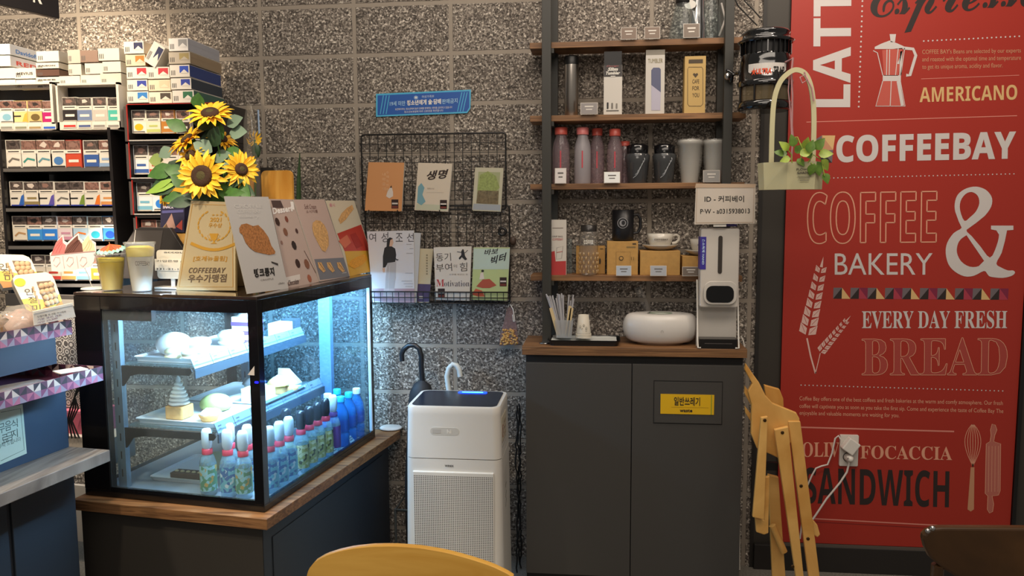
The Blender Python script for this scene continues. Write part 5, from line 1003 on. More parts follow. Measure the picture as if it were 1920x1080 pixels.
# price labels in the white frames
for k, (x0, x1, c_) in enumerate(((0, 25, '8a8a80'), (27, 52, '8a8a70'), (53, 79, 'a08a60'), (80, 106, '2f5fc0'), (118, 144, 'c0302c'), (146, 172, '4a5a8a'), (174, 199, '8a8680'), (201, 225, '8a8680'))):
    F = FT_.off(.0205); a0, b0 = F.px(x0+1, 243 if x0 < 110 else 240); a1, b1 = F.px(x1-1, 232 if x0 < 110 else 228); m = MB(); m.fbox(F, a0, a1, b0, b1, 0, .001, PKW); m.rect(F, a0+.003, b0+.003, a1-.003, b0+.011, cm(c_), .0014)
    m.build('price_label', rk)
def carton(x0, x1, y0, y1, base, label, side=None, chev=None, txt=None, depth=.25, F=None, cells=0, rot=0, stx=None, group='cigarette cartons stacked on the racks', z=None):
    F = F or FT_; a0, b0 = F.px(x0, y1); a1, b1 = F.px(x1, y0); b0 += .0004; a1 -= .0006; m = MB(); W = a1-a0; H = b1-b0; FF = F
    if rot:
        c = F.p((a0+a1)/2, (b0+b1)/2); FF = Fr(c, F.r*math.cos(rot)+F.u*math.sin(rot), -F.r*math.sin(rot)+F.u*math.cos(rot)); a0, a1, b0, b1 = -W/2, W/2, -H/2, H/2
    X = lambda s: a0+W*s; Y = lambda s: b0+H*s
    m.fbox(FF, a0, a1, b0, b1, -depth, 0, cm(base, .4)); S = Fr(FF.p(a1, b0, 0), -FF.n, FF.u)
    if side: m.rect(S, .001, .001, depth-.001, H-.001, cm(side, .4), .0005)
    for k in range(cells):
        for r_ in (0, 1): m.rect(S, .004+k*depth/cells, H*(.08+.47*r_), -.003+(k+1)*depth/cells, H*(.46+.47*r_), cm('3a5a50' if side == '3a5a50' else (side or '8a8a90')), .0009)
    if stx: m.text(S, stx[0], .03, H*.2, .15, H*.62, cm(stx[1]), .0009, bold=.03)
    for k in range(3): m.rect(FF, X(.07+.08*k), Y(.15), X(.11+.08*k), Y(.55), cm('5a5856'), .0005)
    if chev:
        m.rect(FF, X(.5), Y(.35), X(.95), Y(.9), cm(chev), .0005); m.poly(FF, [(X(.52), Y(.30)), (X(.95), Y(.30)), (X(.73), Y(.62))], cm(base), .0008)
    if txt: m.text(FF, txt, X(.12), Y(.35), X(.85), Y(.6), cm('4a4644'), .0008, bold=.03)
    return m.build('cigarette_carton', label=label, cat='carton', group=group)
W_ = 'd9d4ca'
C_ = [(233, 269, 77, 101, W_, 'b9a890', '262b50', 'white carton with navy mark on top of the right rack, left column'), (236, 272, 102, 124, 'c9c0a8', 'b06a2a', 'a8702a', 'cream carton with brown and gold mark, second from top in the left column'),
 (238, 276, 125, 148, W_, None, 'b8303a', 'white carton with red roof mark in the left column of the right stack'), (239, 276, 149, 170, W_, None, '2f3f9a', 'white carton with indigo roof mark in the left column of the right stack'), (239, 278, 171, 193, W_, None, '2f7ac0', 'white carton with sky blue mark at the bottom of the left column'),
 (277, 317, 125, 148, W_, None, 'b8303a', 'white carton with red roof mark in the middle column of the right stack'), (279, 319, 149, 171, 'e0d0b4', None, 'd0c0a0', 'cream carton with faint gold mark in the middle column'), (280, 322, 172, 194, 'e0d6c4', None, '4a4038', 'cream carton with brown roof mark at the bottom of the middle column'),
 (317, 352, 71, 96, 'e8e6e2', '9a9aa0', '9a9a9a', 'bright white carton with silver mark at the top of the right column'), (317, 356, 97, 123, 'b9b0a0', '8a7860', 'a09060', 'khaki carton with round gold mark in the right column'), (319, 355, 120, 144, W_, '26386e', '2a4ab0', 'white ended carton with dark blue side and blue mark in the right column'),
 (321, 358, 146, 168, W_, '2b3440', '2f3f9a', 'white ended carton with dark slate side in the right column'), (324, 363, 169, 193, W_, '3a5a50', '2f6a4a', 'white ended carton with green gridded side at the bottom of the right column')]
for x0, x1, y0, y1, b, s, ch, lb in C_:
    if y0 == 97: y1 = 120
    if y0 == 120: y0, y1 = 121, 145
    carton(x0, x1, y0, y1, b, lb, s, ch, cells=5 if s in ('3a5a50', '9a9aa0', '8a7860') else 0)
m = carton(279, 301, 80, 124, W_, 'white carton with navy mark leaning between the left and right columns', 'b9b4aa', '262b50', rot=R(-32), F=FY(TY-.003), depth=.24)
m = carton(276, 316, 101, 124, 'd8d2c4', 'plain pale carton under the leaning carton in the middle column', F=FY(TY+.06), depth=.2)
W2 = 'cfcabf'
for x0, x1, y0, y1, b, lb, tx in ((-25, 18, 82, 103, 'dfe4e6', 'white carton with blue lettering at the top of the far left stack', None), (-25, 19, 104, 125, 'dad6cc', 'white carton with red lettering second in the far left stack', None), (-14, 27, 127, 148, W2, 'plain white carton at the far left above the bottom one', None), (28, 67, 127, 148, W2, 'plain white carton with small dark print beside the far left one', 'MEVIUS'), (-12, 29, 149, 167, W2, 'plain white carton at the bottom of the far left stack', None), (31, 67, 149, 167, W2, 'plain white carton with small dark print in the bottom row', 'MEVIUS'),
    (69, 110, 95, 116, W2, 'pale carton on top of the second stack of the left rack', None), (68, 110, 117, 129, W2, 'thin pale carton with dark print in the second stack', 'RAISON'), (68, 111, 130, 143, '5a4238', 'brown banded carton with red label in the second stack', None), (68, 111, 144, 155, W2, 'thin pale carton under the brown banded one', 'ESSE'), (68, 112, 156, 166, W2, 'thin pale carton at the bottom of the second stack', 'ESSE'),
    (128, 150, 93, 119, 'b9b2a6', 'upright pale carton on top of the third stack', None), (151, 184, 94, 117, '8a7468', 'carton with brown photo panels beside the upright pale one', None), (184, 223, 90, 114, W2, 'pale carton at the top right of the left rack', None), (129, 152, 120, 141, 'c9c4b8', 'pale carton with barcode in the third stack', None), (160, 192, 118, 139, W2, 'plain pale carton in the middle of the third stack', None), (193, 226, 115, 136, W2, 'plain pale carton right of the middle one in the third stack', None),
    (112, 150, 142, 161, W2, 'pale carton at the bottom left of the third stack', None), (152, 188, 140, 161, W2, 'pale carton at the bottom middle of the third stack', None), (189, 227, 137, 161, 'c4beb2', 'pale carton at the bottom right of the third stack', None)):
    carton(x0, x1, y0, y1, b, lb, txt=tx, depth=.24, side={82: 'b4b8c0', 104: 'b4b4ba'}.get(y0), stx={82: ('Davidoff', '3f6fb0'), 104: ('RED', 'b0403a')}.get(y0))
F = Fr(FT_.p(px1(18, 0)[0]+.0003, 0, 0), (0, 1, 0), (0, 0, 1))

# hanging sign board at the top left
t = thing('hanging_sign', 'black hanging sign board with white letter at the top left corner', 'sign', at_y(40, 0, -.9)); Y_ = -.9
A = at_y(112, 35, Y_); B = at_z(0, 8, at_y(112, 35, Y_).z); rr_ = (A-B); rr_.z = 0; F = Fr(Vector((A.x, A.y, A.z)), rr_, (0, 0, 1)); m = MB(); m.fbox(F, -rr_.length*2.2, 0, 0, .30, -.02, 0, mat('sign_black', '151113', .45)); m.build('board', t, bevel=.001)
m = MB(); a, b = F.px(66, 12); a1_, b1_ = F.px(78, 4); m.text(F, 'K', F.px(62, 6)[0], F.px(70, 6)[1], F.px(79, 6)[0], F.px(70, 6)[1]+.07, WHITE, bold=.02); m.build('lettering', t)
m = MB(); 
for s in (-.1, -.9): m.tube([F.p(s, .3, -.01), F.p(s, 1.1, -.01)], .004, STEEL, 6)
m.build('hanger', t)

# ================================================================ things on the drinks shelf
SHY = -.13
def zs(i): return SZ0[i]+.0003
_before = set(bpy.data.objects)
def base_at(px, y, z):  # x from a picture column at depth y
    return Vector((at_y(px, 400, y).x, y, z))
def sbox(name, label, cat, x0, x1, ytop, Yf, z, depth, mt, side=None):
    F = FY(Yf); a0 = at_y(x0, ytop, Yf).x; a1 = at_y(x1, ytop, Yf).x; b1 = at_y((x0+x1)/2, ytop, Yf).z; m = MB(); m.fbox(F, a0, a1, z, b1, -depth, 0, mt); return m, F, a0, a1, z, b1
# top shelf: tumblers seen from below, glass jug, little cards
t = thing('glass_jug', 'clear glass coffee jug on the top shelf, cut by the photo edge', 'jug', base_at(1276, -.13, zs(0)))
c = base_at(1276, -.13, zs(0)); m = MB(); m.lathe(c, [(.052, 0), (.056, .02), (.045, .08), (.03, .14), (.028, .17), (.045, .22)], GLASS, 28); m.build('bowl', t)
m = MB(); m.lathe(c, [(.026, .135), (.031, .14), (.031, .16), (.026, .165)], BLACK, 20); m.build('collar', t)
t = thing('steel_cup', 'shiny steel cup with a white round tag on the top shelf', 'cup', base_at(1301, -.15, zs(0)))
c = base_at(1301, -.12, zs(0)); CHROME = mat('chrome', 'c8c8c8', .12, metal=1); m = MB(); m.lathe(c, [(.031, 0), (.033, .05), (.028, .10), (.027, .15)], CHROME, 24); m.build('cup', t)
m = MB(); F = FY(-.155); a, b = F.px(1294, 10); m.slab(F, [(a+.022*math.cos(k*.6283), b+.017*math.sin(k*.6283)) for k in range(10)], .002, cm('d8d4cc')); m.build('tag', t)
t = thing('glass_jug', 'second clear glass jug beside the right post on the top shelf', 'jug', base_at(1340, -.12, zs(0)))
c = base_at(1326, -.11, zs(0)); m = MB(); m.lathe(c, [(.034, 0), (.044, .02), (.036, .09), (.024, .15), (.022, .2)], GLASS, 24); m.build('bowl', t); m = MB(); m.tube([c+Vector((.03, -.01, .02)), c+Vector((.05, -.02, .08)), c+Vector((.035, -.015, .14))], .004, cm('b8b4ae', .3), 6); m.build('handle', t)
for x0, x1, y0, y1, i, lb, col in ((1164, 1194, 53, 68, 0, 'left small brown card on the top shelf', '7c6a5c'), (1208, 1238, 52, 67, 0, 'middle small brown card on the top shelf', '7c6a5c'), (1281, 1312, 46, 64, 0, 'small brown card in front of the steel cup on the top shelf', '75685c'), (1088, 1121, 193, 211, 1, 'small grey card beside the steel tumbler', '8a8482'), (1132, 1163, 322, 342, 2, 'white card before the third red capped bottle', 'e6e8e6'), (1318, 1350, 319, 340, 2, 'grey framed card below the right post on the cup shelf', '8f8c88'),
    (1155, 1184, 498, 516, 3, 'shiny silver card before the black mug box', 'aab4c0'), (1219, 1250, 498, 516, 3, 'silver card before the cup and saucer box', 'a3a7ae'), (1279, 1312, 500, 517, 3, 'dark brown card before the small box beside the dispenser', '6e6258'), (1040, 1062, 315, 343, 2, 'pale card before the first red capped bottle', 'd5cfcc')):
    F = Fr((0, -.203 if i < 3 else -.212, zs(i)), (1, 0, 0), (0, .17, 1)); a0 = F.px(x0, y1)[0]; a1, b1 = F.px(x1, y0); zb = 0; m = MB(); H = max(.022, b1)
    m.fbox(F, a0, a1, zb, zb+H, -.0015, 0, cm('c9c1b6')); G = F.off(.0003); m.rect(G, a0+.002, zb+.002, a1-.002, zb+H-.002, cm(col)); m.rect(G, a0+(a1-a0)*.25, zb+H*.62, a1-(a1-a0)*.25, zb+H*.72, cm('d8d2c8' if col < 'a' else '5a5652'), .0008); m.rect(G, a0+(a1-a0)*.32, zb+H*.38, a1-(a1-a0)*.32, zb+H*.46, cm('d8d2c8' if col < 'a' else '5a5652'), .0008)
    m.build('price_card', label=lb, cat='price card', group='small cards on the drinks shelf')
# second shelf
c = base_at(1071, -.14, zs(1)); t = thing('steel_tumbler', 'tall brushed steel tumbler with black lid', 'tumbler', c); h = at_y(1071, 122, -.14).z-c.z
m = MB(); m.lathe(c, [(.024, 0), (.0265, .004), (.0275, h)], mat('brushed_steel', 'bdb6ae', .28, metal=1), 32); m.build('body', t); m = MB(); m.lathe(c, [(.028, h+.0003), (.0285, h+.028), (.024, h+.034), (0, h+.034)], BLACK, 28); m.build('lid', t)
t = thing('tumbler_box', 'white and black carton printed with three small tumblers', 'box', base_at(1150, -.14, zs(1)))
m, F, a0, a1, b0, b1 = sbox('', '', '', 1132, 1167, 122, -.18, zs(1), .06, cm('d6d0c6')); zm = FY(-.18).px(1150, 144)[1]; 
m.build('lower_carton', t); m = MB(); m.fbox(F, a0+.0005, a1-.0005, zm, b1, -.0595, .0006, cm('3a3533', .4)); z5 = FY(-.18).px(1150, 96)[1]; m.fbox(F, a0+.001, a1-.002, b1+.0002, min(z5, SZ0[0]-.027), -.055, -.001, BLACK); m.build('upper_carton', t)
m = MB(); G = F.off(.0012); m.text(G, 'Slim', a0+.014, b1-.022, a1-.016, b1-.009, WHITE, bold=.05, shear=.3); m.text(G, 'Tumbler', a0+.008, b1-.036, a1-.008, b1-.024, WHITE, bold=.05, shear=.3); m.text(G, 'Design', a0+.010, b1-.008, a1-.014, b1-.001, cm('b86a6a'), shear=.3); m.rect(G, a0+.026, b1-.043, a1-.026, b1-.040, WHITE)
for k, cc2 in enumerate(('2a2626', '7a746c', '8a847c')): m.slab(F.off(.001), rrect(a0+.012+.017*k, b0+.022+0, a0+.0185+.017*k, b0+.046-(.002*k), .002), .0007, cm(cc2), lift=.0002)
m.rect(F.off(.0006), a0+.010, b0+.013, a1-.012, b0+.0165, cm('5a5652')); m.build('print', t)
t = thing('tumbler_box', 'tall pale carton with a blue tumbler picture', 'box', base_at(1227, -.14, zs(1)))
m, F, a0, a1, b0, b1 = sbox('', '', '', 1211, 1247, 103, -.18, zs(1), .06, cm('cdc8bf')); m.build('carton', t); b1 = min(b1, 9)
m = MB(); G = F.off(.0004); m.text(G, 'TUMBLER', a0+.008, FY(-.18).px(1229, 118)[1], a1-.008, FY(-.18).px(1229, 110)[1], cm('8a8058')); m.fbox(F, a0, a1, FY(-.18).px(1229, 103)[1], FY(-.18).px(1229, 93)[1], -.059, 0, cm('8a8478'))
f = F.px; m.poly(G, [f(1221, 160), f(1239, 174), f(1239, 130), f(1236, 127), f(1225, 127), f(1221, 132)], mat('tumbler_blue', '5c607c', .4)); m.poly(G, [f(1221, 160), f(1221, 208), f(1238, 208), f(1239, 174)], cm('b8b4c4'), .0006); m.build('print', t)
t = thing('gift_box', 'kraft gift box reading CAFE FOR YOU beside the right post', 'box', base_at(1303, -.14, zs(1)))
m, F, a0, a1, b0, b1 = sbox('', '', '', 1284, 1324, 105, -.18, zs(1), .06, cm('c2a263')); m.build('carton', t)
m = MB(); G = F.off(.0004); K = cm('4a3c28'); m.rect(G, *f(1291, 119), *f(1318, 111), K); q = [f(1291, 126), f(1316, 126), f(1318, 130), f(1318, 196), f(1314, 200), f(1292, 200), f(1289, 196), f(1289, 130)]; m.line(G, q, .0016, K, closed=True)
m.poly(G, [f(1304, 146), f(1309, 140), f(1307, 137), f(1304, 139), f(1301, 137), f(1299, 140)], K)
for k, s in enumerate(('CAFE', 'FOR', 'YOU')): m.text(G, s, *f(1298, 157+13*k), *f(1311, 149+13*k), K)
m.build('print', t)
# third shelf: bottles, wrapped cups
MILK = sheer('milky_plastic', 'cfb8be', .20, .12, .7); FROST = sheer('frosted_plastic', 'c8c2c6', .5, .3, .4); CAPR = mat('cap_coral', 'c4564a', .35); CAPP = mat('cap_pink', 'e07f7c', .35)
zt3 = zs(2)
for px, w_, top, capm, body, lb in ((1052, 34, 238, CAPR, MILK, 'first clear bottle with coral cap, beside the left post'), (1092, 32, 238, CAPP, FROST, 'frosted milky bottle with pink cap, second on the bottle shelf'), (1119, 28, 240, CAPR, MILK, 'third clear bottle with coral cap behind the white card'), (1152, 30, 241, CAPR, MILK, 'fourth clear bottle with coral cap in crinkled wrap')):
    c = base_at(px, -.13 if px != 1119 else -.105, zt3); h = at_y(px, top, c.y).z-zt3; r = w_/2/490
    t = thing('plastic_bottle', lb, 'bottle', c, 'coral capped bottles on the shelf')
    m = MB(); m.lathe(c, [(r*.9, 0), (r, .006), (r, h*.60), (r*.92, h*.70), (r*.62, h*.84), (r*.6, h*.88)], body, 20); m.build('body', t)
    m = MB(); m.lathe(c, [(r*.72, h*.87), (r*.74, h*.99), (r*.6, h), (0, h)], capm, 20); m.build('cap', t)
    m = MB(); m.lathe(c, [(r*1.005, h*.30), (r*1.005, h*.5)], mat('red_stripe', 'c03a48', .5), 20, cap=False, ) if False else m.fbox(FY(c.y-r-.001), c.x-.003, c.x+.002, zt3+h*.28, zt3+h*.58, -.001, 0, mat('red_stripe', 'c04450', .5)); m.build('stripe', t)
t = thing('spare_bottle', 'clear bottle with coral cap behind the fourth one', 'bottle', base_at(1172, -.08, zt3)); c = base_at(1170, -.08, zt3); m = MB(); m.lathe(c, [(.026, 0), (.028, .006), (.028, .115), (.017, .15)], MILK, 18); m.build('body', t); m = MB(); m.lathe(c, [(.020, .148), (.021, .166), (0, .168)], CAPR, 18); m.build('cap', t)
WRAPD = sheer('dark_film', '4a4c4e', .62, .12, .9)
for px, w_, lb, cm_ in ((1194, 44, 'dark lidded tumbler in crinkled clear film, left of the two', '3a3a3e'), (1244, 42, 'dark lidded tumbler in crinkled clear film, right of the two', '4a504e')):
    c = base_at(px, -.13, zt3); t = thing('wrapped_tumbler', lb, 'tumbler', c, 'wrapped tumblers on the shelf'); h = at_y(px, 268, -.13).z-zt3; r = w_/2/490
    m = MB(); m.lathe(c, [(r*.62, .003), (r*.86, h*.72)], cm(cm_, .4), 20); m.build('cup', t); m = MB(); m.lathe(c, [(r*.92, h*.73), (r*.95, h*.93), (r*.5, h*.98), (0, h*.98)], mat('lid_black', '101012', .15), 20); m.build('lid', t)
    m = MB(); m.lathe(c, [(r*.80, .001), (r*.92, h*.2), (r*1.0, h*.5), (r*1.12, h*.68), (r*.98, h*.735)], WRAPD, 11, cap=False); m.build('film', t)
    m = MB(); 
    for k in range(6): m.tube([c+Vector((-r*.4+k*.008, -r*1.02, .02+.012*k)), c+Vector((-r*.1+k*.006, -r*1.06, .03+.012*k)), c+Vector((r*.1+k*.004, -r*1.02, .045+.01*k))], .0011, cm('b8bcc0', .2), 4)
    m.build('creases', t)
for px, w_, lb in ((1293, 46, 'white translucent cup in clear film left of the right post'), (1337, 40, 'white translucent cup in clear film against the right post')):
    c = base_at(px-1, -.13, zt3); t = thing('wrapped_cup', lb, 'cup', c, 'wrapped white cups on the shelf'); h = at_y(px, 262, -.13).z-zt3; r = w_/2/490
    m = MB(); m.lathe(c, [(r*.66, 0), (r*.88, h*.88), (r*.98, h*.90), (r*1.0, h*.97), (r*.9, h*.99), (0, h*.99)], mat('cup_translucent', 'b4b6b4', .4), 24); m.build('cup', t)
    m = MB(); m.lathe(c, [(r*.72, .002), (r*.98, h*.5), (r*1.02, h*.86), (r*1.16, h*.93), (r*1.06, h*1.01)], CLING, 20, cap=False); m.build('film', t)
# fourth shelf
zt4 = zs(3)
t = thing('snack_carton', 'narrow white and red carton at the left end of the mug shelf', 'box', base_at(1048, -.14, zt4)); m, F, a0, a1, b0, b1 = sbox('', '', '', 1033, 1062, 411, -.18, zt4, .05, cm('d2ccc2')); m.build('carton', t)
m = MB(); G = F.off(.0004); f = F.px; RD = cm('b83a3a'); b = lambda y: F.px(1050, y)[1]; m.poly(G, [(a0, b0), (a1-.001, b0), (a1-.001, b(489)), (a0+.018, b(490)), (a0+.014, b(470)), (a0, b(472))], RD); m.text(G, 'COFFEEBAY', a0+.006, b(450), a1-.012, b(446), RD); m.text(G, 'DRIP BAG', a0+.006, b(444), a1-.014, b(441), cm('6a5a52'))
m.line(G, [f(1044, 464), f(1056, 461), f(1053, 484), f(1043, 486)], .001, cm('4a4442'), closed=True); m.line(G, [f(1044, 473), f(1055, 471)], .002, RD); m.rect(G, a0+.006, b(427), a1-.012, b(426), cm('7a6a62')); m.build('print', t)
m = MB(); c = base_at(1067, -.10, zt4); m.fbox(FY(-.12), c.x-.006, c.x+.012, zt4, zt4+.14, -.03, 0, GLASS); m.build('acrylic_block', label='clear upright acrylic block behind the red and white carton', cat='block')
def kraft(x0, x1, y0, Yf, lb, dep=.07):
    t = thing('kraft_box', lb, 'box', base_at((x0+x1)/2, Yf+dep/2, zt4), 'kraft boxes on the mug shelf'); m, F, a0, a1, b0, b1 = sbox('', '', '', x0, x1, y0, Yf, zt4, dep, mat('kraft', 'bd9250', .6, var=.08)); m.build('carton', t, bevel=.001); return t, F, a0, a1, b0, b1
t, F, a0, a1, b0, b1 = kraft(1080, 1135, 461, -.12, 'kraft box standing behind the glass mug jar', .06); m = MB(); G = F.off(.0008); m.ell(G, a1-.02, b0+.05, .004, .012, K); m.rect(G, a1-.02, b1-.012, a1-.008, b1-.009, K); m.build('print', t)
t, F, a0, a1, b0, b1 = kraft(1138, 1197, 452, -.165, 'tall kraft box under the black mug', .1); kb1 = b1; kx = (a0+a1)/2; m = MB(); G = F.off(.0008); m.line(G, [(a0+.035, b0+.02), (a0+.035, b0+.09), (a0+.09, b0+.09), (a0+.09, b0+.04)], .0007, K); m.ell(G, (a0+a1)/2-.005, b0+.065, .009, .009, K); m.ell(G, (a0+a1)/2-.005, b0+.065, .006, .006, cm('bd9250'), .0008); m.text(G, '11', a1-.026, b0+.058, a1-.016, b0+.07, K); m.rect(G, a1-.022, b1-.012, a1-.008, b1-.007, K); m.rect(G, a1-.045, b1-.024, a1-.010, b1-.019, cm('8a7448')); m.build('print', t)
t, F, a0, a1, b0, b1 = kraft(1200, 1276, 470, -.175, 'wide kraft box under the white cup and saucer', .12); kb2 = b1; kx2 = (a0+a1)/2; t, F, a0, a1, b0, b1 = kraft(1279, 1330, 480, -.165, 'small kraft box under the second cup beside the dispenser', .1); kb3 = b1
c = base_at(1104, -.165, zt4); t = thing('glass_tumbler', 'clear ribbed glass jar mug printed with white lettering', 'glass', c); h = at_y(1104, 420, -.165).z-zt4
m = MB(); m.lathe(c, [(.031, 0), (.036, .006), (.037, h*.74), (.033, h*.84), (.031, h*.86)], sheer('jar_glass', 'e4e0d8', .10, .05, .9), 24); m.build('jar', t); m = MB(); m.lathe(c, [(.031, h*.865), (.032, h*.99), (0, h)], mat('jar_lid', '2a2725', .3), 20); m.build('lid', t); m = MB(); m.text(FY(-.2028), BSN('COFFEE'), c.x-.018, zt4+h*.62, c.x+.018, zt4+h*.70, WHITE, bold=.02); m.build('print', t)
m = MB(); HL = sheer('glass_ribs', 'e8c890', .35, .1, .9)
for i in range(12):
    a = math.pi*2*i/12
    for j in range(5): m.ball(c+Vector((.0365*math.cos(a+.26*(j % 2)), .0365*math.sin(a+.26*(j % 2)), .014+.017*j)), .005, .004, .008, HL, 6, 4)
m.build('ribs', t)
c = Vector((kx+.002, -.118, kb1+.0005)); t = thing('black_mug', 'matt black mug with round white emblem on the kraft box', 'mug', c); h = at_y(1174, 392, -.118).z-c.z; m = MB(); m.lathe(c, [(.036, 0), (.042, .006), (.043, h), (.040, h), (.038, .01), (0, .01)], mat('mug_black', '17171a', .4), 28); m.build('body', t)
m = MB(); F = FY(-.1625); m.ell(F, c.x-.002, c.z+h*.58, .021, .021, cm('8a8a8c')); m.ell(F, c.x-.002, c.z+h*.58, .0185, .0185, mat('mug_black', '17171a'), .0008); m.ell(F, c.x-.002, c.z+h*.58, .013, .013, cm('8a8a8c'), .0012, n=12); m.ell(F, c.x, c.z+h*.59, .007, .009, cm('1c1c20'), .0016, n=10); m.build('emblem', t)
m = MB(); m.tube([c+Vector((x_, 0, z_)) for x_, z_ in ((.041, h*.82), (.058, h*.84), (.068, h*.7), (.068, h*.42), (.058, h*.26), (.040, h*.24))], .005, mat('mug_black', '17171a'), 8, flat=1.3); m.build('handle', t)
def cupsaucer(c, lb, lb2, sc=1.0):
    PC = mat('porcelain', 'd3cdc0', .25, coat=.4)
    m = MB(); m.lathe(c, [(.028*sc, 0), (.045*sc, .004), (.068*sc, .018), (.071*sc, .022), (.066*sc, .022), (.03*sc, .008), (0, .008)], PC, 32); m.build('saucer', label=lb2, cat='saucer', group='white saucers on the mug shelf')
    c2 = c+Vector((0, 0, .0092)); t = thing('coffee_cup', lb, 'cup', c2, 'white coffee cups on the mug shelf')
    m = MB(); m.lathe(c2, [(.026*sc, 0), (.040*sc, .010), (.048*sc, .030), (.051*sc, .055), (.048*sc, .055), (.044*sc, .03), (.02*sc, .01), (0, .01)], PC, 32); m.build('bowl', t)
    m = MB(); m.tube([c2+Vector((x_*sc, 0, z_)) for x_, z_ in ((.047, .045), (.062, .050), (.072, .044), (.072, .030), (.062, .020), (.046, .017))], .0045, PC, 8, flat=1.3); m.build('handle', t)
    m = MB(); F = FY(c2.y-.0515*sc); m.text(F, BSN('COFFEEBAY'), c2.x-.026, c2.z+.030, c2.x+.026, c2.z+.037, cm('3a332e'), lift=0); m.rect(F, c2.x-.018, c2.z+.0245, c2.x+.018, c2.z+.026, cm('8a8278'), 0); m.build('print', t)
cupsaucer(Vector((kx2+.004, -.112, kb2+.0005)), 'white cup printed with dark lettering on its saucer above the wide kraft box', 'white saucer on the wide kraft box')
cupsaucer(Vector((at_y(1318, 450, -.112).x, -.112, kb3+.0005)), 'white cup partly hidden behind the hand sanitiser dispenser', 'white saucer partly hidden behind the dispenser')

for o_ in set(bpy.data.objects)-_before:      # set everything back onto its board
    if o_.parent is None:
        i_ = min(range(4), key=lambda k: abs((o_.location.z-SZ0[k]) if o_.location.z >= SZ0[k]-.004 else 9))
        o_.location.x += (o_.location.x-CO.x)*.0131; o_.location.y += .04; o_.location.z += SZ[i_]-SZ0[i_]; o_['_o'] = tuple(o_.location)
# ---------------------------------------------------------------- things on the cabinet top
ZW = .9552
TR_ = mat('tray_dark', '17191a', .3)
t = thing('serving_tray', 'black tray lined with white napkins at the left of the cabinet top', 'tray', Vector((1.30, -.135, ZW)))
m = MB(); F = Fr((0, 0, ZW), (1, 0, 0), (0, 1, 0)); pts = rrect(1.205, -.238, 1.465, -.115, .02, 5); m.slab(F, pts, .006, TR_, lift=.006)
k = len(pts); inn = [F.p(a, b, .0062) for a, b in pts]; cc_ = sum(inn, Vector())/k; o = [cc_+(p-cc_)*1.07+Vector((0, 0, .016)) for p in inn]; m.add(inn+o, [(i, (i+1) % k, k+(i+1) % k, k+i) for i in range(k)], TR_); m.add([p-Vector((0, 0, .003)) for p in inn+o], [(i, k+i, k+(i+1) % k, (i+1) % k) for i in range(k)], TR_); m.build('tray', t)
def cloth(m, x0, x1, y0, y1, z, amp_, mt, seed=0, n=14):
    vs = []; 
    for i in range(n+1):
        for j in range(n+1):
            x = x0+(x1-x0)*i/n; y = y0+(y1-y0)*j/n; e = max(abs(i/n-.5), abs(j/n-.5))*2
            vs.append(Vector((x, y, z+amp_*(.5+.5*noise.noise(Vector((x*30, y*30, seed))))+.012*max(0, e-.75)*4*.6)))
    m.add(vs, [(i*(n+1)+j, (i+1)*(n+1)+j, (i+1)*(n+1)+j+1, i*(n+1)+j+1) for i in range(n) for j in range(n)], mt, True)
m = MB(); cloth(m, 1.21, 1.46, -.234, -.12, ZW+.008, .009, mat('napkin', 'b9bcb8', .8)); m.build('napkins', label='white paper napkins spread on the black tray', cat='napkins')
c = Vector((at_y(1058, 600, -.17).x, -.17, ZW+.024)); t = thing('straw_cup', 'clear square cup full of wrapped straws on the black tray', 'cup', c)
h = at_y(1058, 596, -.14).z-c.z; 
m = MB()
def rp(m, c, w0, w1, h, mt, op=True):
    a = [Vector((c.x+sx*w0, c.y+sy*w0, c.z)) for sx, sy in ((-1, -1), (1, -1), (1, 1), (-1, 1))]; b = [Vector((c.x+sx*w1, c.y+sy*w1, c.z+h)) for sx, sy in ((-1, -1), (1, -1), (1, 1), (-1, 1))]
    m.add(a+b, [(0, 3, 2, 1), (0, 1, 5, 4), (1, 2, 6, 5), (2, 3, 7, 6), (3, 0, 4, 7)], mt)
rp(m, c, .029, .036, h, sheer('straw_cup_plastic', 'c8ccce', .5, .1, .8)); m.build('holder', t)
SB = mat('straw_paper', 'b8b7bb', .5); SP_ = mat('stirrer_paper', 'd8c090', .6); rng = random.Random(4)
for k in range(26):
    x = rng.uniform(-.022, .022); y = rng.uniform(-.022, .022); dx = x*1.4-.012+rng.uniform(-.012, .012); hh = h+rng.uniform(.07, .10); m = MB()
    if k == 0: x, dx, hh = -.02, -.055, h+.10
    m.tube([c+Vector((x*.7, y*.7, .004)), c+Vector((x*.7+dx, y+rng.uniform(-.01, .01), hh))], .0032, SB, 6); m.build('straw', label='wrapped grey white straw standing in the clear cup', cat='straw', group='wrapped straws in the cup')
for k, (dx, dz) in enumerate(((.020, .055), (.027, .048), (-.045, .05))):
    m = MB(); F = Fr(c+Vector((dx*.5, -.024, .01)), Vector((1, 0, -dx*6)).normalized(), Vector((dx*6*.5, 0, 1)).normalized()); m.fbox(F, -.006, .006, 0, h+dz-.01, 0, .004, SP_); m.build('sugar_stick', label=('taller paper stick packet standing at the right of the straw cup', 'shorter paper stick packet at the right edge of the straw cup', 'paper stick packet leaning out at the left of the straw cup')[k], cat='sugar stick', group='stick packets in the straw cup')
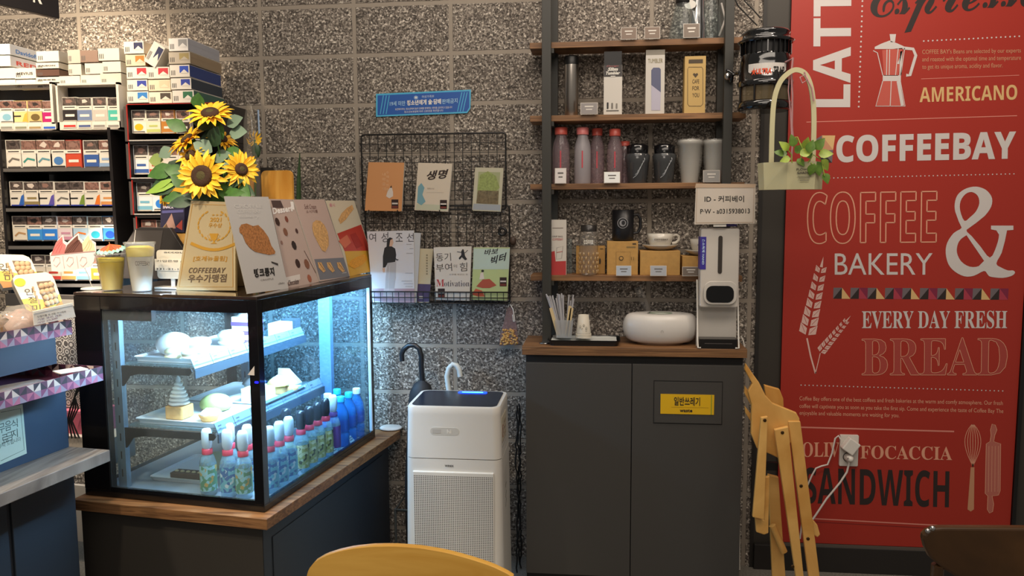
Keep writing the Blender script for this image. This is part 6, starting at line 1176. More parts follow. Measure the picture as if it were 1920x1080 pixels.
def pcup(c, h, r0, r1, lb, n_):
    t = thing('paper_cup', lb, 'cup', c); m = MB(); PCp = mat('paper_cup_white', 'cfc8b8', .55)
    for k in range(n_): m.lathe(c+Vector((0, 0, .0055*k)), [(r1+.002, 0), (r1+.002, .004), (r1, .0045)], PCp, 24)
    z = .0055*n_; m.lathe(c, [(r1, z), (r0, h), (r0*.92, h), (r0*.9, h-.003), (0, h-.003)], PCp, 24); m.build('stack', t)
    m = MB(); F = FY(c.y-(r0+r1)/2-.0018); 
    for k, (x_, z_) in enumerate(((-.012, .045), (.002, .05), (.012, .04), (-.004, .035), (.010, .03))): m.ell(F, c.x+x_, c.z+z_, .004, .005, cm('a49c8a'), .0, n=8); m.ell(F, c.x+x_, c.z+z_, .0028, .0036, PCp, .0004, n=8)
    m.build('print', t)
pcup(Vector((at_y(1094, 600, -.175).x, -.175, ZW+.024)), .088, .020, .029, 'stack of upside down white paper cups on the black tray', 3)
m = MB(); m.lathe(Vector((at_y(1022, 635, -.19).x, -.19, ZW)), [(.012, 0), (.02, .002), (.012, .004), (0, .0045)], CHROME, 18, sx=1.2); m.build('bottle_cap', label='small shiny cap at the left edge of the cabinet top', cat='cap')
# humidifier
c = Vector((at_y(1238, 620, -.145).x, -.145, ZW)); t = thing('humidifier', 'white oval humidifier giving off thin mist on the cabinet', 'humidifier', c); HW = mat('humidifier_white', 'd9d5cf', .3)
h = at_y(1238, 587, -.145).z-ZW; rr = 70/482
m = MB(); pr = [(.62, .006), (.80, .011), (.90, .022), (.965, .042), (.995, .064), (.99, .085), (.955, .105), (.90, .118), (.83, .125), (.74, .1278), (.5, .128), (.30, .127), (.28, .122), (0, .122)]; m.lathe(c, [(rr*a, z*h/.128) for a, z in pr], HW, 40, sy=.62); m.build('body', t)
m = MB(); m.lathe(c, [(rr*.6, 0), (rr*.62, .0058)], mat('humidifier_base', 'c49a78', .5), 32, sy=.62); m.build('base', t)
m = MB(); m.tube([c+Vector((rr*.3*math.cos(a)+.0, rr*.62*.3*math.sin(a), h+.0002)) for a in [2*math.pi*i/20 for i in range(20)]], .002, cm('8f9c8a', .3), 6, closed=True); m.build('rim', t)
m = MB(); F = FY(c.y-rr*.62*1.0-.0012); m.line(F, [(c.x-.004, c.z+.054), (c.x-.004, c.z+.06), (c.x, c.z+.064), (c.x+.004, c.z+.06), (c.x+.004, c.z+.054)], .0013, cm('a8a29c'), lift=-.0); m.build('power_mark', t)
ms = bpy.data.materials.new('mist'); ms.use_nodes = True; nt = ms.node_tree; nt.nodes.clear(); o_ = nt.nodes.new('ShaderNodeOutputMaterial'); vs_ = nt.nodes.new('ShaderNodeVolumePrincipled'); vs_.inputs['Density'].default_value = 9; vs_.inputs['Color'].default_value = (.95, .93, .9, 1)
tc = nt.nodes.new('ShaderNodeTexCoord'); no = nt.nodes.new('ShaderNodeTexNoise'); no.inputs['Scale'].default_value = 25; mu = nt.nodes.new('ShaderNodeMapRange'); mu.inputs[1].default_value = .35; mu.inputs[2].default_value = .7; mu.inputs[3].default_value = 1; mu.inputs[4].default_value = 14
nt.links.new(tc.outputs['Object'], no.inputs['Vector']); nt.links.new(no.outputs[0], mu.inputs[0]); nt.links.new(mu.outputs[0], vs_.inputs['Density']); nt.links.new(vs_.outputs[0], o_.inputs['Volume'])
m = MB(); top_ = c+Vector((-.0, 0, h+.004)); m.tube([at_y(1216, 586, -.145), at_y(1210, 572, -.145), at_y(1204, 556, -.145), at_y(1196, 540, -.145)], .011, ms, 10, r2=.017); m.build('mist', label='thin wisp of mist rising from the white humidifier', cat='mist', kind='stuff')
# hand sanitiser dispenser with wifi card on top
t = thing('sanitiser_dispenser', 'white hand sanitiser dispenser with dark oval screen on a stand', 'dispenser', Vector((at_y(1349, 640, -.2).x, -.19, ZW))); SW_ = mat('dispenser_white', 'cfc9c0', .35)
Fd = FY(-.252); f = Fd.px; a0 = f(1313, 500)[0]; a1 = f(1386, 500)[0]; zt_ = f(1350, 428)[1]; zm = f(1350, 577)[1]
m = MB(); m.slab(Fd, rrect(a0, zm, a1, zt_, .008), .062, SW_, lift=.0); m.build('housing', t, bevel=.006, seg=3)
m = MB(); a, b = f(1349, 548); m.slab(Fd, rrect(a-.058, b-.045, a+.062, b+.042, .028, 6), .004, SW_, lift=.0105); o = m.build('lower_shell', t, bevel=.002)
m = MB(); G = Fd.off(.011); a_, b_ = f(1349, 551); m.slab(G, rrect(a_-.05, b_-.031, a_+.05, b_+.031, .024, 8), .002, mat('dispenser_screen', '0b0b0c', .12), lift=.0018); m.build('screen', t)
m = MB(); x, y0_ = f(1349.5, 513); y1_ = f(1349.5, 442)[1]; m.slab(Fd, rrect(x-.0075, y0_, x+.0075, y1_, .0074), .002, mat('slot_dark', '3b3530', .4), lift=.0022); m.build('level_window', t)
m = MB(); m.fbox(Fd, a0-.0012, a0+.020, f(1316, 505)[1], f(1316, 444)[1], -.06, .0015, mat('label_violet', '3a2f96', .45)); x0_ = a0+.004
F2 = Fr(Fd.p(0, 0, .002), (0, 0, -1), (1, 0, 0)); zz = f(1316, 448)[1]; F2 = Fr(Fd.p(a0+.005, zz, .0018), (0, 0, -1), (1, 0, 0)); m.text(F2, '손소독제 HAND', 0, 0, .095, .010, cm('b8d4ee'), bold=.03); m.build('label', t)
m = MB(); m.slab(Fd, [(a0-.004, ZW), (a1+.004, ZW), (a1+.002, zm+.05), (a0-.002, zm+.05)], .008, SW_, lift=-.054); 
for s, xx in ((-1, a0-.006), (1, a1+.003)):
    m.tube([Vector((xx+.0015, -.20, zm+.10)), Vector((xx+.0015, -.22, zm+.01)), Vector((xx+.0015-s*0, -.25, ZW+.03)), Vector((xx+.0015, -.262, ZW+.004)), Vector((xx-s*.012, -.262, ZW+.0035))], .003, WHITE, 8)
m.build('stand', t)
m = MB(); m.fbox(Fd, a0+.001, a1-.001, ZW, ZW+.036, -.05, .008, mat('drip_tray', '171412', .25)); m.fbox(Fd, a0+.02, a1-.02, ZW+.018, ZW+.021, .0081, .0088, cm('4a4442')); m.build('drip_tray', t, bevel=.003)
t2_ = thing('wifi_card', 'white framed card with network name and password on the dispenser', 'card', Fd.p(f(1357, 425)[0], zt_+.0065, -.03)); m = MB(); F = FY(-.27); q = F.pxs([(1302, 421), (1415, 419), (1417, 345), (1305, 344)]); m.slab(F, q, .004, cm('cfc5b8', .4)); m.line(F, F.pxs([(1305, 418), (1412, 417), (1414, 348), (1307, 346)]), .003, cm('b09a84', .4), closed=True); m.ppoly(F, [(1303, 352), (1415, 352), (1417, 345), (1305, 344)], cm('bfa78e', .4), .0012)
m.ptext(F, 'ID - 커피베이', (1321, 379), (1395, 379), (1321, 367), INK, bold=.015); m.ptext(F, 'P·W - a0315938013', (1313, 401), (1406, 400), (1313, 392), INK, bold=.012); m.build('card', t2_)
m = MB(); m.fbox(F, F.px(1338, 430)[0], F.px(1362, 430)[0], zt_+.0062, F.px(1350, 419)[1], -.012, -.0042, WHITE); m.fbox(FY(-.225), F.px(1362, 425)[0], F.px(1386, 425)[0], zt_+.0063, zt_+.014, -.03, 0, cm('4a3f86')); m.build('clip', t2_)
m = MB(); m.tube([at_y(1389, 630, -.14), at_y(1394, 640, -.14), at_y(1396, 652, -.15), Vector((1.945, -.12, .90)), Vector((1.955, -.08, .6)), Vector((1.96, -.06, .3)), Vector((1.97, -.05, .004))], .0028, WHITE, 6); m.build('dispenser_cord', label='thin white cord running from the dispenser down beside the cabinet', cat='cord')
# ================================================================ insect trap, planter on a rope
GLB = mat('trap_black', '0e0e0f', .12, coat=.5); c = Vector((at_y(1435, 130, -.28).x, -.28, 1.82)); t = thing('insect_trap', 'glossy black lantern shaped insect trap fixed beside the shelf', 'insect trap', c)
def zy(y): return at_y(1438, y, -.34).z
def rx(w): return w/2/502
m = MB(); m.lathe((c.x, c.y, 0), [(rx(84), zy(205)), (rx(94), zy(202)), (rx(94), zy(190)), (rx(86), zy(188))], GLB, 28); m.build('base', t)
m = MB(); m.lathe((c.x, c.y, 0), [(rx(86), zy(187)), (rx(86), zy(160))], sheer('trap_window', '8a7a5a', .35, .1, .8), 28); m.build('chamber', t)
m = MB()
for k in range(8):
    a = 2*math.pi*k/8+.2; m.tube([Vector((c.x+rx(90)*math.cos(a), c.y+rx(90)*math.sin(a), zy(189))), Vector((c.x+rx(90)*math.cos(a), c.y+rx(90)*math.sin(a), zy(158)))], .004, GLB, 6)
m.build('posts', t)
m = MB(); m.lathe((c.x, c.y, 0), [(rx(94), zy(159)), (rx(98), zy(150)), (rx(92), zy(149)), (rx(88), zy(112)), (rx(84), zy(100)), (rx(82), zy(98))], GLB, 28); m.build('body', t)
m = MB(); m.lathe((c.x, c.y, 0), [(rx(78), zy(98)), (rx(80), zy(72))], cm('1d1c1c'), 24)
for k in range(26):
    a = 2*math.pi*k/26; m.fbox(Fr((c.x+rx(86)*math.cos(a), c.y+rx(86)*math.sin(a), 0), (-math.sin(a), math.cos(a), 0), (0, 0, 1)), -.002, .002, zy(98), zy(74), -.01, .002, GLB)
m.build('vents', t)
m = MB(); m.lathe((c.x, c.y, 0), [(rx(92), zy(76)), (rx(98), zy(72)), (rx(84), zy(68)), (rx(80), zy(60)), (rx(84), zy(57)), (rx(76), zy(52)), (0, zy(51))], GLB, 28); m.build('cap', t)
m = MB(); R1 = rx(88)*1.025; vs = []; n = 14
for i in range(n+1):
    a = R(-140+88*i/n)
    for zz in (zy(147), zy(120)): vs.append((c.x+R1*math.cos(a), c.y+R1*math.sin(a), zz))
m.add(vs, [(2*i, 2*i+2, 2*i+3, 2*i+1) for i in range(n)], cm('d0ccc6', .4)); 
def wraptext(s, a_0, a_1, z0, z1, mt, bold=0):
    v, fc = textgeo(s, bold, .15); m.add([(c.x+(R1+.001)*math.cos(R(a_0+(a_1-a_0)*x)), c.y+(R1+.001)*math.sin(R(a_0+(a_1-a_0)*x)), z0+(z1-z0)*y) for x, y in v], fc, mt)
wraptext('★ULTRA', -132, -88, zy(142), zy(127), mat('ultra_orange', 'd8502c', .4), .05); wraptext('TRAP', -84, -58, zy(142), zy(127), INK, .03); m.build('label', t)
m = MB(); m.tube([Vector((c.x-rx(90), c.y, zy(130))), Vector((1.875, -.23, zy(128))), Vector((1.864, -.186, zy(132)))], .006, GLB, 8); m.tube([Vector((1.87, -.2, zy(140))), Vector((1.87, -.22, zy(125))), Vector((1.855, -.20, zy(118)))], .008, GLB, 8); m.ball((1.855, -.21, zy(130)), .012, .012, .014, CHROME, 10, 6); m.build('mount', t)
# hanging planter
YP = -.44; FPn = FY(YP); f = FPn.px; t = thing('hanging_planter', 'cream metal flower box with tall arched handle hanging before the poster', 'planter', FPn.p(*f(1485, 357)))
CRM = mat('planter_cream', 'c8c29a', .45)
za = f(1425, 305)[1]; zb = f(1425, 356)[1]; xl = f(1425, 330)[0]; xc = f(1470, 330)[0]; xr = f(1543, 330)[0]
Fa = FPn; m = MB(); T1 = [(xl, YP+.05), (xl+.01, YP-.0), (xc, YP-.045), (xr-.035, YP-.045), (xr, YP-.005), (xr, YP+.05)]; k = len(T1); tap = lambda p: (p[0]*.96+xc*.04+.002, (p[1]-YP)*.85+YP)
top_ = [Vector((*p, za)) for p in T1]; bot = [Vector((*tap(p), zb)) for p in T1]; m.add(bot+top_, [(i, (i+1) % k, k+(i+1) % k, k+i) for i in range(k)]+[tuple(reversed(range(k)))], CRM)
ti = [Vector((xc+(p.x-xc)*.95, YP+(p.y-YP)*.9, za-.0)) for p in top_]; m.add(top_+ti+[q-Vector((0, 0, .03)) for q in ti], [(i, (i+1) % k, k+(i+1) % k, k+i) for i in range(k)]+[(k+i, k+(i+1) % k, 2*k+(i+1) % k, 2*k+i) for i in range(k)], CRM); m.add([q-Vector((0, 0, .012)) for q in ti], [tuple(range(k))], mat('planter_soil', '3b2c20', .9, bump=.5)); m.build('box', t)
m = MB(); F = FY(YP-.0455); a = xc+.02; m.text(F, 'FLOWERS', a+.01, za-.030, a+.062, za-.022, cm('4a463a'), bold=.02, lift=0); m.text(F, 'GARDEN', a+.012, za-.041, a+.06, za-.033, cm('4a463a'), bold=.04, lift=0)
for q in range(3): m.rect(F, a+.014+.004*q, za-.050-.007*q, a+.058-.004*q, za-.047-.007*q, cm('8a8670'), 0)
m.build('print', t)
m = MB(); hp = [(1446, 306), (1448, 230), (1452, 185), (1462, 155), (1477, 138), (1492, 131), (1508, 137), (1518, 155), (1524, 185), (1526, 230), (1524, 306)]
sm = []; P3 = [FPn.p(*f(*p)) for p in hp]
for i in range(len(P3)-1):
    p0, p1, p2, p3 = P3[max(i-1, 0)], P3[i], P3[i+1], P3[min(i+2, len(P3)-1)]
    for q in range(6):
        u_ = q/6; sm.append(.5*((2*p1)+(p2-p0)*u_+(2*p0-5*p1+4*p2-p3)*u_*u_+(3*p1-p0-3*p2+p3)*u_**3))
sm.append(P3[-1]); vs = []
for i, p in enumerate(sm):
    d = (sm[min(i+1, len(sm)-1)]-sm[max(i-1, 0)]).normalized(); s = Vector((0, 1, 0)).cross(d).normalized()
    for aa, bb in ((-1, -1), (1, -1), (1, 1), (-1, 1)): vs.append(p+s*.009*aa*.9+Vector((0, .003*bb, 0)))
m.add(vs, [(4*i+a_, 4*i+(a_+1) % 4, 4*i+4+(a_+1) % 4, 4*i+4+a_) for i in range(len(sm)-1) for a_ in range(4)], CRM); m.build('handle', t)
m = MB(); PKR = mat('ribbon_rose', 'b98a8c', .6); m.tube([at_y(x, y, -.42) for x, y in ((1487, 108), (1484, 136), (1486, 180), (1485, 235), (1487, 258), (1484, 300))], .006, PKR, 6, flat=.3); m.tube([at_y(x, y, -.423) for x, y in ((1480, 140), (1478, 170), (1482, 210), (1484, 255))], .002, PKR, 6); m.tube([at_y(x, y, -.45) for x, y in ((1508, 135), (1514, 150), (1504, 156), (1500, 145), (1510, 140), (1522, 165), (1526, 190))], .0025, PKR, 6); m.tube([at_y(1487, 110, -.42), Vector((c.x+.04, c.y+.02, zy(118)))], .003, PKR, 6); m.build('ribbon', t)
VL = mat('vine_leaf', '5d7f2c', .45, var=.25); VL2 = mat('vine_leaf_light', '92a83e', .45, var=.2); pl_ = thing('potted_vine', 'small green trailing vine growing in the cream hanging planter', 'plant', Vector((f(1500, 300)[0], YP, za-.012)))
def vleaf(p, d, L_, W_, mt, par):
    m = MB(); d = Vector(d).normalized(); nz = Vector((.1, -1, .5)); nz = (nz-d*nz.dot(d)).normalized(); s = nz.cross(d); pr = []
    for t_, w_ in ((0, .1), (.15, .75), (.35, 1), (.6, .8), (.85, .35), (1, .02)): b = p+d*L_*t_-nz*L_*.2*t_*t_; pr += [b-s*W_*w_*.5+nz*W_*.12*w_, b, b+s*W_*w_*.5+nz*W_*.12*w_]
    m.add(pr, [f_ for k in range(5) for f_ in ((3*k, 3*k+1, 3*k+4, 3*k+3), (3*k+1, 3*k+2, 3*k+5, 3*k+4))], mt, True); m.build('leaf', par)
rng = random.Random(11)
for x, y, dx, dz, s in ((1478, 282, -.8, .9, 1.1), (1470, 290, -1, .4, .9), (1488, 275, -.2, 1, 1.1), (1490, 285, .5, .4, 1), (1500, 290, .9, .3, 1.1), (1482, 297, -.5, -.1, .9), (1495, 298, .2, -.2, .9), (1515, 285, .3, .8, 1.1), (1528, 280, .5, .7, 1.2), (1535, 290, .8, .1, 1.2), (1520, 296, -.2, .3, 1), (1530, 303, .3, -1, 1.3), (1540, 300, .6, -.7, 1.2), (1545, 325, .4, -1, 1), (1508, 278, .2, .8, 1.0), (1524, 308, -.2, -1, 1), (1476, 288, -.9, .1, 1)):
    vleaf(at_y(x, y, YP-.05+rng.uniform(-.03, .03)), (dx, rng.uniform(-.5, .1), dz), .038*s, .030*s, VL if rng.random() < .65 else VL2, pl_)
m = MB()
for p in (((1485, 305), (1484, 290), (1478, 282)), ((1500, 305), (1505, 280), (1495, 257), (1486, 258)), ((1515, 305), (1525, 290), (1540, 300), (1546, 330)), ((1520, 305), (1528, 315), (1526, 325))): m.tube([at_y(x, y, YP-.045) for x, y in p], .002, VL2, 5)
m.build('stem', pl_)

m = MB(); m.tube([at_y(x, y, -.05) for x, y in ((1368, -20), (1385, 12), (1402, 30), (1420, 48))], .0025, mat('cable_black', '161616', .5), 6); m.tube([at_y(x, y, -.04) for x, y in ((1384, -20), (1398, 4), (1412, 18), (1426, 34))], .0025, mat('cable_black', '161616', .5), 6); m.build('trap_cable', label='pair of thin black cables running down to the insect trap', cat='cable')

# ================================================================ notice, wire book rack with books
YB = -.028
t = thing('blue_notice', 'blue notice strip with white Korean lettering taped above the book rack', 'sign', at_y(795, 217, -.006)); F = FY(-.006); m = MB()
q = F.pxs([(705, 219), (876, 212), (882, 203), (883, 168), (860, 169), (705, 176)]); m.slab(F, q, .0012, mat('notice_cyan', '4fb0d8', .4)); m.ppoly(F, [(708, 216), (875, 209), (880, 201), (880, 171), (708, 179)], mat('notice_blue', '2458a8', .4)); m.build('card', t)
m = MB()
for k in range(3):
    m.line(F, F.pxs([(713+k*5.5, 214), (719+k*5.5, 179)]), .0035, mat('notice_cyan', '4fb0d8'), .0008); m.line(F, F.pxs([(858+k*5, 209), (866+k*5, 173)]), .0035, mat('notice_cyan', '4fb0d8'), .0008)
T = lambda s, bl, br, tl, mt, b=0: m.ptext(F, s, bl, br, tl, mt, lift=.0009, bold=b)
T('19세 미만', (731, 199), (760, 198), (731, 190), cm('a8d0e8'), .01); T('청소년에게 술·담배', (763, 198), (827, 195), (763, 188), WHITE, .03); T('판매금지', (829, 195), (858, 193), (829, 186), cm('a8d0e8'), .01)
T('보건복지부는 청소년에게 술과 담배를 판매하는 행위를 금지하고 있습니다', (741, 207), (848, 203), (741, 203), WHITE); T('청소년보호법에 따라 신분증을 확인합니다', (758, 212), (831, 209), (758, 208), WHITE); T('여성가족부', (791, 184), (814, 183), (791, 179), cm('c8d8e8'))
a, b = F.px(780, 183); m.ell(F, a, b, .009, .008, cm('8aa8d0'), .0009); m.ell(F, a, b, .004, .0035, WHITE, .0012); m.build('lettering', t)
WIRE = mat('wire_black', '141312', .4)
def grid(label, x0, x1, ytop, ybot, nx, ny, Y, skip=()):
    F = FY(Y); a0 = F.px(x0, ytop)[0]; a1 = F.px(x1, ytop)[0]; b1 = F.px((x0+x1)/2, ytop)[1]; b0 = F.px((x0+x1)/2, ybot)[1]
    t = thing('wire_grid', label, 'wire rack', F.p((a0+a1)/2, b0)); m = MB(); m.tube([F.p(a, b) for a, b in rrect(a0, b0, a1, b1, .012, 3)], .0035, WIRE, 6, closed=True); m.build('frame', t)
    m = MB()
    for i in range(1, nx): m.tube([F.p(a0+(a1-a0)*i/nx, b0, .0), F.p(a0+(a1-a0)*i/nx, b1, .0)], .0018, WIRE, 4)
    for j in range(1, ny): m.tube([F.p(a0, b0+(b1-b0)*j/ny, .0032), F.p(a1, b0+(b1-b0)*j/ny, .0032)], .0018, WIRE, 4)
    m.build('wires', t); return t, a0, a1, b0, b1
g1, A0, A1, B0, B1 = grid('upper black wire grid panel on the wall holding three books', 677, 948, 251, 393, 17, 8, -.02)
g2, A2, A3, B2, B3 = grid('lower black wire grid panel with a basket of magazines', 684, 955, 386, 566, 17, 11, -.016)
F = FY(-.06); m = MB(); x0 = F.px(694, 550)[0]; x1 = F.px(957, 550)[0]; zt_ = F.px(800, 546)[1]; zb = F.px(800, 567)[1]
Fb = FY(-.085)
for z in (zt_, (zt_+zb)/2, zb): m.tube([Vector((x0, -.022, z)), Vector((x0, -.085, z)), Vector((x1, -.085, z)), Vector((x1, -.022, z))], .0022 if z != zt_ else .003, WIRE, 5)
for i in range(24): x = x0+(x1-x0)*i/23; m.tube([Vector((x, -.022, zb)), Vector((x, -.085, zb)), Vector((x, -.085, zt_))], .0016, WIRE, 4)
m.build('basket', g2)
for px, y, lb in ((722, 400, 0), (800, 400, 0), (915, 400, 0)):
    m = MB(); X = at_y(px, y, -.03).x; z = at_y(px, 397, -.03).z-.004; m.tube([Vector((X-.06, -.02, z)), Vector((X-.06, -.06, z)), Vector((X-.06, -.06, z+.012))], .002, WIRE, 4); m.tube([Vector((X+.06, -.02, z)), Vector((X+.06, -.06, z)), Vector((X+.06, -.06, z+.012))], .002, WIRE, 4); m.tube([Vector((X-.06, -.06, z)), Vector((X+.06, -.06, z))], .002, WIRE, 4); m.build('book_hook', g1)
t = thing('tape_roll', 'small black roll of tape hanging at the right side of the lower grid', 'tape', at_y(942, 443, -.03)); m = MB(); cc_ = at_y(942, 434, -.03); m.tube([cc_+Vector((.014*math.cos(a), 0, .014*math.sin(a))) for a in [2*math.pi*i/18 for i in range(18)]], .006, BLACK, 8, closed=True); m.build('roll', t)
m = MB(); cc_ = at_y(962, 452, -.02); m.ball(cc_, .014, .012, .018, cm('4a3a30'), 10, 8); m.build('clip', label='small brown clip at the right edge of the lower grid', cat='clip')
def book(name, label, cat, q, Y, th, base, edge='cfc9bc', group=None):
    F = FY(Y); t = thing(name, label, cat, F.p(*F.px((q[0][0]+q[1][0])/2, max(q[0][1], q[1][1])))); m = MB(); m.slab(F, F.pxs(q), th, cm(base, .45), cm(edge, .6)); m.build('block', t); return t, F, MB()
MK = lambda m, F, x, y: (m.ppoly(F, [(x, y+17), (x+13, y+17), (x+13, y), (x, y)], cm('2a1614')), m.ppoly(F, [(x+1, y+9), (x+12, y+9), (x+12, y+6), (x+1, y+6)], cm('c8c0b8'), .0008), m.ppoly(F, [(x+1, y+16), (x+12, y+16), (x+12, y+12), (x+1, y+12)], cm('6a2a20'), .0008))
PR = 'book hung on the wire rack'
t, F, m = book('book', 'orange covered book with small white bird at the upper left of the rack', 'book', [(684, 395), (753, 396), (758, 305), (691, 304)], -.058, .014, 'c98f5c')
for k, s in enumerate('내마음의'): m.ptext(F, s, (717, 330+k*9), (723, 330+k*9), (717, 324+k*9), cm('dcb48c'))
for k, s in enumerate('수채화한폭'): m.ptext(F, s, (724, 326+k*8), (729, 326+k*8), (724, 321+k*8), cm('dcb48c'))
tri_fill(m, F, [(724, 368), (727, 358), (731, 352), (735, 352), (737, 360), (737, 368), (730, 372)], cm('cfc6bc')); m.ppoly(F, [(731, 352), (735, 352), (734, 347)], cm('3a2a24')); MK(m, F, 734, 374); m.build('print', t)
t, F, m = book('book', 'cream covered book with black brush title in the middle of the upper rack', 'book', [(777, 394), (840, 397), (848, 307), (784, 305)], -.058, .02, 'cfc3b0')
m.ptext(F, '생명', (800, 338), (841, 334), (800, 321), cm('2e201c'), bold=.03, shear=.25); m.ptext(F, '정목스님', (801, 355), (814, 355), (801, 352), cm('8a7a6a')); tri_fill(m, F, [(782, 380), (784, 350), (790, 343), (796, 352), (792, 365), (798, 378), (790, 385)], cm('6f9ca8')); m.ppoly(F, [(779, 393), (838, 395), (840, 385), (781, 382)], cm('b9bca4')); m.line(F, F.pxs([(800, 361), (832, 361)]), .001, cm('a89a8a')); MK(m, F, 825, 375); m.build('print', t)
t, F, m = book('book', 'pale green book with tree picture at the upper right of the rack', 'book', [(885, 395), (939, 397), (944, 315), (891, 314)], -.058, .014, 'bdb8a0')
m.ppoly(F, [(893, 381), (934, 383), (938, 323), (897, 322)], cm('9ea27a')); tri_fill(m, F, [(895, 355), (900, 328), (915, 321), (930, 330), (937, 352), (925, 362), (905, 362)], mat('tree_green', '8d9a5a', .7, var=.25, bscale=120)); m.ppoly(F, [(893, 381), (934, 383), (935, 358), (896, 357)], mat('tree_brown', '6f6248', .7, var=.4, bscale=90), .0009); m.ppoly(F, [(886, 393), (938, 395), (939, 384), (888, 382)], cm('9aa0a6')); m.build('print', t)
t, F, m = book('magazine', 'white magazine with standing woman in black top at the left of the basket', 'magazine', [(699, 567), (777, 570), (776, 432), (688, 434)], -.074, .006, 'c9cbd2')
for s, x in (('여', 692), ('성', 715), ('조', 742), ('선', 763)): m.ptext(F, s, (x, 453 if s != '성' else 455), (x+13, 453), (x, 437), cm('4e4e54'))
D = cm('23252a'); SK = cm('c8a894'); tri_fill(m, F, [(721, 465), (727, 461), (733, 461), (741, 466), (743, 478), (741, 491), (727, 493), (723, 501), (718, 502), (718, 480)], D); tri_fill(m, F, [(728, 462), (727, 451), (731, 446), (736, 447), (738, 455), (735, 462)], SK, lift=.0012); tri_fill(m, F, [(725, 463), (726, 449), (731, 445), (737, 447), (732, 450), (730, 462)], D, lift=.0018)
tri_fill(m, F, [(726, 493), (743, 491), (742, 520), (738, 548), (722, 546), (723, 520)], cm('a9a9ae')); m.line(F, F.pxs([(737, 480), (744, 487), (747, 487)]), .004, D, .0018); m.ppoly(F, [(717, 503), (722, 502), (722, 510), (718, 511)], SK, .0012); m.line(F, F.pxs([(731, 498), (728, 545)]), .001, cm('d8d8dc'), .0014)
m.ppoly(F, [(700, 565), (777, 568), (777, 541), (698, 541)], cm('a893a0'), .0005); m.ppoly(F, [(718, 555), (740, 556), (740, 541), (720, 541)], cm('b9b3ba'), .0013)
for k, (x, y, w_) in enumerate(((762, 458, 10), (768, 466, 7), (762, 475, 12), (760, 512, 14), (757, 532, 18), (753, 527, 20), (760, 537, 14))): m.line(F, F.pxs([(x, y), (x+w_, y)]), .0014, cm('77777e'), .0009)
m.build('print', t)
m = MB(); F = FY(-.066); m.slab(F, F.pxs([(775, 567), (781, 568), (789, 437), (770, 436)]), .004, cm('b9bcc0')); m.build('magazine', label='grey magazine edge showing behind the white magazine', cat='magazine')
t, F, m = book('book', 'cream and purple book leaning behind the white magazine', 'book', [(777, 568), (804, 567), (812, 467), (784, 466)], -.056, .014, 'c4b899'); m.ppoly(F, [(777, 566), (804, 566), (808, 533), (780, 532)], cm('4c3f62')); m.rect(F, *F.px(786, 560), *F.px(794, 555), cm('b8b0a8'), .0012)
for k in range(8): m.rect(F, *F.px(799, 480+k*5), *F.px(802, 477+k*5), cm('8a7f66'))
m.build('print', t)
t, F, m = book('book', 'white book with a leaping man and red serif title in the basket', 'book', [(817, 562), (880, 564), (884, 462), (813, 464)], -.078, .014, 'd2cdc4')
m.ptext(F, '동기', (818, 490), (846, 489), (817, 475), cm('4e4a46')); m.ptext(F, '부여', (818, 510), (848, 508), (817, 495), cm('4e4a46')); m.ptext(F, '의', (850, 502), (857, 502), (850, 496), cm('6e6a66')); m.ptext(F, '힘', (862, 509), (876, 508), (862, 493), cm('4e4a46'))
m.ptext(F, BS('M'), (818, 537), (833, 537), (818, 524), mat('title_red', 'b0383a', .5)); m.ptext(F, BS('otivation'), (833, 537), (880, 537), (833, 526), cm('4c4650'), bold=-.01); tri_fill(m, F, [(865, 470), (870, 470), (872, 480), (876, 486), (872, 488), (866, 482), (862, 487), (860, 484), (865, 478)], D, lift=.0009)
m.line(F, F.pxs([(857, 472), (864, 473), (872, 474), (877, 469)]), .0025, D, .001); m.ell(F, *F.px(868, 469), .004, .004, D, .001, n=10); m.ptext(F, '성공을 부르는 힘', (842, 516), (877, 516), (842, 513), cm('8a8680')); MK(m, F, 821, 541); m.build('print', t)
t, F, m = book('book', 'green book with brush title and sitting girl at the right of the basket', 'book', [(884, 562), (951, 564), (956, 464), (888, 464)], -.074, .014, 'b4c48a')
m.ppoly(F, [(887, 505), (954, 505), (956, 466), (888, 466)], cm('b5c8bc')); m.ptext(F, '바보', (908, 479), (934, 476), (908, 468), D, bold=.02, shear=.2); m.ptext(F, '빅터', (920, 497), (950, 488), (920, 482), D, bold=.03, shear=.2); tri_fill(m, F, [(893, 537), (905, 524), (918, 523), (931, 535), (918, 540), (905, 540)], cm('a8503c'), lift=.0009); tri_fill(m, F, [(884, 552), (892, 541), (904, 545), (909, 556), (896, 556)], cm('c05a3c'), lift=.0009)
tri_fill(m, F, [(899, 524), (901, 512), (906, 510), (908, 523)], cm('d8cfc4'), lift=.001); m.ell(F, *F.px(905, 508), .006, .005, D, .0012, n=10); MK(m, F, 937, 520); m.build('print', t)
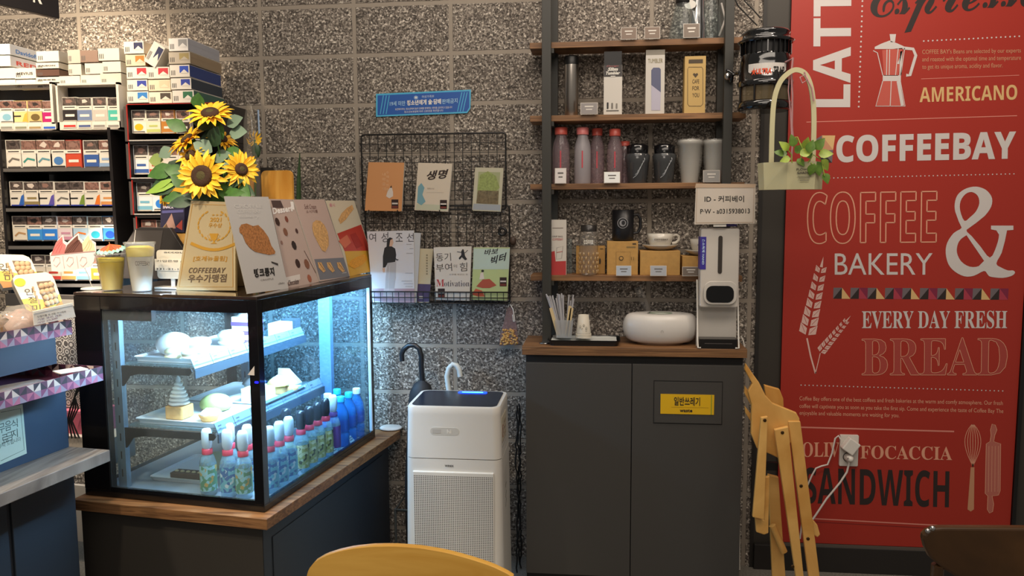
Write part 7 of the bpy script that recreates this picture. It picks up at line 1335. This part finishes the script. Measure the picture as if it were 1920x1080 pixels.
# hanging bag of yellow pieces
t = thing('mesh_bag', 'small clear pouch of yellow pieces hanging by a white cord from the wire rack', 'bag', at_y(954, 648, -.05)); F = FY(-.05)
m = MB(); out = [(936, 648), (938, 628), (946, 600), (951, 578), (957, 575), (962, 580), (968, 605), (973, 645)]; m.slab(F, F.pxs(out), .012, sheer('pouch_film', 'b89a98', .3, .2, .6), lift=.006); m.build('pouch', t)
rng = random.Random(3); YB_ = mat('bead_yellow', 'c89a54', .5); m = MB(); P_ = []
for i in range(120):
    x = rng.uniform(939, 971); y = rng.uniform(617, 646)
    if x < 938+(646-y)*.08 or x > 968+(y-617)*.12: continue
    a, b = F.px(x, y); m.ball(F.p(a, b, rng.uniform(.000, .009)), .0048, .0045, .0045, YB_, 7, 5)
o = m.build('pieces', t, kind='stuff')
m = MB(); m.tube([at_y(x, y, -.058) for x, y in ((953, 576), (955, 568), (962, 580), (964, 592), (966, 602), (963, 603), (961, 590))], .002, WHITE, 6); m.build('cord', t)

# ================================================================ folded wooden chair against the cabinet
BE = wood('beech_chair', 'cf9648', 'eebc6c', (1.5, 9, 1.2), .38); fc_o = at_y(1470, 1079, -.30); fc_o.z = 0
t = thing('folding_chair', 'folded yellow wooden folding chair leaning beside the waste cabinet', 'chair', Vector((2.04, -.30, 0)))
def board(name, pts, Y, th, mt=BE, bev=.003, ext=None):
    F = FY(Y); m = MB(); q = F.pxs(pts); m.slab(F, q, th, mt); return m.build(name, t, bevel=bev)
def to_floor(p, q, Y):  # continue a line seen from p to q down to the floor, return picture-plane points
    F = FY(Y); a = Vector(F.px(*p)); b = Vector(F.px(*q)); s = (a.y)/(a.y-b.y); return a+(b-a)*s
def leg(name, tl, tr, bl, br, Y, th):
    F = FY(Y); A = to_floor(tl, bl, Y); B = to_floor(tr, br, Y); m = MB(); m.slab(F, [F.px(*tl), F.px(*tr), (B.x, .001), (A.x, .001)], th, BE); return m.build(name, t, bevel=.003)
Yc = -.42
# seat (seen edge on side board), back rest and legs
F = FY(Yc)
side = [(1411, 708), (1416, 716), (1432, 745), (1450, 760), (1478, 768), (1494, 780), (1500, 792), (1504, 830), (1508, 870)]
m = MB(); q = F.pxs([(1399, 682), (1411, 700), (1424, 718), (1436, 742), (1450, 757), (1494, 775), (1500, 786), (1500, 810), (1460, 860), (1448, 854), (1420, 842), (1409, 815), (1410, 760), (1403, 735), (1411, 720), (1397, 694)]); m.slab(F, q, .02, BE, lift=-.005); m.build('side_panel', t, bevel=.003)
q = [(1433, 722), (1462, 730), (1469, 748), (1470, 768), (1448, 760), (1436, 745)]; m = MB(); G = FY(Yc+.06); m.slab(G, G.pxs(q), .02, BE); m.build('backrest', t, bevel=.003)
leg('leg', (1452, 806), (1478, 800), (1492, 1080), (1507, 1080), Yc-.02, .018)
leg('leg', (1478, 790), (1501, 790), (1516, 1080), (1537, 1080), Yc-.0, .018)
o = board('brace', [(1427, 783), (1440, 781), (1433, 975), (1411, 970)], Yc-.045, .016); board('brace', [(1434, 895), (1443, 893), (1441, 1000), (1433, 1003), (1418, 998), (1416, 972), (1432, 975)], Yc-.025, .016)
for pts in ([(1452, 1040), (1445, 930), (1455, 985), (1471, 1050), (1470, 1080), (1447, 1080)],): pass
leg('leg', (1440, 890), (1460, 895), (1448, 1080), (1473, 1080), Yc+.08, .018)
m = MB(); G = FY(Yc+.05); m.tube([G.p(*G.px(1448, 985)), G.p(*G.px(1470, 1035))], .013, BE, 10); m.build('rail', t)
m = MB(); G = FY(Yc+.04); m.slab(G, G.pxs([(1524, 975), (1533, 985), (1538, 1003), (1533, 1008), (1521, 1000)]), .03, BE, lift=0); m.build('foot_rail', t, bevel=.003)
for pts in ([(1397, 724), (1410, 742), (1411, 765), (1396, 738)], [(1397, 762), (1411, 780), (1414, 800), (1398, 775)]):
    G = FY(Yc+.05); m = MB(); m.slab(G, G.pxs(pts), .02, BE); m.build('seat_slat', t, bevel=.003)
BR_ = mat('screw_brown', '4a3418', .4, metal=.5)
for (x, y), Y in (((1434, 788), Yc-.0452), ((1467, 811), Yc-.0202), ((1502, 911), Yc-.0002), ((1515, 1010), Yc-.0002), ((1486, 1062), Yc-.0202)):
    m = MB(); G = FY(Y); a, b = G.px(x, y); m.lathe(G.p(a, b, .0), [(.006, 0), (.006, .0015), (.003, .002), (0, .002)], BR_, 12, axis=(0, -1, 0)); m.build('bolt', t)
m = MB(); m.fbox(FY(Yc+.03), *[FY(Yc+.03).px(1437, 900)[0], FY(Yc+.03).px(1457, 900)[0]], FY(Yc+.03).px(1437, 882)[1], FY(Yc+.03).px(1437, 868)[1], -.02, 0, BLACK); m.build('hinge', t)

# ================================================================ chairs in the foreground
YS = -1.9
t = thing('wooden_chair', 'curved yellow wooden chair back at the bottom edge of the photo', 'chair', Vector((1.04, -1.75, 0)))
def backboard(mm, F, pts, th, bend, mt, edge=None):
    """a bent plywood board: outline pts in frame F, bowed along its width"""
    xs = [p[0] for p in pts]; x0, x1 = min(xs), max(xs); xc = (x0+x1)/2; hw = (x1-x0)/2
    g = lambda a: -bend*((a-xc)/hw)**2
    return g, xc, hw
F = FY(YS); top = [(575, 1080), (578, 1068), (588, 1056), (605, 1047), (630, 1041), (655, 1037.5), (690, 1036), (730, 1037), (780, 1041), (830, 1048), (880, 1058), (920, 1067), (950, 1077), (962, 1083)]
T_ = [F.px(*p) for p in top]; zlow = T_[0][1]-.20
def interp(a):
    for i in range(len(T_)-1):
        if T_[i][0] <= a <= T_[i+1][0]: s = (a-T_[i][0])/(T_[i+1][0]-T_[i][0]); return T_[i][1]+(T_[i+1][1]-T_[i][1])*s
    return T_[0][1] if a < T_[0][0] else T_[-1][1]
a_lo, a_hi = T_[0][0], T_[-1][0]; xc = (a_lo+a_hi)/2; hw = (a_hi-a_lo)/2; m = MB(); n = 40; vs = []
for i in range(n+1):
    s = -1+2*i/n; a = xc+hw*math.sin(s*math.pi/2); zt__ = interp(a); yb = .03*(1-((a-xc)/hw)**2); th = .015
    zb_ = zlow+.05*((a-xc)/hw)**4
    vs += [Vector((a, YS-0+yb, zt__)), Vector((a, YS+yb, zb_)), Vector((a, YS+yb+th, zb_)), Vector((a, YS+yb+th, zt__))]
fs = []
for i in range(n):
    b_ = 4*i
    for k in range(4): fs.append((b_+k, b_+(k+1) % 4, b_+4+(k+1) % 4, b_+4+k))
fs += [(0, 3, 2, 1), (4*n, 4*n+1, 4*n+2, 4*n+3)]
m.add(vs, fs, wood('maple_back', 'e4a842', 'f6c05a', (1.2, 3, 9), .35, bump=.02), True); m.build('backrest', t, bevel=.0025)
for s in (-1, 1):
    m = MB(); X = xc+s*.12; m.tube([Vector((X, YS+.045, zlow+.1)), Vector((X, YS+.03, .45)), Vector((X+s*.02, YS-.04, .0))], .014, BE, 10); m.build('rear_leg', t)
    m = MB(); m.tube([Vector((X+s*.03, YS+.42, .43)), Vector((X+s*.04, YS+.45, 0))], .014, BE, 10); m.build('front_leg', t)
m = MB(); Fs = Fr((0, 0, .45), (1, 0, 0), (0, 1, 0)); m.slab(Fs, rrect(xc-.19, YS+.05, xc+.19, YS+.45, .06), .02, BE); m.build('seat', t, bevel=.004)

DKW = wood('dark_walnut', '422e1c', '664628', (1, 4, 1), .25, bump=.02); YD = -1.5; F = FY(YD)
out = [(1880, 1118), (1830, 1103), (1795, 1083), (1765, 1065), (1744, 1046), (1735, 1028), (1731, 1012), (1732, 1004), (1740, 996), (1752, 991), (1768, 989.5), (1860, 990), (1920, 990.5), (2060, 993), (2100, 1010), (2100, 1060), (2060, 1110)]
q = F.pxs(out); t = thing('dark_chair', 'dark glossy wooden chair back at the bottom right corner', 'chair', Vector((sum(p[0] for p in q)/len(q), YD+.2, 0)))
m = MB(); m.slab(F, q, .022, DKW); m.build('backrest', t, bevel=.006, seg=3); xm = sum(p[0] for p in q)/len(q); zl = min(p[1] for p in q)
for s in (-1, 1):
    m = MB(); m.tube([Vector((xm+s*.1, YD+.012, zl+.06)), Vector((xm+s*.1, YD+.03, .44)), Vector((xm+s*.14, YD-.03, 0))], .013, DKW, 10); m.build('rear_leg', t); m = MB(); m.tube([Vector((xm+s*.14, YD+.40, .43)), Vector((xm+s*.15, YD+.42, 0))], .013, DKW, 10); m.build('front_leg', t)
m = MB(); Fs = Fr((0, 0, .45), (1, 0, 0), (0, 1, 0)); m.slab(Fs, rrect(xm-.18, YD+.03, xm+.18, YD+.43, .05), .02, DKW); m.build('seat', t, bevel=.004)
for p_ in ((1750, 992), (1741, 997)):
    m = MB(); m.ball(F.p(*F.px(*p_), -.004), .006, .006, .006, CHROME, 10, 6); m.build('corner_glint', t)  # chrome beads standing in for glossy highlights on the rounded corner
